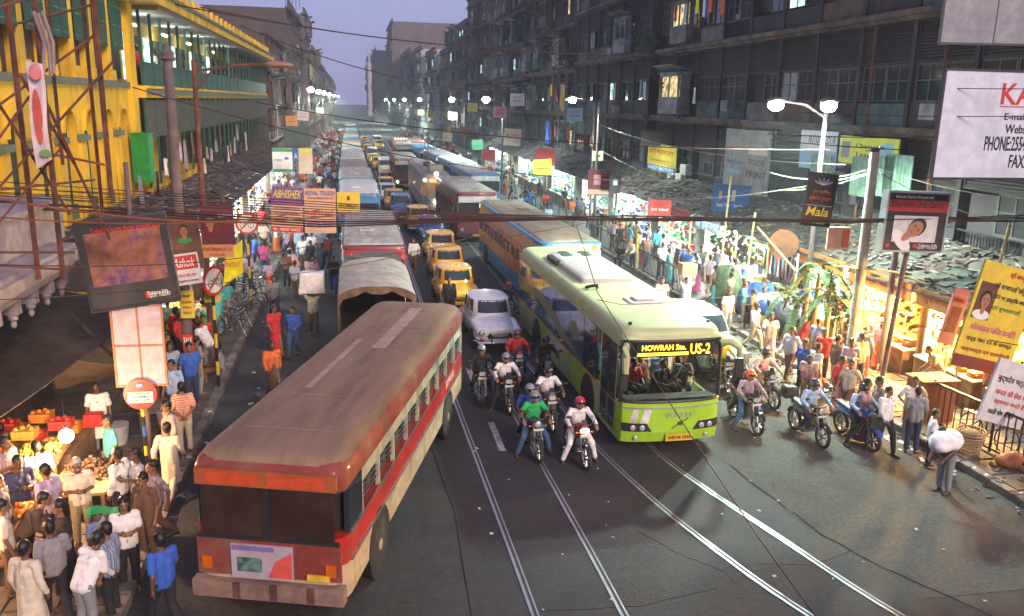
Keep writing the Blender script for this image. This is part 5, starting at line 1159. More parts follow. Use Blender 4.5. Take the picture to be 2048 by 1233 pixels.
# roof rooms and tanks on the right
for i, (x, y, z, dx, dy, dz, lb) in enumerate(((21.5,135,25.5,3,5,3,'brick red roof room on the tallest right hand tenement'),(23,128,25.5,4,4,4.5,'grey stair tower on the tallest right hand tenement'),(22,85,22.5,4,6,3,'plastered roof room above the third right hand tenement'),(24,160,21,5,8,5,'dark stair house on the stepped right hand tenement'))):
    q = MB(); q.box((0,0,dz/2),(dx,dy,dz)); q.box((0,0,dz+.1),(dx+.5,dy+.5,.2)); q.box((-dx/2-.02,0,dz*.55),(.06,1.1,1.2)); solo('roof_room', q, mat('roof_red', (.3,.08,.05), .9) if i == 0 else mat('worn_grey_plaster'), lb, 'roof room', None, (x,y,z+.25))
# ================================================================== yellow market building on the left
YB = thing('yellow_building', 'bright yellow colonial building with arcade, green shutters and long verandas on the left', 'building', (-9.3,18,0))
YW = mat('yellow_wash', (.68,.43,.02), .85, var=.2, scale=.9, stretch=(1,1,.35), grime=(.42,.25,.03), gscale=.8, bump=.35, bscale=12); GRT = mat('grey_green_trim', (.12,.15,.11), .85, var=.2); DGR = mat('dark_green_paint', (.008,.06,.035), .6, var=.3); BGR = mat('bright_green_paint', (.01,.22,.03), .5, var=.2)
ya, yb, yc_ = 2.0, 22.4, 78.0     # local y: arcade part, veranda part
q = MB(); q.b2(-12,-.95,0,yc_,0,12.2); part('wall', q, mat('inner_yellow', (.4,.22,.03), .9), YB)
q = MB(); q.b2(-.95,0,ya,yb,0,4.0); q.b2(-.95,0,ya,yb,8.15,8.5); q.b2(-.95,0,ya,yb,12.2,13.0); part('wall', q, YW, YB)
ap = 2.35; na = 8; aw = 1.25
for k in range(na):
    y = yb-.95-ap*(k+.5)
    q = MB(); n_ = 10; y0_, y1_ = y-ap/2, y+ap/2; secs = []      # wall bay with an arched opening
    zt, zsp, zb = 8.15, 6.95, 4.0
    arch = [(y+aw/2*math.cos(PI*i/n_), zsp+aw/2*math.sin(PI*i/n_)*1.15) for i in range(n_+1)]
    for i in range(n_):
        (ya_, za_), (yb_, zb_) = arch[i], arch[i+1]
        q.add([(0,ya_,za_),(0,yb_,zb_),(0,yb_,zt),(0,ya_,zt),(-.95,ya_,za_),(-.95,yb_,zb_),(-.95,yb_,zt),(-.95,ya_,zt)], [(0,3,2,1),(4,5,6,7),(0,1,5,4)])
    q.b2(-.95,0,y0_,y-aw/2,zb,zt); q.b2(-.95,0,y+aw/2,y1_,zb,zt); part('arcade_bay', q, YW, YB)
    q = MB(); 
    q.loft([[(0,y+(aw/2+.0)*math.cos(a),zsp+(aw/2)*1.15*math.sin(a)),(.09,y+(aw/2)*math.cos(a),zsp+(aw/2)*1.15*math.sin(a)),(.09,y+(aw/2+.22)*math.cos(a),zsp+(aw/2+.2)*1.15*math.sin(a)),(0,y+(aw/2+.22)*math.cos(a),zsp+(aw/2+.2)*1.15*math.sin(a))] for a in [PI*i/12 for i in range(13)]]); part('arch_moulding', q, YW, YB, True)
    q = MB(); q.box((.08,y0_,6.72),(.3,.85,.2)); part('capital', q, GRT, YB)
    q = MB(); q.b2(0,.12,y0_-.28,y0_+.28,4.0,6.62); part('pilaster', q, YW, YB)
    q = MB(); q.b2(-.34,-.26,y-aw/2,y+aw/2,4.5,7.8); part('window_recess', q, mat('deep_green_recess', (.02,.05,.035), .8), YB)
    q = MB(); q.b2(-.9,-.1,y-aw/2,y+aw/2,3.98,4.5); part('sill', q, GRT, YB)
    # upper storey: posts with shutters between
    q = MB(); q.b2(-.9,.0,y0_-.3,y0_+.3,8.5,12.2); q.b2(.0,.12,y0_-.36,y0_+.36,8.75,9.15); part('upper_pillar', q, YW, YB)
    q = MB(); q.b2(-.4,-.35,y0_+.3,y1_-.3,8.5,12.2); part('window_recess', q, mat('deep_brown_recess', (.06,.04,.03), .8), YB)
    for s_ in (-1,1):
        q = MB(); yy = y+s_*.42; q.b2(.02,.08,yy-.38,yy+.38,10.0,12.3); sh_ = part('shutter', q, DGR, YB); q = MB()
        for j in range(3): q.b2(.08,.1,yy-.3,yy+.3,10.15+j*.72,10.2+j*.72)
        part('shutter_rail', q, GRT, sh_)
q = MB(); q.b2(0,.14,ya,yb-.0,8.5,8.74); part('string_course', q, GRT, YB)
q = MB(); q.b2(-.0,.22,yb-.95,yb,0,12.2); part('corner_pier', q, YW, YB)
q = MB(); q.b2(.22,.9,yb-2.0,yb-1.1,4.6,6.6); q.b2(.22,.95,yb-2.05,yb-1.05,6.6,6.66); part('green_box', q, BGR, YB)
# veranda part
q = MB(); q.b2(-.95,.55,yb,yc_,8.1,8.5); q.b2(-.95,.65,yb,yc_,8.5,8.62); part('veranda_slab', q, YW, YB); q = MB(); q.b2(.55,.72,yb,yc_,8.25,8.45); part('string_course', q, GRT, YB)
SOOT = mat('sooty_brown_wall', (.07,.045,.035), .9, var=.4, grime=(.03,.022,.02))
for a, b_, m_ in ((yb,yb+15,YW),(yb+15,yc_,SOOT)): q = MB(); q.b2(-.95,.5,a,b_,3.9,4.2); part('veranda_slab', q, m_, YB)
q = MB(); q.b2(-.95,1.3,yb,yc_+.3,11.75,11.95); part('eaves', q, mat('violet_grey_soffit', (.22,.17,.17), .9), YB)
q = MB(); q.b2(-.95,1.45,yb-2,yc_+.4,11.95,12.35); part('cornice', q, YW, YB); q = MB(); q.b2(-.95,1.55,yb-2,yc_+.5,12.35,12.5); part('cornice_cap', q, GRT, YB)
q = MB(); q.b2(-.5,.9,yb-2,yc_+.4,12.5,13.1); part('parapet', q, YW, YB)
for k in range(28):
    q = MB(); y = yb-1+k*2.05; q.b2(.86,1.02,y-.25,y+.25,12.55,13.25); part('parapet_pier', q, YW, YB)
NB_ = 26; bw = (yc_-yb)/NB_
for k in range(NB_):
    y = yb+k*bw
    q = MB(); q.b2(.38,.5,y-.05,y+.05,8.62,11.75); part('veranda_post', q, DGR, YB); q = MB(); q.b2(.4,.5,y-.05,y+.05,4.2,8.1); part('veranda_post', q, DGR, YB)
    q = MB(); q.b2(.42,.47,y+.05,y+bw-.05,8.62,9.6); q.b2(.4,.52,y+.05,y+bw-.05,9.55,9.62); part('balustrade_panel', q, DGR, YB)
    q = MB(); q.b2(.42,.47,y+.05,y+bw-.05,6.35,8.0); part('bamboo_blind', q, mat('grey_blind', (.075,.07,.055), .85, var=.3), YB)
    q = MB(); [q.b2(.47,.485,y+.05,y+bw-.05,6.4+.11*j,6.45+.11*j) for j in range(15)]; part('blind_slats', q, mat('grey_blind'), YB, stuff=True)
    r_ = random.random()
    q = MB(); q.b2(-.9,-.85,y+.3,y+bw-.3,8.9,11.0); part('room_door', q, LITG if k in (1,3,6,9,12) else DARKIN if r_ < .6 else mat('door_brown', (.1,.06,.035), .8), YB)
    q = MB(); q.b2(-.9,-.84,y+.4,y+bw-.4,4.3,6.6); part('room_door', q, YW if k % 3 == 0 and k < 8 else SOOT if k % 2 else DARKIN, YB)
for k, (y, z) in enumerate(((24.2,11.3),(31,11.3),(38,11.3),(48,11.3))):
    q = MB(); q.cyl((-9.6,18+y,z),(-9.6,19.1+y,z),.05); solo('tube_light', q, glow('tube_white', (.8,1,.9), 14), 'lit tube light in the %s bay group of the yellow veranda' % ('nearest','second','third','farthest')[k], 'light', 'veranda tube lights'); point_light((-9.2,18.5+y,z-.15), 45, (.75,1,.85), .2)
tenement('soot dark building beyond the yellow market on the left', 98, 128, 15, -8.9, -1, 3.6, 3.8, 3.2, 1, 31, detail=1, m=mat('worn_brown_plaster'))
tenement('flat topped brown block with water tank on the left', 129, 158, 20.5, -8.2, -1, 3.6, 3.9, 3.6, 1, 32, detail=0, m=mat('worn_brown_plaster'))
tenement('narrow left hand tower house with rooftop aerials', 159, 178, 22.5, -7.6, -1, 3.6, 3.9, 3.6, 1, 33, detail=0, m=mat('worn_grey_plaster'))
tenement('left hand house in the haze beyond the aerials', 179, 215, 17.5, -7.3, -1, 3.6, 3.9, 4, 1, 34, detail=0, m=mat('worn_grey_plaster'))
tenement('low left hand block deep in the haze', 216, 270, 16, -7.3, -1, 3.6, 3.9, 4.5, 1, 35, detail=0, m=mat('worn_grey_plaster'))
tenement('last left hand block at the street end', 271, 390, 15.5, -7.3, -1, 3.6, 3.9, 6, 1, 36, detail=0, m=mat('worn_grey_plaster'))
tenement('domed white house front at the far end of the street', 470, 520, 30, 9, 1, 3.6, 5, 8, 1, 37, detail=0, m=mat('pale_render'))
for k in range(5): q = MB(); h_ = 3.5+random.random()*3; q.cyl((0,0,0),(0,0,h_),.05); q.tube([(-.8,0,h_*.9),(.8,0,h_*.9)],.03,4); q.tube([(-.6,0,h_*.75),(.6,0,h_*.75)],.03,4); solo('roof_aerial', q, BLK, 'thin aerial mast on the tower house roof, %s from the near end' % ('first','second','third','fourth','fifth')[k], 'aerial', 'aerials on the left tower house', (-8.5-k*.8,162+k*3,23.6))
# building at the near left: stone balcony over the pavement
CO = thing('stone_balcony', 'grey plastered balcony slab with hanging stone ornaments at the left edge', 'balcony', (0,0,0))
CON = mat('grey_violet_plaster', (.36,.32,.33), .85, var=.2, grime=(.22,.19,.19), gscale=.8)
q = MB(); q.b2(-14,-6.3,12,20.6,4.35,4.55); q.b2(-14,-6.15,12,20.75,4.55,4.8); q.b2(-14,-6.25,12,20.65,4.8,4.9); part('slab', q, CON, CO)
q = MB(); q.b2(-14,-6.75,12,21.6,4.9,5.75); q.b2(-14,-6.65,12,21.7,5.75,5.85); part('parapet', q, CON, CO)
for k in range(9):
    q = MB(); y = 12.6+k*.95; q.box((-6.5,y,4.2),(.28,.2,.3)); q.ball((-6.5,y,4.0),.1,10,8); q.ball((-6.5,y,3.85),.06,8,6,(1,1,1.4)); part('hanging_ornament', q, CON, CO, True)
q = MB(); q.b2(-14,-8.2,8,24,0,4.35); part('wall', q, mat('dark_brown_wall', (.06,.03,.022), .9), CO)
# ================================================================== lattice hoarding tower at far left
LT = thing('lattice_tower', 'rusty steel lattice hoarding tower in front of the yellow building', 'tower', (0,0,0))
def beam(a, b_, r_=.045, nm='steel_member'):
    q = MB(); a = Vector(a); b_ = Vector(b_); d, u, v, L_ = q.frame(a, b_); q.loft([[tuple(p+u*i*r_+v*j*r_) for i, j in ((-1,-1),(1,-1),(1,-.6),(-.6,-.6),(-.6,1),(-1,1))] for p in (a, b_)]); part(nm, q, RUST, LT)
TY = 16.
def tp(px, py, Y=TY): return at_y(px, py, Y)
legs = [((62,-60),(108,560)),((8,-60),(48,560)),((182,-60),(212,395)),((86,-60),(122,330)),((160,-60),(205,430))]
for i, (a, b_) in enumerate(legs):
    Y_ = TY+(0,1.2,.2,1.4,.9)[i]; pa = tp(*a, Y_); pb = tp(*b_, Y_); pb.x = pa.x; beam(pa, pb, .038 if i < 3 else .026, 'tower_leg')
for a, b_ in (((-40,240),(205,60)),((-40,150),(140,430)),((-60,440),(230,120)),((-40,330),(70,180)),((-30,480),(120,300)),((-20,20),(180,-40)),((0,380),(190,360)),((-20,505),(150,505)),((-20,530),(140,540)),((40,150),(150,330)),((30,50),(190,10)),((60,300),(210,330)),((90,200),(220,480))):
    beam(tp(*a, TY+.1), tp(*b_, TY+.1+random.uniform(0,.5)), .021, 'brace')
q = MB(); a, b_ = tp(75,5), tp(75,350)
p0, p1, p2, p3 = tp(50,122,15.8), tp(85,128,15.8), tp(103,318,15.8), tp(72,338,15.8)
q.sheet(lambda u, v: (p0*(1-u)+p1*u)*(1-v)+(p3*(1-u)+p2*u)*v+Vector((0,.05*math.sin(v*7)+.03*math.sin(u*6),0)), 5, 12, .01); 
q.v = [(x, y+(.012 if i >= 78 else 0), z) for i, (x, y, z) in enumerate(q.v)]
bn = solo('hanging_banner', q, mat('banner_white', (.6,.5,.52), .8, var=.1, grime=(.6,.3,.3), gscale=1.6), 'narrow white banner with red pattern hanging on the rusty lattice tower', 'banner', smooth=True)
bc_ = (p0+p2)/2
for i, (dx, dz, w1, h1, c_) in enumerate(((.0,-.1,.14,.9,(.5,.08,.05)),(.03,.62,.2,.25,(.6,.2,.2)),(.06,-.7,.2,.12,(.15,.3,.08)))):
    q = MB(); q.rings((bc_.x+dx,15.73,bc_.z+dz),(bc_.x+dx,15.74,bc_.z+dz),[(0,h1/2),(.01,h1/2)],20,(w1/h1,1)); part('banner_print', q, mat('banner_print%d' % i, c_, .7), bn)
for k in range(7):
    q = MB(); a = tp(random.uniform(60,110),random.uniform(0,30),15.9); q.tube([a, a+Vector((.1,.05,-.5)), a+Vector((.05+k*.03,0,-1.0))], .035, 5)
    if k < 3: solo('rag', q, mat('grey_rag', (.25,.2,.18), .9), 'torn grey rag on the lattice tower, %s from the left' % ('first','second','third')[k], 'rag', 'rags on the lattice tower')
# ================================================================== street lamps and poles
POLE = mat('painted_pole', (.13,.1,.105), .7, .1, grime=(.08,.05,.05), var=.2); CONC = mat('concrete_pole', (.3,.28,.24), .85, grime=(.18,.15,.12), var=.2)
WL = (.78,1.0,.86)
BULB = glow('lit_lamp_glass', (.85,1.,.92), 90)
def street_lamp(x, y, side, label, power, h=8.5, arm=1.7, lit=True, heads=1, pole_r=.09):
    t = thing('street_lamp', label, 'street lamp', (x,y,0), 0, 'street lamps'); q = MB(); q.cyl((0,0,0),(0,0,h*.45),pole_r*1.25,pole_r); q.cyl((0,0,h*.45),(0,0,h-.3),pole_r,pole_r*.7); part('pole', q, POLE, t, True)
    for k in range(heads):
        dx = -side*arm*(1 if k == 0 else .12); dy = 0 if k == 0 else -.9
        q = MB(); q.tube([(0,0,h-.5),(dx*.5,dy*.5,h-.1),(dx,dy,h)], .04, 6); part('arm', q, POLE, t, True)
        q = MB(); q.ball((dx-side*.25,dy,h+.02), .34, 14, 8, (1,.45,.3)); part('lamp_head', q, POLE, t, 2)
        q = MB(); q.ball((dx-side*.27,dy,h-.12), .25 if y < 60 else .36, 14, 10, (1,.9,.8)); part('lamp_glass', q, BULB if lit else LENS, t, 2)
        if lit: spot_down((x+dx-side*.27, y+dy, h-.32), power, WL, .18)
    return t
street_lamp(15.2,26.1,1,'lit double headed street lamp in front of the near right tenement',4300,8.45,1.5,heads=2)
street_lamp(14.6,50.5,1,'lit street lamp by the second right hand tenement',3000,8.6,1.4)
for y_, lb in ((83,'lit street lamp by the third right hand tenement'),(112,'lit street lamp by the fourth right hand tenement'),(166,'lit street lamp right, far up the street'),(214,'second lit street lamp right, far up the street'),(265,'third far lit street lamp on the right'),(330,'farthest lit street lamp on the right')): street_lamp(14.4,y_,1,lb,13000 if y_ < 200 else 30000,8.6,1.4)
for y_, lb in ((108,'nearest lit street lamp on the left side'),(134,'second lit street lamp on the left side'),(160,'third lit street lamp on the left side'),(200,'fourth lit street lamp on the left side'),(260,'fifth lit street lamp on the left side'),(340,'farthest lit street lamp on the left side')): street_lamp(-6.2,y_,-1,lb,13000 if y_ < 190 else 30000,9.4,1.2)
t = thing('lamp_post', 'thick grey lavender pole with moulded cap in front of the yellow veranda', 'pole', (-4.5,23.4,0)); q = MB(); q.cyl((0,0,0),(0,0,9.1),.15,.12,14); part('pole', q, POLE, t, True); q = MB(); q.rings((0,0,9.05),(0,0,9.5),[(0,.14),(.05,.2),(.12,.15),(.2,.17),(.3,.08),(.45,.03)],14); part('finial', q, POLE, t, True)
t = thing('street_lamp', 'unlit street lamp with long arm and cobra head in front of the yellow building', 'street lamp', (-4.4,26.5,0), 0, 'street lamps'); q = MB(); q.cyl((0,0,0),(0,0,9.2),.1,.07,12); part('pole', q, RUST, t, True); q = MB(); q.tube([(0,0,8.9),(1.2,0,9.1),(2.0,0,9.15)],.045,6); q.tube([(0,0,8.3),(.5,0,8.95)],.03,5); part('arm', q, RUST, t, True); q = MB(); q.ball((2.35,0,9.15),.42,16,8,(1,.34,.24)); part('lamp_head', q, mat('brown_lamp_shell', (.25,.14,.1), .5), t, 2)
def post(x, y, h, r, lb, m, cat='pole', lean_=(0,0), nm='utility_pole', grp=None):
    q = MB(); q.cyl((0,0,0),(lean_[0],lean_[1],h),r,r*.8,12); return solo(nm, q, m, lb, cat, grp, (x,y,.1), smooth=True)
post(15.5,23.6,6.9,.17,'thick concrete pole left of the golden shop',CONC); post(16.4,23.3,5.6,.11,'slim steel pole in front of the golden shop',POLE)
post(15.4,54.3,8.2,.09,'thin pale pole carrying coiled wires on the right pavement',POLE)
for i, (px, py, Y, h) in enumerate(((1508,425,31.5,4.2),(1460,350,34,5.2),(2005,445,20.5,4.3),(1460,640,32,3.2))):
    p = at_y(px,py,Y); q = MB(); q.tube([(p.x-.15,Y,.1),(p.x-.05,Y,p.z*.5),(p.x+(.25 if i == 2 else .05),Y,p.z)], .045, 7); solo('bamboo_pole', q, mat('bamboo', (.45,.32,.14), .6, var=.25, scale=3), ('bamboo pole in front of the white lit shop','taller bamboo pole left of the blue poster','bamboo pole beside the yellow poster with a portrait','short bamboo pole by the draped stall')[i], 'pole', 'bamboo poles')
q = MB(); q.tube([at_y(1665,532,24), at_y(1790,545,23), at_y(1905,590,22)], .04, 6); solo('bamboo_pole', q, mat('bamboo'), 'long horizontal bamboo along the awning edge of the golden shop', 'pole', 'bamboo poles')
q = MB(); q.tube([at_y(1515,455,31), at_y(1590,540,27)], .04, 6); solo('bamboo_pole', q, mat('bamboo'), 'slanting bamboo prop left of the round rusty disc', 'pole', 'bamboo poles')
for k, (x, y) in enumerate(((-4.0,33.5),(-3.9,24.2))):
    t = thing('sign_post', ('no cycling sign on yellow and black post beside the left road edge','edge-on round sign on yellow and black post near the magazine stall')[k], 'road sign', (x,y,0), (0,R(55))[k], 'left road signs')
    h = (3.55,3.25)[k]; 
    for j in range(8): q = MB(); q.cyl((0,0,.1+j*h/8),(0,0,.1+(j+1)*h/8),.045); part('post_band', q, mat('sign_yellow', (.6,.42,.03), .6) if j % 2 else INK, t)
    q = MB(); q.rings((0,-.08,h),(0,-.05,h),[(0,.42),(.03,.42)],28); rd = part('red_ring', q, mat('sign_red', (.5,.02,.02), .4), t); q = MB(); q.rings((0,-.09,h),(0,-.08,h),[(0,.34),(.01,.34)],28); part('white_face', q, mat('sign_white', (.65,.65,.62), .4), rd)
    q = MB()
    for cx in (-.15,.15): q.tube([(cx+.1*math.cos(a),-.1,h-.06+.1*math.sin(a)) for a in [2*PI*i/14 for i in range(15)]], .009, 4)
    q.tube([(-.15,-.1,h-.06),(-.03,-.1,h+.06),(.1,-.1,h+.05),(.15,-.1,h-.06)],.009,4); q.tube([(-.03,-.1,h+.1),(0,-.1,h-.06),(.1,-.1,h+.1)],.009,4); part('bicycle_symbol', q, INK, rd)
    q = MB(); q.box((0,-.105,h),(.7,.006,.05),ry=-.8); part('slash', q, mat('sign_red'), rd)
NE = thing('no_entry_sign', 'round red no entry sign on striped pole near the left crowd', 'road sign', (-4.45,17.95,0)); h = 2.15
for j in range(9): q = MB(); q.cyl((0,0,.1+j*.22),(0,0,.1+(j+1)*.22),.04); part('post_band', q, mat('sign_blue', (.02,.1,.4), .5) if j == 5 else (mat('sign_yellow') if j % 2 else INK), NE)
q = MB(); q.rings((0,-.08,h),(0,-.05,h),[(0,.33),(.03,.33)],30); rd = part('red_disc', q, mat('sign_red'), NE); q = MB(); q.box((0,-.09,h-.06),(.5,.006,.24)); part('white_panel', q, mat('sign_white'), rd); q = MB(); q.rings((0,-.095,h+.2),(0,-.085,h+.2),[(0,.09),(.01,.09)],16,(1,.6)); part('blue_badge', q, mat('sign_blue'), rd)
lettering('NO ENTRY EXCEPT', rd, (0,-.095,h+.02), .42, .045, INK); lettering('BUSES & MINIBUSES', rd, (0,-.095,h-.05), .44, .045, INK); lettering('8 AM TO 8 PM', rd, (0,-.095,h-.12), .36, .04, INK); lettering('KP', rd, (0,-.098,h+.2), .1, .06, mat('sign_white'))
# ================================================================== sign boards
PAINT = {k: mat('board_'+k, v, .6, var=.1, grime=tuple(c*.75+.03 for c in v), gscale=1.3, bump=.08) for k, v in dict(white=(.62,.62,.62), bluewhite=(.6,.64,.78), yellow=(.68,.52,.05), orange=(.62,.32,.12), peach=(.66,.42,.26), red=(.5,.03,.025), black=(.015,.015,.018), blue=(.03,.13,.38), maroon=(.14,.015,.02), green=(.04,.24,.12), pink=(.6,.25,.28), grey=(.2,.2,.21), brown=(.12,.05,.03), lemon=(.6,.62,.05), sky=(.25,.45,.6), purple=(.16,.08,.25), cream=(.6,.5,.35), teal=(.05,.3,.3)).items()}
TI = {k: mat('print_'+k, v, .6, bump=0, var=.05) for k, v in dict(red=(.55,.02,.02), black=(.012,.012,.012), blue=(.03,.06,.35), white=(.72,.72,.7), yellow=(.75,.6,.04), green=(.03,.25,.05), purple=(.18,.03,.3), brown=(.15,.05,.02), orange=(.65,.16,.03), maroon=(.22,.01,.02), skin=(.36,.17,.1), pink=(.6,.1,.25)).items()}
def board(x0, y0, x1, y1, Y, name, label, cat, bgc, texts=(), yaw=0., tilt=0., depth=.06, blocks=(), frame=None, group=None, onx=None, slant=0):
    """a real board standing at street distance Y (or on the facade plane x=onx), sized from its extent in the picture"""
    if onx is not None:
        a = at_x(x0, (y0+y1)/2, onx); b_ = at_x(x1, (y0+y1)/2, onx); c = (a+b_)/2; zt = at_x((x0+x1)/2, y0, onx).z; zb = at_x((x0+x1)/2, y1, onx).z
        W_ = abs(a.y-b_.y); H_ = zt-zb; c.z = (zt+zb)/2
    else:
        c = at_y((x0+x1)/2, (y0+y1)/2, Y); sc_ = (at_y(x1,(y0+y1)/2,Y)-at_y(x0,(y0+y1)/2,Y)).length; W_ = sc_/max(.35, math.cos(yaw)); H_ = at_y((x0+x1)/2,y0,Y).z-at_y((x0+x1)/2,y1,Y).z
    t = thing(name, label, cat, c, 0, group); t.rotation_euler = (0, tilt, yaw)
    q = MB(); q.b2(-W_/2,W_/2,0,depth,-H_/2,H_/2); part('panel', q, PAINT[bgc] if isinstance(bgc, str) else bgc, t)
    if frame:
        q = MB(); f = .05; q.b2(-W_/2-f,W_/2+f,-.02,depth+.01,H_/2,H_/2+f); q.b2(-W_/2-f,W_/2+f,-.02,depth+.01,-H_/2-f,-H_/2); q.b2(-W_/2-f,-W_/2,-.02,depth+.01,-H_/2,H_/2); q.b2(W_/2,W_/2+f,-.02,depth+.01,-H_/2,H_/2); part('frame', q, frame, t)
    for (cx, cy_, bw_, bh_, col) in blocks:
        q = MB(); q.box(((cx-.5)*W_, -.004, (.5-cy_)*H_), (bw_*W_, .006, bh_*H_)); part('printed_panel', q, PAINT[col] if isinstance(col, str) else col, t)
    for tx in texts:
        s_, cx, cy_, bw_, bh_, col = tx[:6]; lettering(s_, t, ((cx-.5)*W_, 0, (.5-cy_)*H_), bw_*W_, bh_*H_, TI[col] if isinstance(col, str) else col, off=.009, sl=tx[6] if len(tx) > 6 else 0)
    return t, W_, H_, c
rk = dict(yaw=0)
def portrait(t, W_, H_, cx, cy_, s_, tilt=0., shirt='white', hairm=None):
    """flat printed head and shoulders on a poster"""
    X0, Z0 = (cx-.5)*W_, (.5-cy_)*H_
    def el(nm, x, z, a, b_, m_, y):
        q = MB(); ca, sa = math.cos(tilt), math.sin(tilt); X, Z = X0+(x*ca-z*sa)*s_, Z0+(x*sa+z*ca)*s_
        q.add([(X+(a*math.cos(th)*ca-b_*math.sin(th)*sa)*s_, y, Z+(a*math.cos(th)*sa+b_*math.sin(th)*ca)*s_) for th in [2*PI*i/24 for i in range(24)]]+[(X+(a*math.cos(th)*ca-b_*math.sin(th)*sa)*s_, y+.004, Z+(a*math.cos(th)*sa+b_*math.sin(th)*ca)*s_) for th in [2*PI*i/24 for i in range(24)]], [tuple(range(24)), tuple(range(47,23,-1))]+[(i,24+i,24+(i+1)%24,(i+1)%24) for i in range(24)])
        part(nm, q, m_, t)
    el('printed_shoulders', 0,-.62,.5,.22,TI[shirt],-.014); el('printed_neck',0,-.4,.13,.2,TI['skin'],-.018); el('printed_hair',0,.1,.3,.36,TI['black'],-.022); el('printed_face',0,0,.25,.33,TI['skin'],-.026)
    for g in (-1,1): el('printed_eye',.1*g,.04,.05,.018,TI['black'],-.030); el('printed_brow',.1*g,.1,.065,.014,TI['black'],-.030)
    el('printed_mouth',0,-.17,.075,.022,TI['maroon'],-.030); el('printed_nose',0,-.06,.028,.06,mat('print_skin_shade', (.25,.1,.06)),-.030)
board(1886,150,2364,358,18,'billboard','large white billboard with red and black contact lettering at the right edge','billboard','bluewhite',(('KAMALALAYA',.56,.2,.66,.2,'red'),('E-mail : kamala@vsnl.net',.44,.42,.37,.085,'black'),('Website : www.kamala',.43,.53,.33,.085,'black'),('PHONE:2554·1564',.31,.67,.24,.14,'black'),('FAX:2554·1560',.41,.84,.22,.13,'black')),yaw=0,tilt=0,frame=BLK,blocks=((.56,.32,.66,.01,'red'),))
board(1905,-60,2080,88,19,'billboard','blank grey billboard above the white one at the right edge','billboard',mat('blank_grey_sheet',(.3,.3,.34),.7,grime=(.22,.22,.26)),yaw=R(-12),frame=BLK,blocks=((.52,.5,.008,1,'black'),))
board(1448,258,1536,400,0,'facade_banner','tall weathered white advert sheet on the near tenement wall','banner',mat('weathered_sheet',(.36,.34,.31),.85,grime=(.2,.19,.17),gscale=.8),(('টাপুর টুপুর',.3,.3,.4,.09,'orange'),('খাবার',.25,.52,.35,.08,'blue'),('নীল সাদা',.2,.66,.3,.07,'blue'),('ROSE',.75,.55,.4,.1,'black'),('BUTTER',.75,.7,.5,.12,'black')),onx=19.6) if False else None
def fboard(x0,y0,x1,y1,X,name,label,cat,bgc,texts=(),blocks=(),frame=None):
    a = at_x(x0,(y0+y1)/2,X); b_ = at_x(x1,(y0+y1)/2,X); zt = at_x((x0+x1)/2,y0,X).z; zb = at_x((x0+x1)/2,y1,X).z; W_ = abs(a.y-b_.y); H_ = zt-zb
    t = thing(name,label,cat,(X,(a.y+b_.y)/2,(zt+zb)/2),R(-90)); q = MB(); q.b2(-W_/2,W_/2,0,.06,-H_/2,H_/2); part('panel',q,PAINT[bgc] if isinstance(bgc,str) else bgc,t)
    if frame: q = MB(); q.b2(-W_/2-.06,W_/2+.06,.06,.12,-H_/2-.06,H_/2+.06); part('frame',q,frame,t)
    for (cx,cy_,bw_,bh_,col) in blocks: q = MB(); q.box(((cx-.5)*W_,-.004,(.5-cy_)*H_),(bw_*W_,.006,bh_*H_)); part('printed_panel',q,PAINT[col] if isinstance(col,str) else col,t)
    for s_,cx,cy_,bw_,bh_,col in texts: lettering(s_,t,((cx-.5)*W_,0,(.5-cy_)*H_),bw_*W_,bh_*H_,TI[col],off=.009)
    return t
WSH = mat('weathered_sheet',(.33,.31,.28),.85,grime=(.2,.19,.17),gscale=.8)
fboard(1448,260,1538,400,19.55,'facade_banner','tall weathered white advert sheet on the near tenement wall','banner',WSH,(('রূপা ফ্যাশন',.3,.28,.45,.07,'orange'),('নীল সাদা',.25,.48,.4,.07,'blue'),('BOOK',.75,.45,.35,.08,'brown'),('PRINT',.75,.62,.42,.1,'black')),((.75,.3,.4,.08,'cream'),(.25,.62,.3,.06,'sky')))
fboard(1600,262,1672,340,19.5,'facade_banner','white and blue AUTOCOLOUR sign sheet below the brightest lamp','banner','sky',(('AUTOCOLOUR',.6,.22,.75,.2,'black'),),((.5,.25,1,.5,'white'),))
fboard(1678,275,1796,332,19.45,'facade_banner','yellow green sign sheet with dark lettering behind the lamp pole','banner','lemon',(('Champion',.55,.35,.5,.2,'black'),('Leaves',.5,.65,.35,.2,'black')),((.12,.5,.15,.6,'grey'),(.83,.4,.2,.45,'sky')))
fboard(1295,290,1352,345,19.5,'facade_banner','yellow painted board with red Bengali lettering on the right facade','signboard','yellow',(('ননী ব্রাদার্স',.5,.28,.85,.3,'red'),('বস্ত্রালয় ও পোশাক',.5,.6,.7,.12,'orange'),('HANDY BROTHERS',.5,.88,.9,.14,'white')),((.5,.88,1,.2,'blue'),))
board(1283,262,1352,292,52.9,'awning_flap','grey sloping canvas flap above the yellow painted board','awning',mat('grey_canvas',(.12,.11,.1),.9),tilt=0)
board(1425,370,1500,425,38,'poster','blue poster leaning on the awning of the white lit shop','poster','blue',(('Sweet Treat',.3,.7,.35,.14,'white'),('ice cream',.75,.7,.3,.12,'white')),((.5,.45,.2,.35,'yellow'),(.2,.45,.08,.3,'orange')),tilt=R(-4)) if False else board(1425,370,1500,425,38,'poster','blue poster leaning on the awning of the white lit shop','poster','blue',(('Sweet Treat',.3,.75,.35,.14,'white'),('ice cream',.75,.75,.3,.12,'white')),tilt=R(4),blocks=((.55,.4,.1,.4,'cream'),(.2,.4,.08,.3,'orange')))
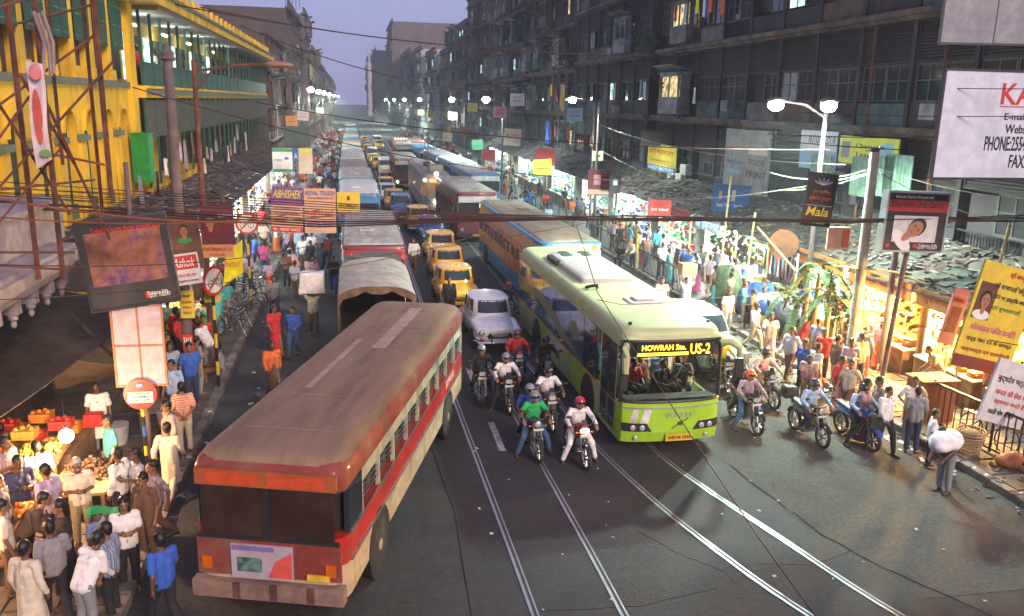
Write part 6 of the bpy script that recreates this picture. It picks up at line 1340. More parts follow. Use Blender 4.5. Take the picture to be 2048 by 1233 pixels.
t,W_,H_,c_ = board(1612,346,1668,454,20.8,'hanging_sign','black hanging sign with white flame emblem and saree shop lettering','sign','black',(('শুভ শারদীয়া',.5,.36,.6,.1,'cream' if False else 'orange'),('প্রীতি ও শুভেচ্ছা',.5,.48,.75,.1,'orange'),('Mala',.5,.72,.75,.17,'yellow',.2),('SAREES',.5,.91,.6,.07,'white')),yaw=R(-6),tilt=R(5),blocks=((.5,.61,.9,.008,'white'),))
for k in (-2,-1,0,1,2):
    q = MB(); a = k*.5; q.tube([(0,-.012,H_*.27),(math.sin(a-.12)*.14*1.5,-.012,H_*.27+math.cos(a-.12)*.12),(math.sin(a)*.24*1.3,-.012,H_*.27+math.cos(a)*.2),(math.sin(a+.12)*.14*1.5,-.012,H_*.27+math.cos(a+.12)*.12),(0,-.012,H_*.27)],.006,4); part('flame_emblem',q,TI['white'],t)
t,W_,H_,c_ = board(1775,388,1888,502,20.2,'advert_board','black and red public health advert with a face, on a pole before the right awnings','advert board','black',(('Mukesh Harane 24-year-old',.42,.07,.62,.06,'white'),('Died from Oral Cancer',.5,.19,.88,.11,'black'),('Tobacco Kills',.76,.9,.32,.05,'white'),('QUIT TODAY',.76,.95,.34,.05,'white')),blocks=((.5,.22,1,.2,'red'),(.5,.62,.74,.46,'white'),(.08,.92,.05,.06,'red'),(.55,.92,.07,.07,'red')),yaw=R(-4),tilt=R(1.5),depth=.28,frame=mat('alu_frame',(.4,.42,.42),.4,.6))
portrait(t,W_,H_,.5,.62,.44*H_/.8*.9,R(-48),'white')
q = MB(); q.cyl((0,.2,-H_/2-.05),(-.12,.3,-c_.z+.1),.07,n=10); part('post',q,POLE,t,True)
t,W_,H_,c_ = board(1925,535,2062,745,17.4,'political_banner','large yellow banner with portrait of a man in white at the right edge','banner','yellow',(('श्री जगन्नाथ यादव',.72,.08,.5,.07,'red'),('को सभापति नियुक्त',.6,.2,.66,.07,'black'),('होने पर हार्दिक बधाई',.62,.3,.6,.06,'black'),('एवं शुभकामनाएँ',.6,.4,.5,.06,'green'),('कोलकाता जिला कमिटी',.5,.6,.8,.07,'pink'),('वार्ड नंबर २३ के समस्त',.5,.72,.8,.06,'black'),('कार्यकर्ता एवं पदाधिकारी',.5,.82,.85,.055,'maroon')),blocks=((.5,.94,1,.12,'maroon'),(.2,.36,.3,.34,'brown')),yaw=R(8),tilt=R(14))
portrait(t,W_,H_,.2,.36,.28*H_*.75,0,'white')
board(1968,728,2075,850,16.6,'political_banner','white banner with black and red Hindi lettering below the yellow banner','banner','white',(('बुद्धदेव भट्टाचार्य',.55,.3,.9,.14,'black'),('जनता की सेवा में',.5,.5,.7,.1,'red'),('स्वागत करते हैं',.55,.66,.7,.1,'red'),('काली घोष निवासी',.45,.82,.6,.1,'black')),yaw=R(8),tilt=R(17))
board(1893,578,1925,690,19,'shop_poster','slanting pinkish shop poster left of the yellow banner','poster','pink',(('पोशाक',.5,.2,.7,.1,'red'),),tilt=R(12),blocks=((.5,.55,.6,.45,'maroon'),))
t,W_,H_,c_ = board(172,442,340,612,17.9,'advert_board','black box advert board with brown photo and QUIT TODAY print on the left pole','advert board','black',(('Tobacco hurts those around you',.55,.1,.8,.09,'red'),('Tobacco Kills',.78,.88,.25,.04,'white'),('QUIT TODAY',.8,.92,.26,.05,'white')),blocks=((.5,.42,.88,.62,mat('advert_brown',(.25,.1,.06),.25,var=.75,scale=1.7,grime=(.05,.03,.14),gscale=1.3,coat=.6,bump=0)),(.66,.9,.05,.07,'red')),yaw=R(8),tilt=R(-6),depth=.35,frame=BLK)
t2 = thing('panel_frame','white four pane panel in brown frame on the pole below the black advert board','panel',at_y(279,690,17.95)); 
for i in (0,1):
    for j in (0,1): q = MB(); q.b2(-.48+.49*i,-.02+.49*i,0,.03,-.86+.85*j,-.04+.85*j); part('white_pane',q,mat('panel_lilac_white',(.42,.37,.42),.6,grime=(.34,.28,.34)),t2)
q = MB(); q.b2(-.52,.5,-.02,.05,-.9,-.86); q.b2(-.52,.5,-.02,.05,.81,.85); q.b2(-.52,-.48,-.02,.05,-.86,.81); q.b2(.46,.5,-.02,.05,-.86,.81); q.b2(-.48,.46,-.02,.05,-.03,.0); q.b2(-.02,.01,-.02,.05,-.86,.81); part('frame',q,mat('brown_frame',(.35,.15,.06),.6),t2)
p_ = at_y(268,600,18.2); post(p_.x+.05,18.25,6.8,.06,'steel pole behind the black advert board on the left pavement',POLE); 
t,W_,H_,c_ = board(340,430,402,540,21.5,'shop_poster','poster of a woman in green saree left of the jewellery poster','poster','brown',tilt=R(-5)); portrait(t,W_,H_,.5,.3,.26*H_,0,'green')
board(342,508,400,570,21.3,'shop_sign','small red and white shop sign with slanted white name','sign','white',(('Ashok',.5,.28,.75,.3,'white',.25),('মেটাল স্টোর্স',.5,.7,.7,.14,'red'),('গড়িয়াহাট রোড কলকাতা',.5,.88,.8,.1,'black')),blocks=((.5,.28,.92,.44,'red'),),tilt=R(-8))
t,W_,H_,c_ = board(402,412,468,492,22.2,'shop_poster','maroon jewellery poster with veiled woman','poster','maroon',(('Gold Diamond',.75,.25,.4,.08,'white'),('Silver Jewellery',.75,.4,.45,.08,'white')),tilt=R(-2)); portrait(t,W_,H_,.28,.4,.42*H_,0,'maroon')
board(402,490,468,516,22.1,'shop_sign','orange name strip below the jewellery poster','sign','orange',(('Hiralal Meghraj & Co.',.5,.35,.92,.4,'red'),('JEWELLERS',.5,.78,.5,.2,'red')))
board(360,583,388,637,23.1,'poster','bright yellow notice tied to the lavender pole','notice','yellow',(('বিজ্ঞপ্তি',.5,.18,.6,.14,'black'),('RECRUITMENT',.5,.4,.7,.1,'red'),('কলকাতা ৭০০',.5,.6,.6,.1,'red'),('9831',.5,.8,.6,.1,'black')))
board(366,670,386,705,23.2,'poster','small red and white bill pasted on the lavender pole','notice','red',(('SALE',.5,.3,.8,.3,'white'),))
board(370,712,386,765,23.2,'poster','orange and white strip bill on the lavender pole','notice','peach',(('বই মেলা',.5,.4,.8,.2,'red'),))
board(408,560,440,605,24.6,'poster','yellow notice behind the edge-on round sign','notice','yellow',(('NOTICE',.5,.3,.7,.2,'red'),))
q = MB(); a, b_ = at_y(484,478,24), at_y(448,570,24)
p0,p1,p2,p3 = at_y(484,480,24), at_y(487,545,24), at_y(446,573,24), at_y(452,512,24)
q.sheet(lambda u,v: (p0*(1-u)+p3*u)*(1-v)+(p1*(1-u)+p2*u)*v+Vector((0,.12*math.sin(u*3)*v,0)),8,8,.012); q.v=[(x,y+(.01 if i>=81 else 0),z) for i,(x,y,z) in enumerate(q.v)]; fl=solo('cloth_flag',q,mat('lemon_cloth',(.75,.72,.02),.8),'bright lemon yellow hanging flag beside the jewellery sign','flag',smooth=True)
lettering('উৎসব',fl,((p0+p2)/2)-Vector((0,.1,0)),.45,.2,TI['orange'])
board(543,375,606,466,26,'cloth_banner','orange banner with ABHISHEK suits and party dress lettering','banner','peach',(('ABHISHEK',.5,.15,.9,.18,'yellow',.2),('MENS COLLECTION',.5,.33,.85,.08,'pink'),('EXCLUSIVE SUITS',.5,.47,.8,.06,'purple'),('KURTA SHERWANI BLAZER',.5,.57,.8,.05,'purple'),('SUIT & PARTY DRESS',.5,.68,.8,.06,'purple'),('Ph : 98307 04023',.5,.93,.85,.06,'white')),blocks=((.5,.2,1,.4,'purple'),(.5,.93,1,.12,'red')),tilt=R(3))
board(609,378,672,467,26,'cloth_banner','peach banner with ROYAL TOUCH and large red suiting name','banner','peach',(('ROYAL TOUCH',.5,.1,.9,.1,'blue'),('CREATIONS (P) Ltd',.5,.22,.8,.06,'brown'),('raymond',.5,.55,.8,.16,'red'),('ETHNIC WEAR &',.5,.74,.75,.06,'purple'),('DRESS MATERIALS',.5,.83,.85,.07,'blue')),tilt=R(.5))
board(674,385,720,425,26.4,'cloth_banner','yellow banner with small brown crest beside the peach one','banner','yellow',(('ROMEX',.5,.68,.8,.22,'brown'),),blocks=((.5,.3,.12,.2,'brown'),))
board(545,297,585,345,50,'poster_stand','white and green hoarding with blue bird emblem on the left pavement','sign','white',(('POINT',.3,.5,.4,.1,'blue'),),blocks=((.5,.08,1,.14,'green'),(.5,.93,1,.12,'green'),(.7,.42,.2,.1,'blue')))
board(586,297,597,325,50.5,'poster_stand','small blue sign with white letter beside the white and green hoarding','sign','blue',(('A',.5,.55,.6,.4,'white'),))
board(597,297,625,348,52,'poster_stand','pale notice board with yellow header on the left pavement','sign','cream',blocks=((.5,.1,.9,.15,'lemon'),))
board(568,255,597,292,60,'junction_box','dark green control cabinet on the left pavement','cabinet',mat('cabinet_green',(.05,.09,.08),.6),depth=.8); board(597,252,620,288,60,'junction_box','second dark green cabinet next to the first','cabinet',mat('cabinet_green'),depth=.8)
board(1072,300,1110,340,60,'shop_sign','red and white slanted name sign on the right pavement','sign','red',(('Ashok',.5,.62,.7,.2,'white'),),blocks=((.5,.9,1,.18,'white'),))
board(1008,258,1042,292,68,'shop_sign','cream and orange hanging sign in front of the second tenement','sign','cream',(('পোশাক',.5,.4,.8,.2,'red'),),tilt=R(4))
board(1176,340,1222,390,44,'shop_poster','maroon poster with woman portrait on the right pavement','poster','maroon',blocks=((.5,.88,1,.2,'peach'),(.4,.4,.3,.4,'pink'))); board(1218,350,1243,388,43.5,'shop_sign','dark sign with white emblem beside the maroon poster','sign','black',blocks=((.5,.4,.4,.3,'white'),),yaw=R(20)); board(1185,303,1206,322,52,'shop_sign','small cream sign with black arrow on the thin pole','sign','cream',blocks=((.5,.5,.5,.2,'black'),))
board(1297,400,1342,433,36.5,'shop_sign','red slanted sign with white slogan at the white lit shop','sign','red',(('just baked',.5,.6,.75,.25,'white'),),tilt=R(3)); board(1655,455,1700,500,24.5,'shop_poster','peach poster of dancers behind the banana leaves','poster','peach',blocks=((.25,.5,.35,.8,'pink'),(.8,.5,.3,.8,'red')))
for i,(px,py,Y,c_,lb) in enumerate(((905,232,115,'peach','faded peach hanging sign far on the right'),(930,262,100,'maroon','maroon hanging sign far on the right'),(895,275,112,'cream','cream sign above far right stalls'),(862,230,150,'yellow','small yellow sign in the right haze'),(842,225,170,'orange','small orange sign in the right haze'),(1000,225,78,'pink','pink cloth sign beside the third tenement'),(1035,200,72,'white','white sheet sign on the second tenement'),(955,290,90,'green','green framed stall sign on the right'),(978,310,80,'red','red stall sign on the right pavement'),(606,232,95,'white','narrow white vertical sign on the left'),(583,242,90,'orange','orange plate on the left facade'),(640,222,140,'cream','cream hanging sign on the left in the haze'),(1150,230,66,'sky','pale blue sign sheet below the second lamp'),(945,215,105,'yellow','yellow sign panel on the fourth tenement'),(1085,335,56,'yellow','small yellow stall sign on the right pavement'))):
    s_ = 1.5*1700/Y/2; board(px-s_*.8,py-s_*.7,px+s_*.8,py+s_*.7,Y,'shop_sign',lb,'sign',c_,(('দোকান',.5,.3,.7,.2,'red'),('কলকাতা',.5,.6,.7,.15,'black')),tilt=R(random.uniform(-5,5)))
ORD = 'nearest,second,third,fourth,fifth,sixth,seventh,eighth,ninth,tenth,eleventh,twelfth,thirteenth,fourteenth,fifteenth,sixteenth,seventeenth,eighteenth,nineteenth,twentieth'.split(',')+['%dth' % i for i in range(21,60)]
def bulb(nm, loc, m_, label, group, r_, cord):
    t = thing(nm, label, 'bulb', loc, 0, group); part('glass', MB().ball((0,0,0), r_, 12, 8), m_, t, 2); part('cord', MB().cyl((0,0,r_),(0,0,cord), .008), BLK, t); part('socket', MB().cyl((0,0,r_*.8),(0,0,r_+.07), .03), BLK, t)
# ================================================================== pavement shops on the right
AWN = mat('tarred_awning', (.06,.048,.04), .9, var=.4, scale=1.6, grime=(.1,.085,.065), gscale=1.1, bump=.5, bscale=10)
DEB = [mat('debris_%d' % i, c, .9, var=.3) for i, c in enumerate(((.12,.09,.06),(.06,.04,.025),(.2,.19,.17),(.035,.03,.028)))]
TIN = [mat('rusty_tin_%d' % i, c, .7, .2, var=.35, grime=(.09,.05,.035), gscale=2) for i, c in enumerate(((.08,.065,.055),(.07,.04,.03),(.11,.1,.09)))]; TPM = [mat('old_tarpaulin_%d' % i, c, .75, var=.3, bump=.4, bscale=8) for i, c in enumerate(((.035,.03,.028),(.02,.03,.055),(.07,.055,.04),(.035,.045,.035)))]
def awning(y0, y1, label, X0=16.6, X1=19.6, z0=2.95, z1=4.05, seed=1, side=1, debris=60):
    rnd = random.Random(seed); t = thing('awning_roof', label, 'awning', (0,0,0)); L = y1-y0; n = max(6, int(L*1.5))
    hh = lambda u, v: z0+(z1-z0)*u + .1*noise.noise(Vector((u*3+seed, v*L*.6, seed)))+.05*noise.noise(Vector((u*9, v*L*2, seed)))
    q = MB(); q.sheet(lambda u, v: Vector((side*(X0+(X1-X0)*u+(.12*noise.noise(Vector((v*L*.8,seed,0))) if u == 0 else 0)), y0+L*v, hh(u,v))), 10, n, .06); part('roof_sheet', q, AWN, t, True)
    for k in range(int(L*1.1)):
        u0, v0 = rnd.uniform(.02,.62), rnd.random()*.9; a_, b__ = rnd.uniform(.25,.4), rnd.uniform(.9,1.6)/L; cor = rnd.random() < .5; ph = rnd.uniform(0,6); q = MB()
        q.sheet(lambda u, v: Vector((side*(X0+(X1-X0)*(u0+a_*u)), y0+L*min(1,v0+b__*v), hh(min(1,u0+a_*u), min(1,v0+b__*v))+.035+.02*k/L+(.018*math.sin(v*38) if cor else .05*noise.noise(Vector((u*4+ph,v*4,1)))))), 4, 14 if cor else 6, .012); part('tin_sheet' if cor else 'tarpaulin_patch', q, rnd.choice(TIN if cor else TPM), t, True)
    for m_ in range(3):
        q = MB()
        for k in range(debris//2):
            u, v = rnd.random()**.8, rnd.random(); ln = rnd.uniform(.1,.5) if m_ < 2 else rnd.uniform(.06,.22)
            q.box((side*(X0+(X1-X0)*u), y0+L*v, hh(u,v)+.04+rnd.random()*.05), (ln, rnd.uniform(.03,.14), rnd.uniform(.015,.06)), rnd.uniform(0,3.1), rnd.uniform(-.2,.2), rnd.uniform(-.3,.3))
        part('roof_debris', q, DEB[(m_+seed)%4], t, stuff=True)
    for k in range(int(L/3)+1):
        y = min(y0+k*3+.1, y1-.1); q = MB(); q.cyl((side*(X0+.1),y,.12),(side*(X0+.1),y,z0),.04,n=6); part('awning_post', q, mat('bamboo'), t)
    return t
AW = [(14.2,20.6,'sagging tarred awning roof with branches, nearest on the right'),(20.7,26.4,'awning roof strewn with rubbish above the golden shop'),(26.5,31.8,'dark awning roof above the book shop behind the banana plants'),(31.9,40,'awning roof with debris above the white lit stall'),(40.2,47,'red fronted awning roof piled with scrap'),(47.2,55,'grey awning roof heaped with scrap by the end of the near tenement'),(55.2,64,'patched canvas awning roof by the second tenement'),(64.2,74,'brown awning roof by the second tenement, far half'),(74.4,90,'long awning roof by the third tenement'),(90.4,112,'long awning roof by the fourth tenement')]
for i, (a, b_, lb) in enumerate(AW): awning(a, b_, lb, seed=i+1, debris=150 if i < 6 else 60)
for i, (a, b_, lb) in enumerate(((27.5,36,'rubbish heaped awning roof below the yellow veranda, nearest'),(36.4,47,'awning roof with broken sticks below the yellow veranda, middle'),(47.4,62,'awning roof with hanging rags below the yellow veranda, farther'),(62.4,84,'farthest awning roof below the yellow veranda'))): awning(a, b_, lb, 6.1, 9.0, 2.9, 4.0, 40+i, -1, 160 if i < 2 else 90)
GOLD = (1.,.55,.16)
GOODS = {k: mat('goods_'+k, v, .6, var=.2, scale=8) for k, v in dict(amber=(.65,.35,.06), cream=(.65,.55,.35), brown=(.25,.1,.04), white=(.7,.7,.68), red=(.5,.04,.03), green=(.05,.35,.1), blue=(.05,.15,.45), yellow=(.7,.5,.05), pink=(.6,.25,.3), black=(.03,.03,.03)).items()}
def shop(y0, y1, label, wallm, lights, goods, counter=True, X0=17.1, X1=20.2, z=3.1, n=60, seed=1, side=1, lcol=GOLD, energy=120, fascia=None, ftxt=None, ctop=None, stack_labels=('goods','goods')):
    rnd = random.Random(seed); t = thing('market_shop', label, 'shop', (0,0,0)); L = y1-y0; s = side
    q = MB(); q.b2(s*(X1-.12), s*X1, y0, y1, .14, z); part('back_wall', q, wallm, t)
    for y in (y0, y1-.1): q = MB(); q.b2(s*X0, s*(X1-.12), y, y+.1, .14, z); part('side_wall', q, wallm, t)
    q = MB(); q.b2(s*X0, s*X1, y0, y1, z-.06, z); part('ceiling', q, wallm, t)
    for k in range(5):
        zz = .7+k*.5; q = MB(); q.b2(s*(X1-.5), s*(X1-.12), y0+.1, y1-.1, zz, zz+.03); part('shelf', q, WOOD, t)
    gm = list(goods)
    for m_ in gm:                     # many small goods on the shelves, too small to pick apart
        q = MB()
        for k in range(int(n/len(gm))*4):
            zz = .73+rnd.randrange(5)*.5; hgt = rnd.uniform(.1,.3); q.box((s*(X1-.32), rnd.uniform(y0+.2,y1-.2), zz+hgt/2), (.22, rnd.uniform(.03,.11), hgt))
            q.box((s*rnd.uniform(X0+.2,X1-.5), (y0+.16 if rnd.random()<.5 else y1-.16), rnd.uniform(.6,2.6)), (.16,.12,rnd.uniform(.06,.18)))
        part('shelf_goods', q, GOODS[m_], t, stuff=True)
    if counter:
        q = MB(); q.b2(s*(X0-.35), s*(X0+.35), y0+.2, y1-.2, .14, .95); part('counter', q, WOOD if not ctop else ctop, t)
        q = MB(); q.b2(s*(X0-.4), s*(X0+.4), y0+.15, y1-.15, .95, 1.0); part('counter_top', q, mat('bright_counter', (.6,.5,.35), .5), t)
        for k in range(int(L*1.6)):
            y = y0+.45+(k+.1)*(L-.8)/int(L*1.6); gk = rnd.choice(gm); m_ = GOODS[gk]
            q = MB(); hgt = rnd.uniform(.12,.34)
            for j in range(3): q.box((rnd.uniform(-.02,.02), rnd.uniform(-.02,.02), hgt*(j+.5)/3), (rnd.uniform(.28,.4), rnd.uniform(.25,.36), hgt/3*.92), rnd.uniform(-.2,.2))
            solo('goods_stack', q, m_, '%s %s, %s one' % (gk, stack_labels[0], ORD[k]), 'goods', stack_labels[1], (s*X0+rnd.uniform(-.1,.1), y, 1.0))
    for bi, (yy, zz) in enumerate(lights):
        bulb('hanging_bulb', (s*(X0+.7), yy, zz), glow('bulb_%s' % ('warm' if lcol[2] < .5 else 'white'), lcol, 40), '%s lit bulb in the %s' % (ORD[bi], label), 'bare shop bulbs', .08, z-zz-.06); point_light((s*(X0+.45), yy, zz-.14), energy, lcol, .1)
    if fascia:
        q = MB(); q.b2(s*(X0-.45), s*(X0-.38), y0, y1, z-.55, z-.02); o = part('fascia', q, fascia, t)
        if ftxt: lettering(ftxt, o, (s*(X0-.45), (y0+y1)/2, z-.28), L*.75, .28, TI['maroon'], 'west' if s > 0 else 'east')
    return t
OCH = mat('ochre_wall', (.6,.38,.14), .8); WWL = mat('white_tile_wall', (.65,.64,.6), .6)
shop(22.6,26.0,'golden lit shop full of boxed goods', OCH, ((23.2,2.35),(24.3,2.5),(25.3,2.4)), ('amber','cream','amber','brown','yellow'), energy=1300, fascia=mat('orange_fascia',(.55,.16,.03),.6,grime=(.35,.1,.03)), ftxt='বস্ত্র বিপণি', n=160, seed=2, stack_labels=('stack of golden boxes on the counter of the golden lit shop','golden boxes on the counter'))
shop(19.5,22.4,'brightly lit sweet counter right of the golden shop', mat('pale_plaster_wall',(.65,.56,.42),.8), ((20.3,2.4),(21.7,2.3)), ('cream','amber','white','yellow'), energy=1300, fascia=mat('brown_fascia',(.25,.12,.03),.6), ftxt='সুরাজিত ব্রাদার্স', n=100, seed=3, stack_labels=('pile of yellow goods on the sweet counter','piles on the sweet counter'))
shop(16.6,19.3,'stall with bright yellow table behind the white banner', mat('pale_plaster_wall'), ((18.6,2.3),), ('amber','yellow'), energy=300, n=40, seed=4, stack_labels=('pile of yellow goods on the table behind the white banner','piles on the last counter'))
shop(26.3,29.4,'book shop with packed white shelves behind the banana plants', WWL, ((27.4,2.6),(28.7,2.6)), ('white','blue','red','cream','green'), lcol=(.95,1,.85), energy=420, n=220, seed=5, fascia=mat('orange_fascia'), stack_labels=('pile of books on the book shop counter','books on the counter'))
shop(29.6,32.6,'clothes stall with hanging garments', mat('dark_stall_wall',(.08,.07,.06),.9), ((31,2.6),), ('black','blue','white','red'), lcol=(.85,1,.9), energy=70, n=60, seed=6, stack_labels=('folded pile at the clothes stall','folded piles'))
for k in range(26): q = MB(); c_ = k; q.box((0,0,0),(.05,.09,.8+.2*(k%3)),0,0,.05*(k%5-2)); solo('hanging_garment', q, [CL['navy'],CL['white'],CL['brown'],CL['orange'],CL['sky'],CL['black']][k%6], '%s hanging garment in the row at the clothes stall, counted from the near end' % ORD[k], 'garment', 'garments hanging at the clothes stall', (16.85,29.9+k*.105,2.1))
shop(32.8,39.4,'large white lit stall crammed with packets', WWL, ((33.8,2.5),(35.6,2.55),(37.4,2.5),(38.8,2.5)), ('white','green','yellow','cream','blue','red'), lcol=(.85,1,.93), energy=600, n=420, seed=7, stack_labels=('stack of packets on the white lit stall counter','packets on the white lit stall'))
sn = board(1388,436,1440,462,35.5,'neon_sign','tilted sign of glowing blue lettering over the white lit stall','sign','black',(('বই খাতা কলম',.5,.5,.9,.7,glow('neon_blue',(.05,.12,1.),6)),),tilt=R(16))
shop(40.4,46,'white lit stall with red front sign', WWL, ((42,2.5),(44.5,2.5)), ('white','red','cream','green'), lcol=(.8,1,.93), energy=270, n=160, seed=8, fascia=mat('red_fascia',(.4,.03,.02),.6), stack_labels=('stack on the counter of the red fronted stall','stacks on the red fronted stall'))
for i, (a, b_) in enumerate(((47.5,54),(56,63),(65,73),(76,88),(92,108))): shop(a,b_,('stall with turquoise light by the tenement corner','stall with white light and blue awning','dim stall with hanging goods','far right stall with greenish light','farthest lit right stall')[i], WWL, ((a+1.5,2.5),(b_-1.5,2.5)), ('white','blue','green','red'), lcol=(.7,1,.95), energy=280, n=60, seed=20+i, stack_labels=('stack in far right stall %s' % ORD[i],'stacks on the far right counters'))
for i, (a, b_) in enumerate(((36,43),(45,54),(57,68),(72,84))): shop(a,b_,('white lit left stall below the rubbish roof','second white lit left stall','third lit left stall','farthest lit left stall')[i], WWL, ((a+1.5,2.5),(b_-1.5,2.5)), ('white','blue','cream','red'), X0=6.6, X1=8.9, side=-1, lcol=(.75,1,.95), energy=280, n=80, seed=30+i, stack_labels=('stack in left lit stall %s' % ORD[i],'stacks on the left stalls'))
# magazine and toy stall on the left pavement near the yellow flag
MS = thing('pavement_stall', 'low stall heaped with red, yellow and green packets on the left pavement', 'stall', (-5.6,28.5,.14))
for k in range(5): q = MB(); q.box((0,0,.35+k*.22),(1.5,2.6-.4*k,.05)); part('shelf', q, WOOD, MS)
for m_ in ('red','yellow','green','cream','blue'):
    q = MB()
    for k in range(45): kk = random.randrange(5); q.box((random.uniform(-.7,.75), random.uniform(-1.3+.2*kk,1.3-.2*kk), .47+kk*.22), (random.uniform(.12,.25),random.uniform(.1,.25),random.uniform(.08,.2)), random.uniform(-.4,.4))
    part('packets', q, GOODS[m_], MS, stuff=True)
point_light((-5.9,28.3,2.4), 90, (1,.85,.6), .1)
bench = thing('metal_bench', 'slatted metal bench beside the lavender pole', 'bench', (-4.9,21.6,.14))
for k in range(6): q = MB(); q.box((0,-.5+k*.2,.45),(.9,.12,.03)); part('slat', q, STEEL, bench)
for x in (-.4,.4):
    for y in (-.5,.5): q = MB(); q.cyl((x,y,0),(x,y,.45),.02); part('leg', q, STEEL, bench)
# blue tarpaulin bundles, table, bins
def heap(loc, d, m_, label, cat='bundle', seed=0, name='tarpaulin_bundle', group=None):
    q = MB(); vs = []
    q.ball((0,0,d[2]*.45),1,22,14,(d[0]/2,d[1]/2,d[2]*.55)); q.v = [tuple(Vector(v)*(1+.22*noise.noise(Vector(v)*1.7+Vector((seed,0,0)))+.1*noise.noise(Vector(v)*5))) for v in q.v]; q.v = [(x,y,max(0,z)) for x,y,z in q.v]
    return solo(name, q, m_, label, cat, group, loc, smooth=2)
BT = mat('blue_tarpaulin', (.02,.06,.18), .4, var=.3, bump=.5, bscale=6)
heap((15.4,29.8,.14),(1.5,2.6,1.5),BT,'large dark blue tarpaulin bundle on the right pavement',seed=1); heap((15.6,27.6,.14),(1.3,1.6,1.2),mat('dark_tarpaulin',(.03,.035,.05),.5,bump=.5,bscale=6),'dark grey tarpaulin bundle next to the blue one',seed=2); heap((15.2,32.2,.14),(1.1,1.4,1.7),mat('olive_tarpaulin',(.08,.12,.06),.7,bump=.5,bscale=6),'olive green covered bundle behind the blue tarpaulin',seed=3); heap((15.3,25.9,.14),(.7,.8,.9),CL['red'],'small red cloth bundle near the banana plants',seed=4); heap((15.9,26.6,.14),(.5,.5,.7),CL['white'],'white plastic sack near the banana plants','sack',seed=5,name='sack')
bk = thing('wicker_basket', 'tall round wicker basket with rubbish by the right railing', 'basket', (14.55,16.9,.14)); q = MB()
for k in range(9): q.tube([(.3*(.75+.04*k)*math.cos(a),.3*(.75+.04*k)*math.sin(a),.02+k*.075) for a in [2*PI*i/20 for i in range(21)]], .02, 5)
for i in range(20): a = 2*PI*i/20; q.cyl((.22*math.cos(a),.22*math.sin(a),0),(.33*math.cos(a),.33*math.sin(a),.66),.008,n=4)
part('basket_wall', q, mat('wicker', (.3,.22,.12), .8, var=.3), bk); q = MB(); q.ball((0,0,.5),.26,12,8,(1,1,.5)); part('rubbish', q, mat('brown_rubbish'), bk, True, stuff=True)
heap((15.0,16.1,.14),(.7,.5,.4),mat('orange_sack',(.4,.14,.05),.8),'orange brown sack on the kerb below the railing','sack',seed=7,name='sack')
heap((14.7,17.8,.14),(.5,.6,.35),mat('brown_rubbish'),'small heap of rubbish beside the wicker basket','rubbish',seed=8,name='rubbish_heap')
# railings on the right pavement, each bar a part
BARM = MB().box((0,0,.5),(.025,.025,1.0)).mesh('railing_bar', mat('dark_railing',(.03,.026,.024),.5))
def railing(x0, y0, x1, y1, label, h=1.1, sp=.2, m_=None):
    a = Vector((x0,y0,.14)); b_ = Vector((x1,y1,.14)); L = (b_-a).length; t = thing('iron_railing', label, 'railing', a, math.atan2(b_.y-a.y, b_.x-a.x)); m_ = m_ or mat('dark_railing')
    for z in (.12, h): q = MB(); q.b2(0,L,-.025,.025,z-.025,z+.025); part('rail', q, m_, t)
    for k in range(int(L/sp)+1): o = link('railing_bar', BARM, t, (k*sp,0,.12)); o.scale = (1,1,h-.12)
    for k in range(int(L/2)+1): q = MB(); q.cyl((k*2,0,-.1),(k*2,0,h+.08),.035); part('railing_post', q, m_, t)
    return t
railing(14.95,18.9,15.6,12.0,'black iron railing on the right kerb with bicycles behind',1.15,.2); railing(14.1,33.6,14.1,40.4,'dark iron railing beside the green bus on the right',1.1,.18); railing(14.15,41.4,14.15,50,'iron railing further along the right kerb',1.1,.2); railing(14.2,54,14.2,72,'far iron railing on the right kerb',1.1,.3)
q = MB(); q.cyl((0,0,0),(0,0,1.75),.07,n=10); solo('bollard_post', q, mat('sign_yellow'), 'yellow post at the end of the iron railing', 'post', None, (14.15,40.9,.14))
# banana plants
LEAF = mat('banana_leaf', (.02,.045,.012), .85, var=.35, scale=3, bump=.3); LEAF2 = mat('banana_leaf_pale', (.028,.06,.016), .85, var=.3)
def banana(x, y, label, seed, h=2.9):
    rnd = random.Random(seed); t = thing('banana_plant', label, 'plant', (x,y,.14)); q = MB(); q.tube([(0,0,0),(.03,0,h*.5),(.08,.02,h)],[.13,.1,.06],10); part('trunk', q, mat('banana_stem',(.22,.16,.06),.8,var=.4), t, True)
    for k in range(9):
        a = 2*PI*k/9+rnd.uniform(-.3,.3); L = rnd.uniform(.7,1.35); wd = rnd.uniform(.12,.2); up = rnd.uniform(.3,1.3); hang = rnd.uniform(.8,2.6); q = MB(); n = 14; d = Vector((math.cos(a),math.sin(a),0)); sd_ = Vector((-math.sin(a),math.cos(a),0)); P0 = Vector((.08,.02,h-.1))
        mid = [P0+d*(L*u)+Vector((0,0,up*u*1.2-hang*u*u)) for u in [i/n for i in range(n+1)]]
        for s_ in (-1,1):
            for i in range(n):
                if rnd.random() < .12: continue
                w0 = wd*math.sin(PI*min(1,(i/n)*.93+.06))**.6; w1 = wd*math.sin(PI*min(1,((i+.86)/n)*.93+.06))**.6; dr = rnd.uniform(.05,.2)+.1
                a0, a1 = mid[i], mid[i].lerp(mid[i+1],.86); b0 = a0+sd_*s_*w0+Vector((0,0,-dr*w0)); b1 = a1+sd_*s_*w1+Vector((0,0,-dr*w1)); th = Vector((0,0,.004))
                q.add([tuple(v) for v in (a0,a1,b1,b0,a0+th,a1+th,b1+th,b0+th)], [(0,1,2,3),(7,6,5,4),(0,4,5,1),(1,5,6,2),(2,6,7,3),(3,7,4,0)])
        q.tube(mid, .014, 4); part('leaf', q, LEAF if k%2 else LEAF2, t)
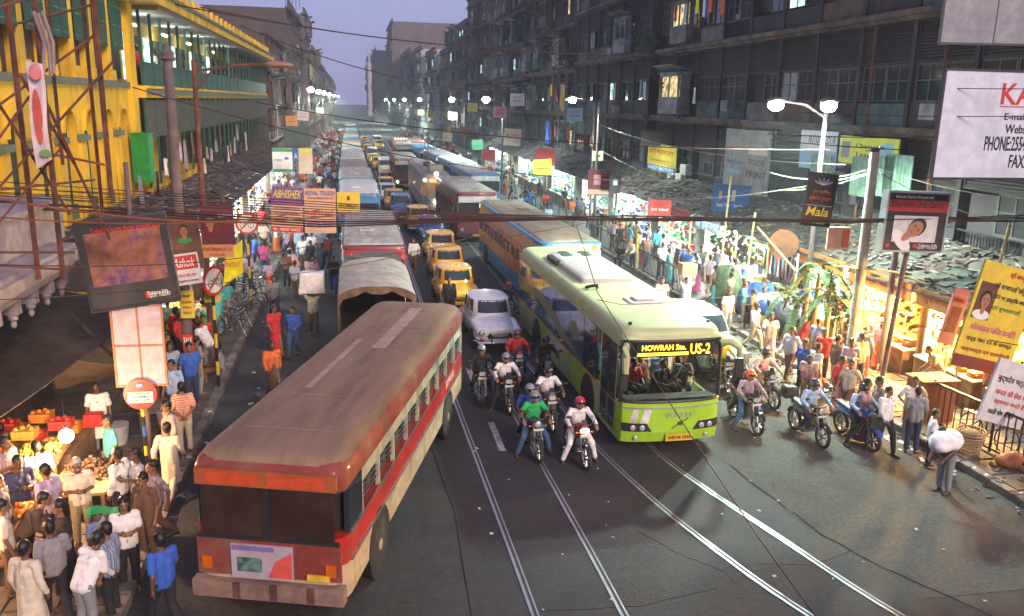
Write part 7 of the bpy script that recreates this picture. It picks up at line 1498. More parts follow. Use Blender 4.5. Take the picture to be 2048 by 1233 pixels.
banana(15.0,25.2,'banana plant with long leaves beside the thick concrete pole',1,3.0); banana(15.05,24.5,'banana plant with drooping torn leaves left of the concrete pole',2,2.3); banana(14.9,26.3,'smaller banana plant at the back of the pair',4,1.8)
q = MB(); q.rings((0,0,0),(0,.04,0),[(0,.55),(.04,.55)],26); solo('round_board', q, mat('rusty_disc',(.2,.08,.04),.8,grime=(.1,.05,.03)), 'round rusty disc leaning above the clothes stall', 'disc', None, (15.9,29.3,3.25), R(-30)); 
# small creepers on the right hand facades
def shrub(loc, r, label, seed, m_=None):
    rnd = random.Random(seed); t = thing('wall_plant', label, 'plant', loc, 0, 'plants growing on the facades'); q = MB()
    for k in range(420):
        p = Vector((rnd.gauss(0,.4),rnd.gauss(0,.5),rnd.gauss(0,.42)))*r; s_ = rnd.uniform(.06,.16)
        u = Vector((rnd.gauss(0,1),rnd.gauss(0,1),rnd.gauss(0,1))).normalized(); v = u.orthogonal().normalized()
        q.add([tuple(p+u*s_),tuple(p+v*s_*.5),tuple(p-u*s_),tuple(p-v*s_*.5)], [(0,1,2,3)])
    part('foliage', q, m_ or mat('creeper_leaf',(.035,.07,.02),.7,var=.4), t, stuff=True); q = MB()
    for k in range(5): q.tube([(.3,0,-r*.6),(0,rnd.uniform(-.3,.3)*r,0),(-.2,rnd.uniform(-.6,.6)*r,r*.5)],.02,4)
    part('stem', q, WOOD, t); return t
for i, (x,y,z,r) in enumerate(((19.4,84,14.5,2.4),(19.4,93,18,2.0),(19.3,78,12.5,1.6),(19.5,57,12,1.3),(19.6,52,9.6,1.0),(19.4,110,14,2.3),(19.4,140,19,2.2),(-9,118,11,2.0),(19.6,36,16,1.1),(9.5,340,26,5))): shrub((x,y,z),r,['leafy plant sprouting from the third right tenement','upper leafy plant on the third right tenement','low leafy plant at the start of the third tenement','plant at the corner between first and second tenements','small plant on the near tenement ledge','leafy plant on the fourth tenement','plant high on the tallest tenement','plant on the dark left building','plant high on the near right tenement','hazy tree at the far right end of the street'][i],i+3)
# washing, cloths, air units on the facades
CLO = [('blue',1262+95,188,19.5,1.0,2.4,'long blue cloth sagging from the near tenement window'),('white',1353,190,19.4,.25,.8,'white towel left of the blue cloth'),('white',1390,192,19.4,.25,.9,'white towel right of the blue cloth')]
for c_, px, py, X, wd, ht, lb in CLO:
    p = at_x(px,py,X); q = MB(); q.sheet(lambda u,v: Vector((.1*math.sin(u*9)*v-.05, wd*(u-.5)*(1.4-.9*v if c_=='blue' else 1), 0)), 8, 8, .01); q.v = [(x+.0, y, -((i%81)//9)/8*ht - (.25*ht*abs(math.sin(y*2)) if c_=='blue' else 0)) for i,(x,y,z) in enumerate(q.v)]; q.v = [(x+(.01 if i>=81 else 0),y,z) for i,(x,y,z) in enumerate(q.v)]
    solo('hanging_cloth', q, CL[c_], lb, 'cloth', 'washing on the right facades', (X,p.y,p.z+ht/2), smooth=True)
for k, (px, py, c_) in enumerate(((1395,5,'lemon'),(1408,12,'white'),(1412,15,'blue'),(1421,3,'orange'),(1447,5,'orange'),(1372,25,'sky'),(1352,22,'maroon'),(1345,168,'navy'),(1102,180,'yellow'),(1110,190,'red'),(1290,180,'sky'),(1283,175,'grey'),(1110,262,'orange'),(1135,265,'red'),(1098,262,'navy'))):
    X = 19.4; p = at_x(px,py,X); 
    if px < 1300 and py > 100: X = 19.2; p = at_x(px,py,X)
    q = MB(); wd = .45; q.sheet(lambda u,v: Vector((.06*math.sin(u*7+k), wd*(u-.5), -1.1*v)), 6, 5, 0); q.v = [(x+(.01 if i >= 42 else 0),y,z) for i,(x,y,z) in enumerate(q.v)]
    solo('washing', q, CL.get(c_, mat('lemon_cloth')), ('%s garment drying on a right hand balcony, %s in the line' % (c_, ORD[k])), 'washing', 'washing on the right facades', (X,p.y,p.z+.5), smooth=True)
for i, (px, py) in enumerate(((1345,358),(1362,358),(1372,340))): p = at_x(px,py,19.4); q = MB(); q.box((0,0,0),(.4,.9,.6)); q.rings((-.21,.1,0),(-.2,.1,0),[(0,.24),(.01,.2)],16); solo('air_conditioner', q, mat('aircon_cream',(.4,.38,.32),.6,grime=(.2,.18,.15)), 'outdoor air unit below the yellow painted board, %s' % ('left','right','upper')[i], 'air conditioner', 'air units', p)
p = at_x(1095,265,19.2); q = MB(); q.box((0,0,0),(.03,1.6,2.2)); solo('blue_sheet', q, CL['blue'], 'bright blue plastic sheet hanging on the second tenement', 'sheet', None, p)
p = at_x(1125,195,19.2); q = MB(); q.box((0,0,0),(.03,1.8,2.3),0,.08); solo('ochre_sheet', q, mat('ochre_plaster'), 'ochre sheet hanging beside the second street lamp', 'sheet', None, p)
for i,(px,py) in enumerate(((1725,355),(1760,352),(1795,352),(1640,345))):
    p = at_x(px,py,19.35); q = MB(); [q.box((0,-.7+k*.2,0),(.05,.17,1.5)) for k in range(8)]; solo('shutter_screen', q, mat('pale_green_shutter',(.18,.32,.24),.7,grime=(.1,.15,.1)), 'pale green slatted shutter behind the wires, number %s from the left' % ('two','three','four','one')[i], 'shutter', 'green shutters on the near tenement', p)
# ================================================================== left market: tarpaulins, fruit stall
TARP = mat('dark_brown_tarpaulin', (.045,.03,.022), .8, var=.4, grime=(.08,.06,.045), gscale=.9, bump=.5, bscale=5)
def tarp(c4, label, sag=.25, m_=TARP, n=14):
    a, b_, c, d = [Vector(v) for v in c4]; q = MB()
    q.sheet(lambda u,v: (a*(1-u)+b_*u)*(1-v)+(d*(1-u)+c*u)*v+Vector((0,0,-sag*math.sin(PI*u)*math.sin(PI*v)+.06*noise.noise(Vector((u*5,v*5,sag*9))))), n, n, .02); return solo('tarpaulin_roof', q, m_, label, 'tarpaulin', None, smooth=True)
tarp(((-11,14.5,3.35),(-6.1,14.6,2.75),(-5.1,22.5,3.0),(-11,23.5,3.8)),'large dark tarpaulin over the left pavement stalls'); tarp(((-11,11.2,3.1),(-6.6,11.3,2.5),(-6.2,14.4,2.7),(-11,14.4,3.2)),'brown tarpaulin at the left edge over the fruit stall')
tarp(((-6.3,18.3,2.9),(-4.9,18.6,2.55),(-5.0,19.8,2.1),(-6.5,19.2,1.9)),'ragged tarpaulin flap hanging beside the white panel',.1); tarp(((-9,23.6,3.4),(-5.6,23,3.1),(-5.4,27,2.9),(-9,27,3.6)),'third dark tarpaulin behind the lavender pole',.2)
for i,(a,b_) in enumerate((((-7.2,15.2,.2),(-7.9,14.4,4.0)),((-5.3,20.5,1.8),(-6.2,19.5,3.6)),((-6.3,14.6,.1),(-6.2,14.6,2.8)),((-5.1,22.2,.1),(-5.1,22.4,3.0)))): q = MB(); q.tube([a,b_],.04,7); solo('tent_pole', q, WOOD, 'wooden prop under the left tarpaulins, '+('slanting at the far left','slanting up beside the white panel','upright near the fruit stall','upright near the lavender pole')[i], 'pole', 'tarpaulin props')
FS = thing('fruit_stall', 'sloping wooden fruit stall lit by a bare bulb at the left edge', 'stall', (-6.5,15.5,.14))
for k, (y, z) in enumerate(((-1.2,.55),(-.3,.75),(.6,.95),(1.5,1.15))): q = MB(); q.box((-.1,y,z),(1.7,.86,.05),0,.18); q.box((.74,y,z+.05),(.04,.86,.12)); part('display_board', q, WOOD, FS)
for x in (-.8,.7):
    for y in (-1.5,1.8): q = MB(); q.cyl((x,y,0),(x,y,.6+.2*(y>0)),.04); part('leg', q, WOOD, FS)
FR = {k: mat('fruit_'+k, v, .4, var=.15, bump=.1) for k, v in dict(orange=(.7,.22,.02), mango=(.7,.45,.06), guava=(.35,.5,.1), apple=(.5,.04,.03)).items()}
fm = {k: MB().ball((0,0,0),.042,8,6).mesh('fruit', v) for k, v in FR.items()}
for k, (y, z) in enumerate(((-1.2,.62),(-.3,.82),(.6,1.02),(1.5,1.22))):
    for j in range(4):
        kk = list(FR)[(k+j)%4]; q = MB()
        for i in range(30): lvl = 0 if i < 16 else 1 if i < 26 else 2; q.ball((random.uniform(-.17,.17)*(1-.3*lvl), random.uniform(-.3,.3)*(1-.3*lvl), .03+lvl*.06), .042, 8, 6)
        o = part('fruit_pile', q, FR[kk], None, 2); o['label'] = '%s pile in row %s of the bulb lit fruit stall' % ({'orange':'orange fruit','mango':'yellow fruit','guava':'green fruit','apple':'red fruit'}[kk], ('one, nearest','two','three','four, farthest')[k]); o['category'] = 'fruit'; o['group'] = 'fruit piles on the stall'; o.location = (-7.2+j*.42, 15.5+y, z+.13)
TB = thing('food_table', 'low table with heaped food in front of the bulb lit stall', 'table', (-5.35,16.9,.14)); q = MB(); q.box((0,0,.62),(1.1,1.5,.06)); part('tabletop', q, mat('pale_wood',(.45,.25,.13),.7), TB)
for x in (-.48,.48):
    for y in (-.68,.68): q = MB(); q.box((x,y,.3),(.07,.07,.6)); part('leg', q, mat('pale_wood'), TB)
q = MB()
for k in range(170): a = random.uniform(0,2*PI); r_ = .42*random.random()**.6; q.ball((r_*math.cos(a),r_*math.sin(a),.36*(1-r_/.44)*random.uniform(.5,1)+.03),random.uniform(.03,.06),6,4,(1,.8,.7))
o = solo('food_heap', q, mat('dark_food',(.05,.025,.015),.6,var=.6,scale=7), 'dark heap of small food pieces on the low table', 'food', None, (-5.25,17.0,.83)); o['kind'] = 'stuff'; del o['category']; del o['label']; heap((-5.7,16.4,.83),(.4,.4,.15),FR['mango'],'small yellow heap on the low table','food',seed=13,name='food_heap')
bulb('bare_bulb', (-5.4,16.2,1.95), glow('bulb_warm_bright', (1,.72,.4), 120), 'very bright bare bulb over the left fruit stall', None, .13, .75); point_light((-5.4,16.15,1.78), 190, (1.,.55,.24), .1)
bulb('bare_bulb', (-6.6,13.4,2.0), glow('bulb_warm_bright'), 'second bare bulb among the left stalls, half hidden by the crowd', None, .07, .7); point_light((-6.6,13.4,1.9), 150, (1.,.5,.2), .1)
for i in range(9):
    y = 18.2+(i%3)*.5; x = -7.4+(i//3)*.55; q = MB(); q.box((0,0,.11),(.42,.32,.2),tap=1.05); [q.box((0,-.175,.05+.07*k),(.43,.02,.04)) for k in range(3)]; [q.ball((-.15+.1*k,-.08+.08*(k%3),.23),.05,6,4) for k in range(4)]; solo('crate', q, [GOODS['amber'],GOODS['red'],mat('orange_crate',(.6,.2,.03),.6)][i%3], '%s fruit crate, %s row of the stack behind the bulb' % (('amber','red','orange')[i%3], ('left','middle','right')[i//3]), 'crate', 'fruit crates behind the stall', (x,y,.9+.27*(i%2)))
q = MB(); q.box((0,0,.38),(1.9,1.7,.76)); solo('plinth', q, WOOD, 'wooden plinth carrying the crates behind the bulb', 'plinth', None, (-6.85,18.7,.14))
TB2 = thing('snack_table', 'wooden snack table at the bottom left corner of the crowd', 'table', (-7.3,13.1,.02)); q = MB(); q.box((0,0,.8),(1.6,1.3,.06)); part('tabletop', q, mat('pale_wood'), TB2)
for x in (-.7,.7):
    for y in (-.55,.55): q = MB(); q.box((x,y,.38),(.08,.08,.78)); part('leg', q, WOOD, TB2)
heap((-7.1,13.1,.86),(.9,.8,.2),mat('pale_snack',(.6,.42,.18),.7),'pale snack heap on the corner table','food',seed=14,name='food_heap')
for i,(x,y) in enumerate(((-4.6,20.9),(-5.6,20.2))): q = MB(); q.rings((0,0,0),(0,0,.5),[(0,.18),(.25,.24),(.5,.27)],16); solo('bucket', q, mat('grey_bucket',(.35,.36,.38),.5), ('grey bucket behind the no entry sign','second grey bucket near the tarpaulin flap')[i], 'bucket', None, (x,y,.14), smooth=True)
for k in range(22):
    y = 37+k*1.75+random.uniform(-.4,.4); z = random.uniform(4.6,6.3); ht = random.uniform(.7,1.5); wd = random.uniform(.4,.9); q = MB(); q.sheet(lambda u,v: Vector((.08*math.sin(u*8+k)*v, wd*(u-.5)*(1-.3*v), -ht*v+.05*math.sin(u*5))), 6, 6, 0); q.v = [(x-(.012 if i >= 49 else 0),yy,zz) for i,(x,yy,zz) in enumerate(q.v)]
    c_ = ['grey','brown','black','white','khaki','lilac'][k%6]; solo('hanging_rag', q, CL[c_], '%s rag hanging under the yellow veranda, %s from the near end' % (c_, ORD[k]), 'rag', 'rags under the yellow veranda', (-8.55,y,z), smooth=True)
# ================================================================== overhead cables
CBL = mat('black_cable', (.03,.012,.01), .6, bump=0); CBR = mat('reddish_cable', (.16,.05,.025), .6, bump=0); CBG = mat('pale_cable', (.3,.28,.22), .6, bump=0)
def cable(pts, r_, m_, label, grp='overhead cables', sag=.0):
    P_ = [Vector(p) for p in pts]; out = []
    if len(P_) == 2:
        a, b_ = P_; n = 16
        for i in range(n+1): t_ = i/n; p = a.lerp(b_, t_); p.z -= 4*sag*t_*(1-t_); out.append(p)
    else: out = [P_[0]]+[P_[i].lerp(P_[i+1], k/4) for i in range(len(P_)-1) for k in (1,2,3,4)]
    q = MB(); q.tube(out, r_, 5); return solo('overhead_cable', q, m_, label, 'cable', grp, smooth=2)
rnd = random.Random(4)
for k in range(11):       # the bundle that crosses the whole street in front
    y = 20.5+rnd.uniform(-.4,.4); a = at_y(-40, 366+k*4.5+rnd.uniform(-6,6), y); m1 = at_y(640, 404+k*5, y); b_ = at_y(1250, 437+rnd.uniform(-6,7), y); c = at_y(2090, 436+rnd.uniform(-7,9), y)
    cable([a, at_y(300,385+k*4.8,y), m1, at_y(950,428+k*1.5,y), b_, at_y(1700,442+rnd.uniform(-4,4),y), c], .011 if k < 8 else .02, CBR if k in (2,6) else CBL, '%s cable of the street bundle, %s from its top left' % ('thin black' if k not in (2,6) else 'reddish', ORD[k].replace('nearest','first')), 'bundle of cables crossing the street')
for i, (a, ya_, b_, yb_, m_, r_, sg, lb) in enumerate(((( -20,395),14,(700,425),20,CBR,.02,.3,'thick reddish cable low across the left side'),((350,10),30,(1400,110),34,CBL,.022,.5,'high cable across the sky from the yellow cornice'),((480,52),34,(1010,185),40,CBL,.02,.5,'cable dropping across the sky to the right'),((400,15),30,(1100,100),36,CBL,.018,.3,'second high cable across the sky'),((512,205),36,(1660,300),26,CBL,.02,.5,'cable crossing at lamp height above the far traffic'),((265,175),22,(1380,360),30,CBL,.014,.7,'thin cable from the yellow building to the right poles'),((1535,268),22,(2090,268),18,CBL,.014,.1,'thin cable in front of the white billboard, upper'),((1540,280),22,(2090,305),18,CBL,.014,.1,'thin cable in front of the white billboard, lower'),((1600,165),20,(2090,178),17,CBL,.01,.05,'fine wire across the top of the white billboard'),((1600,225),20,(2090,232),17,CBL,.01,.05,'fine wire across the middle of the white billboard'),((1200,250),53,(1690,330),27,CBG,.014,.5,'pale wire from the thin pole to the lamp pole'),((1200,300),53,(1420,395),34,CBG,.012,.2,'pale wire from the coiled wires down to the stalls'),((1330,398),38,(1750,345),23.6,CBG,.018,.25,'pale cable curving up to the concrete pole'),((1540,345),28,(1750,335),23.6,CBG,.014,.3,'pale cable left of the concrete pole'),((1560,380),27,(1757,340),23.6,CBG,.014,.2,'lower pale cable left of the concrete pole'),((1757,335),23.6,(2090,400),18,CBG,.012,.2,'pale wire right of the concrete pole'),((1757,345),23.6,(2090,470),18,CBL,.014,.2,'dark wire right of the concrete pole'),((0,530),13,(700,470),24,CBL,.01,.3,'fine wire in front of the black advert board'),((0,600),13,(1000,455),28,CBL,.008,.4,'fine wire from the stone balcony to the street'),((700,520),22,(1300,420),26,CBL,.008,.1,'fine wire above the yellow taxis'),((1640,600),23,(2090,700),16,CBL,.012,.1,'dark wire across the golden shop'),((2,435),15,(640,420),20,CBR,.014,.2,'reddish wire across the left side, lower'))):
    cable([at_y(*a,ya_), at_y(*b_,yb_)], r_, m_, lb, sag=sg)
# the thick wire that runs down over the green bus to the lower right
cable([at_y(1150,440,20.8), at_y(1195,585,17.2), at_y(1255,680,15.2), at_y(1300,745,14.0), at_y(1400,900,11.6), at_y(1520,1080,9.7), at_y(1650,1260,8.3)], .011, CBL, 'single thick wire hanging diagonally in front of the green bus', None)
cable([at_y(1195,600,17.4), at_y(1245,610,18), at_y(1340,605,20), at_y(1650,575,23)], .009, CBL, 'thin cross wire above the green bus roof', None)
q = MB()
for k in range(4): q.tube([(0,.34*math.cos(a)*(1+.05*k),.3*math.sin(a)-.05*k) for a in [2*PI*i/20 for i in range(21)]],.022,5)
solo('cable_coil', q, mat('orange_coil',(.35,.14,.06),.6), 'reddish coil of spare cable hung on the thin right pole', 'cable coil', None, (15.3,54.2,6.0))
q = MB(); q.ball((0,0,.08),.1,10,8,(1.7,.8,.8)); q.ball((.17,0,.14),.05,8,6); q.box((-.22,0,.05),(.2,.07,.02)); q.box((.24,0,.13),(.06,.02,.02)); solo('crow', q, BLK, 'black crow perched on the concrete pole', 'bird', None, (15.5,23.6,6.98), smooth=True)
# ================================================================== people
def P_(px, py, pose, rz, lb, **kw):
    g_ = ground(px, py, .14 if (ground(px,py).x < -4 or ground(px,py).x > 14.2) else .0); return person(pose, g_, R(rz), lb, **kw)
near = [
 (72,1290,'stand',160,'man in long cream kurta seen from behind at the bottom left',dict(top='long',tc='cream',bottom='kurta',bc='white')),
 (178,1275,'lean',150,'man in white shirt leaning forward at the bottom left',dict(top='long',tc='white',bc='grey')),
 (335,1265,'walk',-140,'person in bright blue top walking behind the red bus end',dict(tc='blue',bc='black')),
 (262,1180,'read',20,'young man in white shirt and dark trousers standing beside the boy',dict(top='short',tc='white',bc='black')),
 (205,1160,'stand',60,'boy in blue and white shirt under a green cloth',dict(tc='sky',bc='navy',h=1.3)),
 (140,1190,'stand',-60,'woman with long black hair in black clothes in the left crowd',dict(top='short',tc='black',bottom='sari',bc='black',hair='long')),
 (170,1090,'read',25,'balding man in cream shirt looking down in the left crowd',dict(top='short',tc='cream',bc='khaki',hc=GREYH)),
 (250,1065,'stand',-115,'man in white long sleeved shirt standing near the low table',dict(top='long',tc='white',bc='black')),
 (110,1105,'stand',-120,'man in lilac shirt facing the snack table',dict(tc='lilac',bc='navy')),
 (55,1085,'read',40,'man in dark coat over blue shirt at the left edge',dict(top='long',tc='navy',bc='black')),
 (60,1165,'lean',100,'man in brown top bending over the snack table',dict(top='long',tc='brown',bc='black')),
 (28,1040,'read',70,'man in lilac and white checked shirt near the fruit stall',dict(tc='checked',bc='white')),
 (105,1010,'squat',-60,'vendor in pale shirt squatting behind the food table',dict(tc='pink',bc='cream')),
 (10,960,'sit',-90,'vendor in white sitting at the fruit stall',dict(tc='white',bc='cream')),
 (205,905,'stand',10,'man in white carrying a red bag behind the stall lamp',dict(tc='white',bottom='kurta',bc='grey')),
 (345,950,'stand',-60,'man in pale pink shirt standing beside the no entry sign',dict(top='long',tc='pink',bc='brown')),
 (372,905,'back',-165,'man in red checked shirt and cream trousers, back turned',dict(tc='striped',bc='cream')),
 (352,850,'stand',-20,'person in pale blue shirt behind the checked shirt man',dict(tc='sky',bc='navy')),
 (320,1090,'walk',-60,'blurred person in grey striped shirt beside the red bus',dict(tc='checked',bc='brown')),
 (300,1120,'stand',-30,'person in dark brown shirt at the edge of the left crowd',dict(tc='brown',bc='brown')),
 (345,1000,'walk',170,'person in cream clothes crossing behind the red bus corner',dict(top='long',tc='cream',bottom='kurta',bc='cream')),
 (25,1190,'stand',120,'man in pale shirt at the very left edge by the snack table',dict(tc='cream',bc='brown')),
 (120,1240,'walk',-150,'man in grey shirt between the cream kurta and the white shirt',dict(tc='grey',bc='black')),
 (230,1240,'stand',-100,'man in plaid shirt behind the leaning man in white',dict(tc='plaid',bc='black')),
 (285,1065,'read',-60,'man in pinstriped shirt beside the low table',dict(tc='pinstripe',bc='black')),
 (90,1050,'stand',-150,'man in blue checked shirt waiting at the fruit stall',dict(tc='plaid',bc='navy')),
 (15,1130,'stand',80,'person in grey top at the left edge of the crowd',dict(top='long',tc='grey',bc='brown')),
 (230,985,'stand',-60,'man in teal shirt near the crates behind the bulb',dict(tc='teal',bc='black')),
 (340,785,'read',60,'man in dark shirt reading beside the white panel',dict(tc='navy',bc='black')),
 (358,720,'stand',150,'man in red shirt and black trousers under the left banners',dict(tc='red',bc='black')),
 (398,742,'stand',100,'man in dark coat behind the lavender pole',dict(top='long',tc='black',bc='black')),
 (420,745,'lean',-120,'man in white shirt bending over the bench',dict(top='long',tc='white',bc='grey')),
 (440,770,'sit',-80,'man in grey t-shirt sitting on the kerb rail of the left pavement',dict(tc='grey',bc='brown')),
 (425,705,'lean',-150,'stall keeper in bright green shirt leaning over packets',dict(tc='green',bc='denim')),
 (388,690,'stand',90,'passer-by in teal shirt behind the yellow notice',dict(tc='teal',bc='black')),
 (552,712,'walk',30,'woman in bright red sari walking in the left roadway',dict(top='short',tc='red',bottom='sari',bc='red',hair='bun')),
 (588,715,'stride',-10,'man in blue shirt with dark bag walking beside the red sari',dict(top='long',tc='blue',bc='denim')),
 (548,800,'walk',20,'person in orange shawl half hidden by the red bus roof',dict(top='long',tc='orange',bottom='sari',bc='brown')),
 (628,672,'carry',10,'porter carrying a big white sack on his back in the roadway',dict(tc='cream',bc='brown')),
 (575,577,'read',30,'man in brown waistcoat and white sleeves on the left road edge',dict(top='long',tc='brown',bc='black')),
 (595,570,'lean',-120,'person in pink top beside the man in brown waistcoat',dict(tc='pink',bc='grey')),
 (600,520,'stand',10,'man in pale blue kurta walking up the left roadway',dict(top='long',tc='sky',bottom='kurta',bc='sky')),
 (625,530,'walk',180,'man in white and teal shirt seen from behind in the roadway',dict(tc='white',bc='teal')),
 (658,535,'walk',160,'tall person in maroon shirt walking up the left roadway',dict(tc='maroon',bc='black')),
 (645,560,'walk',-30,'person in dark clothes next to the white sack porter',dict(tc='navy',bc='black')),
 (668,590,'walk',0,'person in blue trousers with white bag near the truck',dict(tc='black',bc='blue')),
 (550,640,'walk',15,'person in grey walking along the left kerb',dict(tc='grey',bc='navy')),
 (530,555,'stride',160,'person in purple top by the no cycling sign',dict(tc='magenta',bc='navy')),
 (828,545,'walk',-10,'man in white shirt walking between truck and taxis',dict(top='long',tc='white',bc='brown')),
 (898,640,'stand',0,'man in black waistcoat standing in front of the first taxi',dict(top='long',tc='black',bc='black')),
 # right side
 (1610,812,'lean',-30,'man with blurred shirt walking at the right road edge',dict(tc='pink',bc='brown')) ,
 (1762,905,'walk',10,'man in pale pink shirt with shoulder bag right of the blue motorcycle',dict(top='long',tc='white',bc='black')),
 (1815,880,'hips',-20,'young man in white t-shirt near the right kerb',dict(tc='white',bc='grey')),
 (1820,905,'stand',150,'person in grey shirt seen from behind beside the white t-shirt',dict(tc='grey',bc='navy')),
 (1855,935,'stand',60,'schoolboy in white shirt and brown vest on the right kerb',dict(tc='white',bc='black',h=1.45)),
 (1870,800,'lean',-110,'customer in beige shirt bending over the bright counter',dict(tc='khaki',bc='brown')),
 (1908,775,'stand',60,'shopkeeper in pink behind the bright counter',dict(tc='pink',bc='khaki')),
 (1965,820,'stand',-130,'customer in orange and blue vest at the last counter',dict(tc='orange',bc='grey')),
 (1745,880,'stand',-100,'man in grey shirt and dark trousers at the slim pole',dict(top='long',tc='grey',bc='black')),
 (1672,830,'stand',10,'woman in red and pink on the right pavement',dict(tc='red',bottom='sari',bc='pink',hair='bun')),
 (1692,790,'read',-20,'man in pale lilac shirt in front of the book shop',dict(tc='lilac',bc='khaki')),
 (1665,780,'stand',90,'man in dark brown waistcoat by the book shop',dict(top='long',tc='brown',bc='cream')),
 (1720,885,'walk',40,'woman in dusty pink walking past the golden shop',dict(tc='pink',bottom='sari',bc='maroon',hair='bun')),
 (1690,838,'walk',-60,'person in cream shirt walking behind the blue motorcycle',dict(tc='cream',bc='brown')),
 (1600,790,'walk',-70,'man in blue shirt walking on the right road edge',dict(tc='blue',bc='black')),
 (1575,760,'walk',-60,'man in white shirt walking near the banana plants',dict(top='long',tc='white',bc='brown')),
 (1625,800,'stride',100,'woman in white and lilac stepping off the right pavement',dict(tc='white',bottom='sari',bc='lilac',hair='bun')),
 (1535,725,'walk',-20,'person in cream top behind the pink shirt rider',dict(tc='cream',bc='pink')),
 (1452,668,'stand',10,'boy in cream shirt with backpack behind the silver car',dict(tc='cream',bc='grey')),
 (1505,700,'walk',30,'person in peach clothes beside the silver car',dict(top='long',tc='pink',bc='cream')),
 (1320,640,'walk',-20,'man in peach shirt on the road edge right of the green bus',dict(tc='pink',bc='brown')),
 (1368,640,'carry',0,'porter with a brown carton on his head',dict(tc='lilac',bc='grey')),
 (1372,610,'walk',-40,'woman in white walking by the iron railing',dict(tc='white',bottom='sari',bc='white',hair='bun')),
 (1322,555,'stand',160,'man in pale grey shirt at the iron railing',dict(tc='white',bc='black')),
 (1265,540,'lean',-60,'person in white and pink cap leaning on the railing',dict(top='long',tc='cream',bc='navy')),
 (1240,535,'sit',-40,'person in dark clothes sitting at the railing',dict(tc='black',bc='black')),
 (1312,520,'stand',180,'man in grey blue shirt facing the stalls',dict(top='long',tc='teal',bc='black')),
 (1290,515,'stand',150,'person in violet by the railing',dict(tc='lilac',bc='grey')),
 (1455,590,'stand',170,'man in white shirt facing the white lit stall',dict(tc='white',bc='navy')),
 (1545,660,'stand',150,'man in pale shirt between the draped stalls',dict(tc='sky',bc='grey')),
 (1885,985,'lean',-70,'man bent forward under a white sack at the right kerb',dict(tc='brown',bc='grey')),
 (1640,765,'stand',-30,'person in red top near the book shop counter',dict(tc='red',bc='black')),
]
rr = random.Random(9)
for px, py, pose, rz, lb, kw in near:
    far_ = ground(px, py).y > 33
    P_(px, py, pose, rz, lb, skin=rr.randrange(2), lod=1 if far_ else 0, **kw)
# loads carried
g_ = ground(628,672); q = MB(); q.box((0,0,0),(.9,.6,.75),tap=.9); s_ = solid(q,'sack',.04,6,1,.03,4); o = link('white_sack', s_, None, (g_.x,g_.y,1.95)); s_.materials.append(CL['white']); o['label'] = 'big white sack carried by the porter in the left roadway'; o['category'] = 'sack'
g_ = ground(1368,640); q = MB(); q.box((0,0,0),(.6,.5,.45)); solo('carton', q, mat('carton_brown',(.4,.25,.12),.8), 'brown carton on the porters head beside the green bus', 'carton', None, (g_.x,g_.y,2.06))
g_ = ground(1885,985); q = MB(); q.ball((0,0,0),.5,16,10,(1.3,.62,.42)); s_ = solid(q,'sack',.04,4,1,.06,3); s_.materials.append(CL['white']); o = link('white_sack', s_, None, (g_.x-.3,g_.y-.25,1.35), .6); o['label'] = 'long white bundle carried by the bent man at the right kerb'; o['category'] = 'sack'
g_ = ground(205,905,.14); q = MB(); q.box((0,0,0),(.42,.3,.28),tap=.85); solo('red_bag', q, CL['red'], 'red carrier bag in front of the man in white behind the lamp', 'bag', None, (g_.x-.0,g_.y-.38,1.1))
q = MB(); q.sheet(lambda u,v: Vector((.5*(u-.5), .3*(v-.5), .05*math.sin(u*5))),6,4,.01); g_ = ground(205,1160,.14); solo('green_cloth', q, CL['green'], 'green cloth held above the boy in the left crowd', 'cloth', None, (g_.x+.1,g_.y,1.42), R(20), True)
g_ = ground(1762,905); q = MB(); q.box((0,0,0),(.36,.16,.3),tap=.9); solo('shoulder_bag', q, BLK, 'black shoulder bag at the hip of the man in pale pink', 'bag', None, (g_.x-.26,g_.y-.02,.82))
# people in the windows of the yellow veranda
for i,(dy,tc_) in enumerate(((23.4,'red'),(27,'white'),(35,'maroon'),(41,'sky'))): person('stand', (-9.25,18+dy,8.62), R(-90 if i else -100), ('person in red looking over the nearest veranda balustrade','person in white on the yellow veranda','person in maroon farther along the yellow veranda','person in pale blue far along the yellow veranda')[i], tc=tc_, lod=1)
cols = ['white','white','plaid','pinstripe','cream','sky','lilac','pink','grey','navy','maroon','brown','blue','orange','red','teal','checked','black','khaki']
def crowd(n, xr, yr, where, seed, grp, pw=1.):
    rnd = random.Random(seed); pts = []
    tries = 0
    while len(pts) < n and tries < n*30:
        tries += 1; x = rnd.uniform(*xr); y = yr[0]+(yr[1]-yr[0])*rnd.random()**pw
        if all((x-a)**2+(y-b_)**2 > .3 for a, b_ in pts): pts.append((x,y))
    for x, y in pts:
        tc_ = rnd.choice(cols); pose = rnd.choice(('stand','walk','stride','walk','read')); sari = rnd.random() < .2; bc_ = rnd.choice(('black','grey','brown','navy')) if not sari else rnd.choice(('red','maroon','orange','magenta','teal'))
        person(pose if not sari else 'walk', (x,y,.14 if (x < -4 or x > 14.2) else .0), rnd.uniform(0,2*PI), '%s %s in %s %s, %s' % ('woman' if sari else 'man', {'stand':'standing','walk':'walking','stride':'striding','read':'looking down'}[pose], tc_, ('blouse and %s sari' % bc_) if sari else ('shirt and %s trousers' % bc_), where), 'short', tc_, 'sari' if sari else 'trousers', bc_, 'bun' if sari else 'short', 1, None, grp, rnd.randrange(2), rnd.uniform(1.55,1.78))
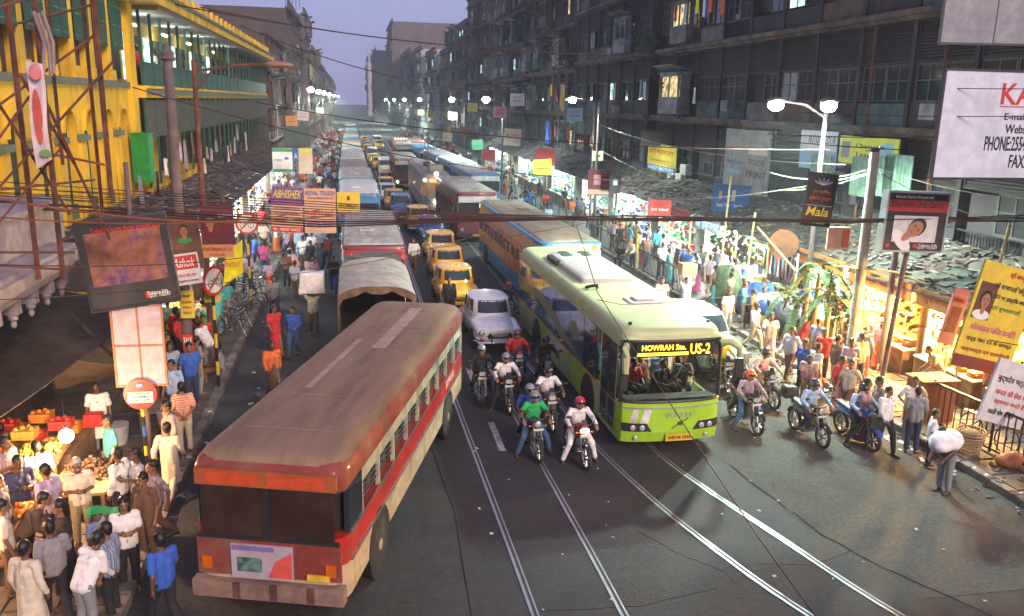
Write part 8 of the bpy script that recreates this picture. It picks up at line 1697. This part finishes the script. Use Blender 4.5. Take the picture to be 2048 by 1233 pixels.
def crowd_mass(n, xr, yr, seed):
    # far-off people that read as one mass
    rnd = random.Random(seed); q = MB(); mi = []; ms = [CL[k] for k in ('white','sky','red','navy','cream','maroon','teal','orange')]+[SKIN[0], CL['black']]
    for k in range(n):
        x, y, h = rnd.uniform(*xr), rnd.uniform(*yr), rnd.uniform(.92,1.05); c_ = rnd.randrange(8); st = rnd.uniform(-.2,.2)
        for p0, p1, r0, r1, m_ in (((.1,st,.05),(.08,0,.85),.07,.1,9),((-.1,-st,.05),(-.08,0,.85),.07,.1,9),((0,0,.85),(0,0,1.35),.17,.2,c_),((.22,0,1.3),(.27,-st,.85),.06,.04,c_),((-.22,0,1.3),(-.27,st,.85),.06,.04,c_),((0,0,1.45),(0,0,1.68),.09,.07,8)):
            f0 = len(q.f); q.cyl((x+p0[0],y+p0[1],p0[2]*h),(x+p1[0],y+p1[1],p1[2]*h),r0,r1,6); mi += [m_]*(len(q.f)-f0)
    me = q.mesh('crowd'); [me.materials.append(m_) for m_ in ms]; me.polygons.foreach_set('material_index', mi); o = link('crowd', me); o['kind'] = 'stuff'
crowd(44,(-5.6,-1.5),(36,60),'in the left roadway',1,'left roadway crowd')
crowd(56,(-6.0,-1.5),(60,105),'far up the crowded left roadway',2,'far left crowd')
crowd_mass(170,(-6.4,-1.5),(105,230),3)
crowd(28,(14.4,16.6),(33,52),'behind the right iron railing',4,'right pavement crowd')
crowd(42,(12.0,16.8),(52,95),'far along the right pavement',5,'far right crowd')
crowd_mass(120,(11,16.8),(95,210),6)
crowd(20,(-6,-4.3),(22,36),'among left pavement stalls',7,'left pavement crowd')
crowd(16,(14.3,16.4),(21,33),'among the right stalls',8,'right stall crowd')
# motorcycles, cycles parked and distant
for i in range(7): bicycle((-4.3+.03*i, 29.6+i*1.35, .14), R(70+rr.uniform(-15,15)), '%s bicycle of the row parked along the left kerb' % ORD[i], 'row of bicycles on the left kerb')
bicycle((15.35,17.3,.14), R(10), 'bicycle leaning behind the black railing, left one', 'bicycles behind the railing'); bicycle((15.75,15.4,.14), R(-160), 'bicycle behind the black railing at the right edge', 'bicycles behind the railing'); bicycle((16.2,24.6,.14), R(75), 'bicycle parked against the slim pole by the golden shop')
for i in range(16):
    x = rr.uniform(-3.2,-1.4) if i < 10 else rr.uniform(10.8,13); y = rr.uniform(60,150); motorcycle((x,y,0), PI if i < 10 else 0, '%s motorcycle in the far %s traffic' % (['black','red','grey','blue'][i%4], 'left' if i < 10 else 'right'), ['black','red','grey','blue'][i%4], group='far motorcycles')
    person('ride', (x,y,0), PI if i < 10 else 0, 'rider in %s on a far motorcycle in the %s traffic' % (cols[i], 'left' if i < 10 else 'right'), 'short', cols[i], helmet=['black','red','silver'][i%3], group='far riders')
# yellow push cart and trunk at the right corner
KT = thing('kiosk_cabinet', 'brown wooden cabinet standing at the start of the black railing', 'cabinet', (15.1,19.2,.14)); q = MB(); q.b2(-.5,.5,-.35,.35,0,1.15); part('cabinet_body', q, mat('red_brown_wood',(.16,.05,.025),.6), KT); q = MB(); q.b2(-.55,.55,-.4,.4,1.15,1.2); part('cabinet_top', q, WOOD, KT)
for k in range(2): q = MB(); q.b2(-.46+.47*k,-.02+.47*k,-.37,-.35,.06,1.08); part('cabinet_door', q, mat('red_brown_wood'), KT)
# ================================================================== haze over the long street
hz = MB(); hz.b2(-60,60,-20,560,-1.2,44); o = solo('haze', hz, None, 'x','x'); del o['label']; del o['category']; o['kind'] = 'stuff'
hm = bpy.data.materials.new('haze'); hm.use_nodes = True; n_ = hm.node_tree.nodes; n_.remove(n_['Principled BSDF']); pv = n_.new('ShaderNodeVolumePrincipled'); pv.inputs['Color'].default_value = (.88,.94,1,1); pv.inputs['Density'].default_value = .001; pv.inputs['Anisotropy'].default_value = .3
hm.node_tree.links.new(pv.outputs[0], n_['Material Output'].inputs['Volume']); o.data.materials.clear(); o.data.materials.append(hm)
bpy.data.batch_remove(DROP); bpy.data.scenes.remove(TS)
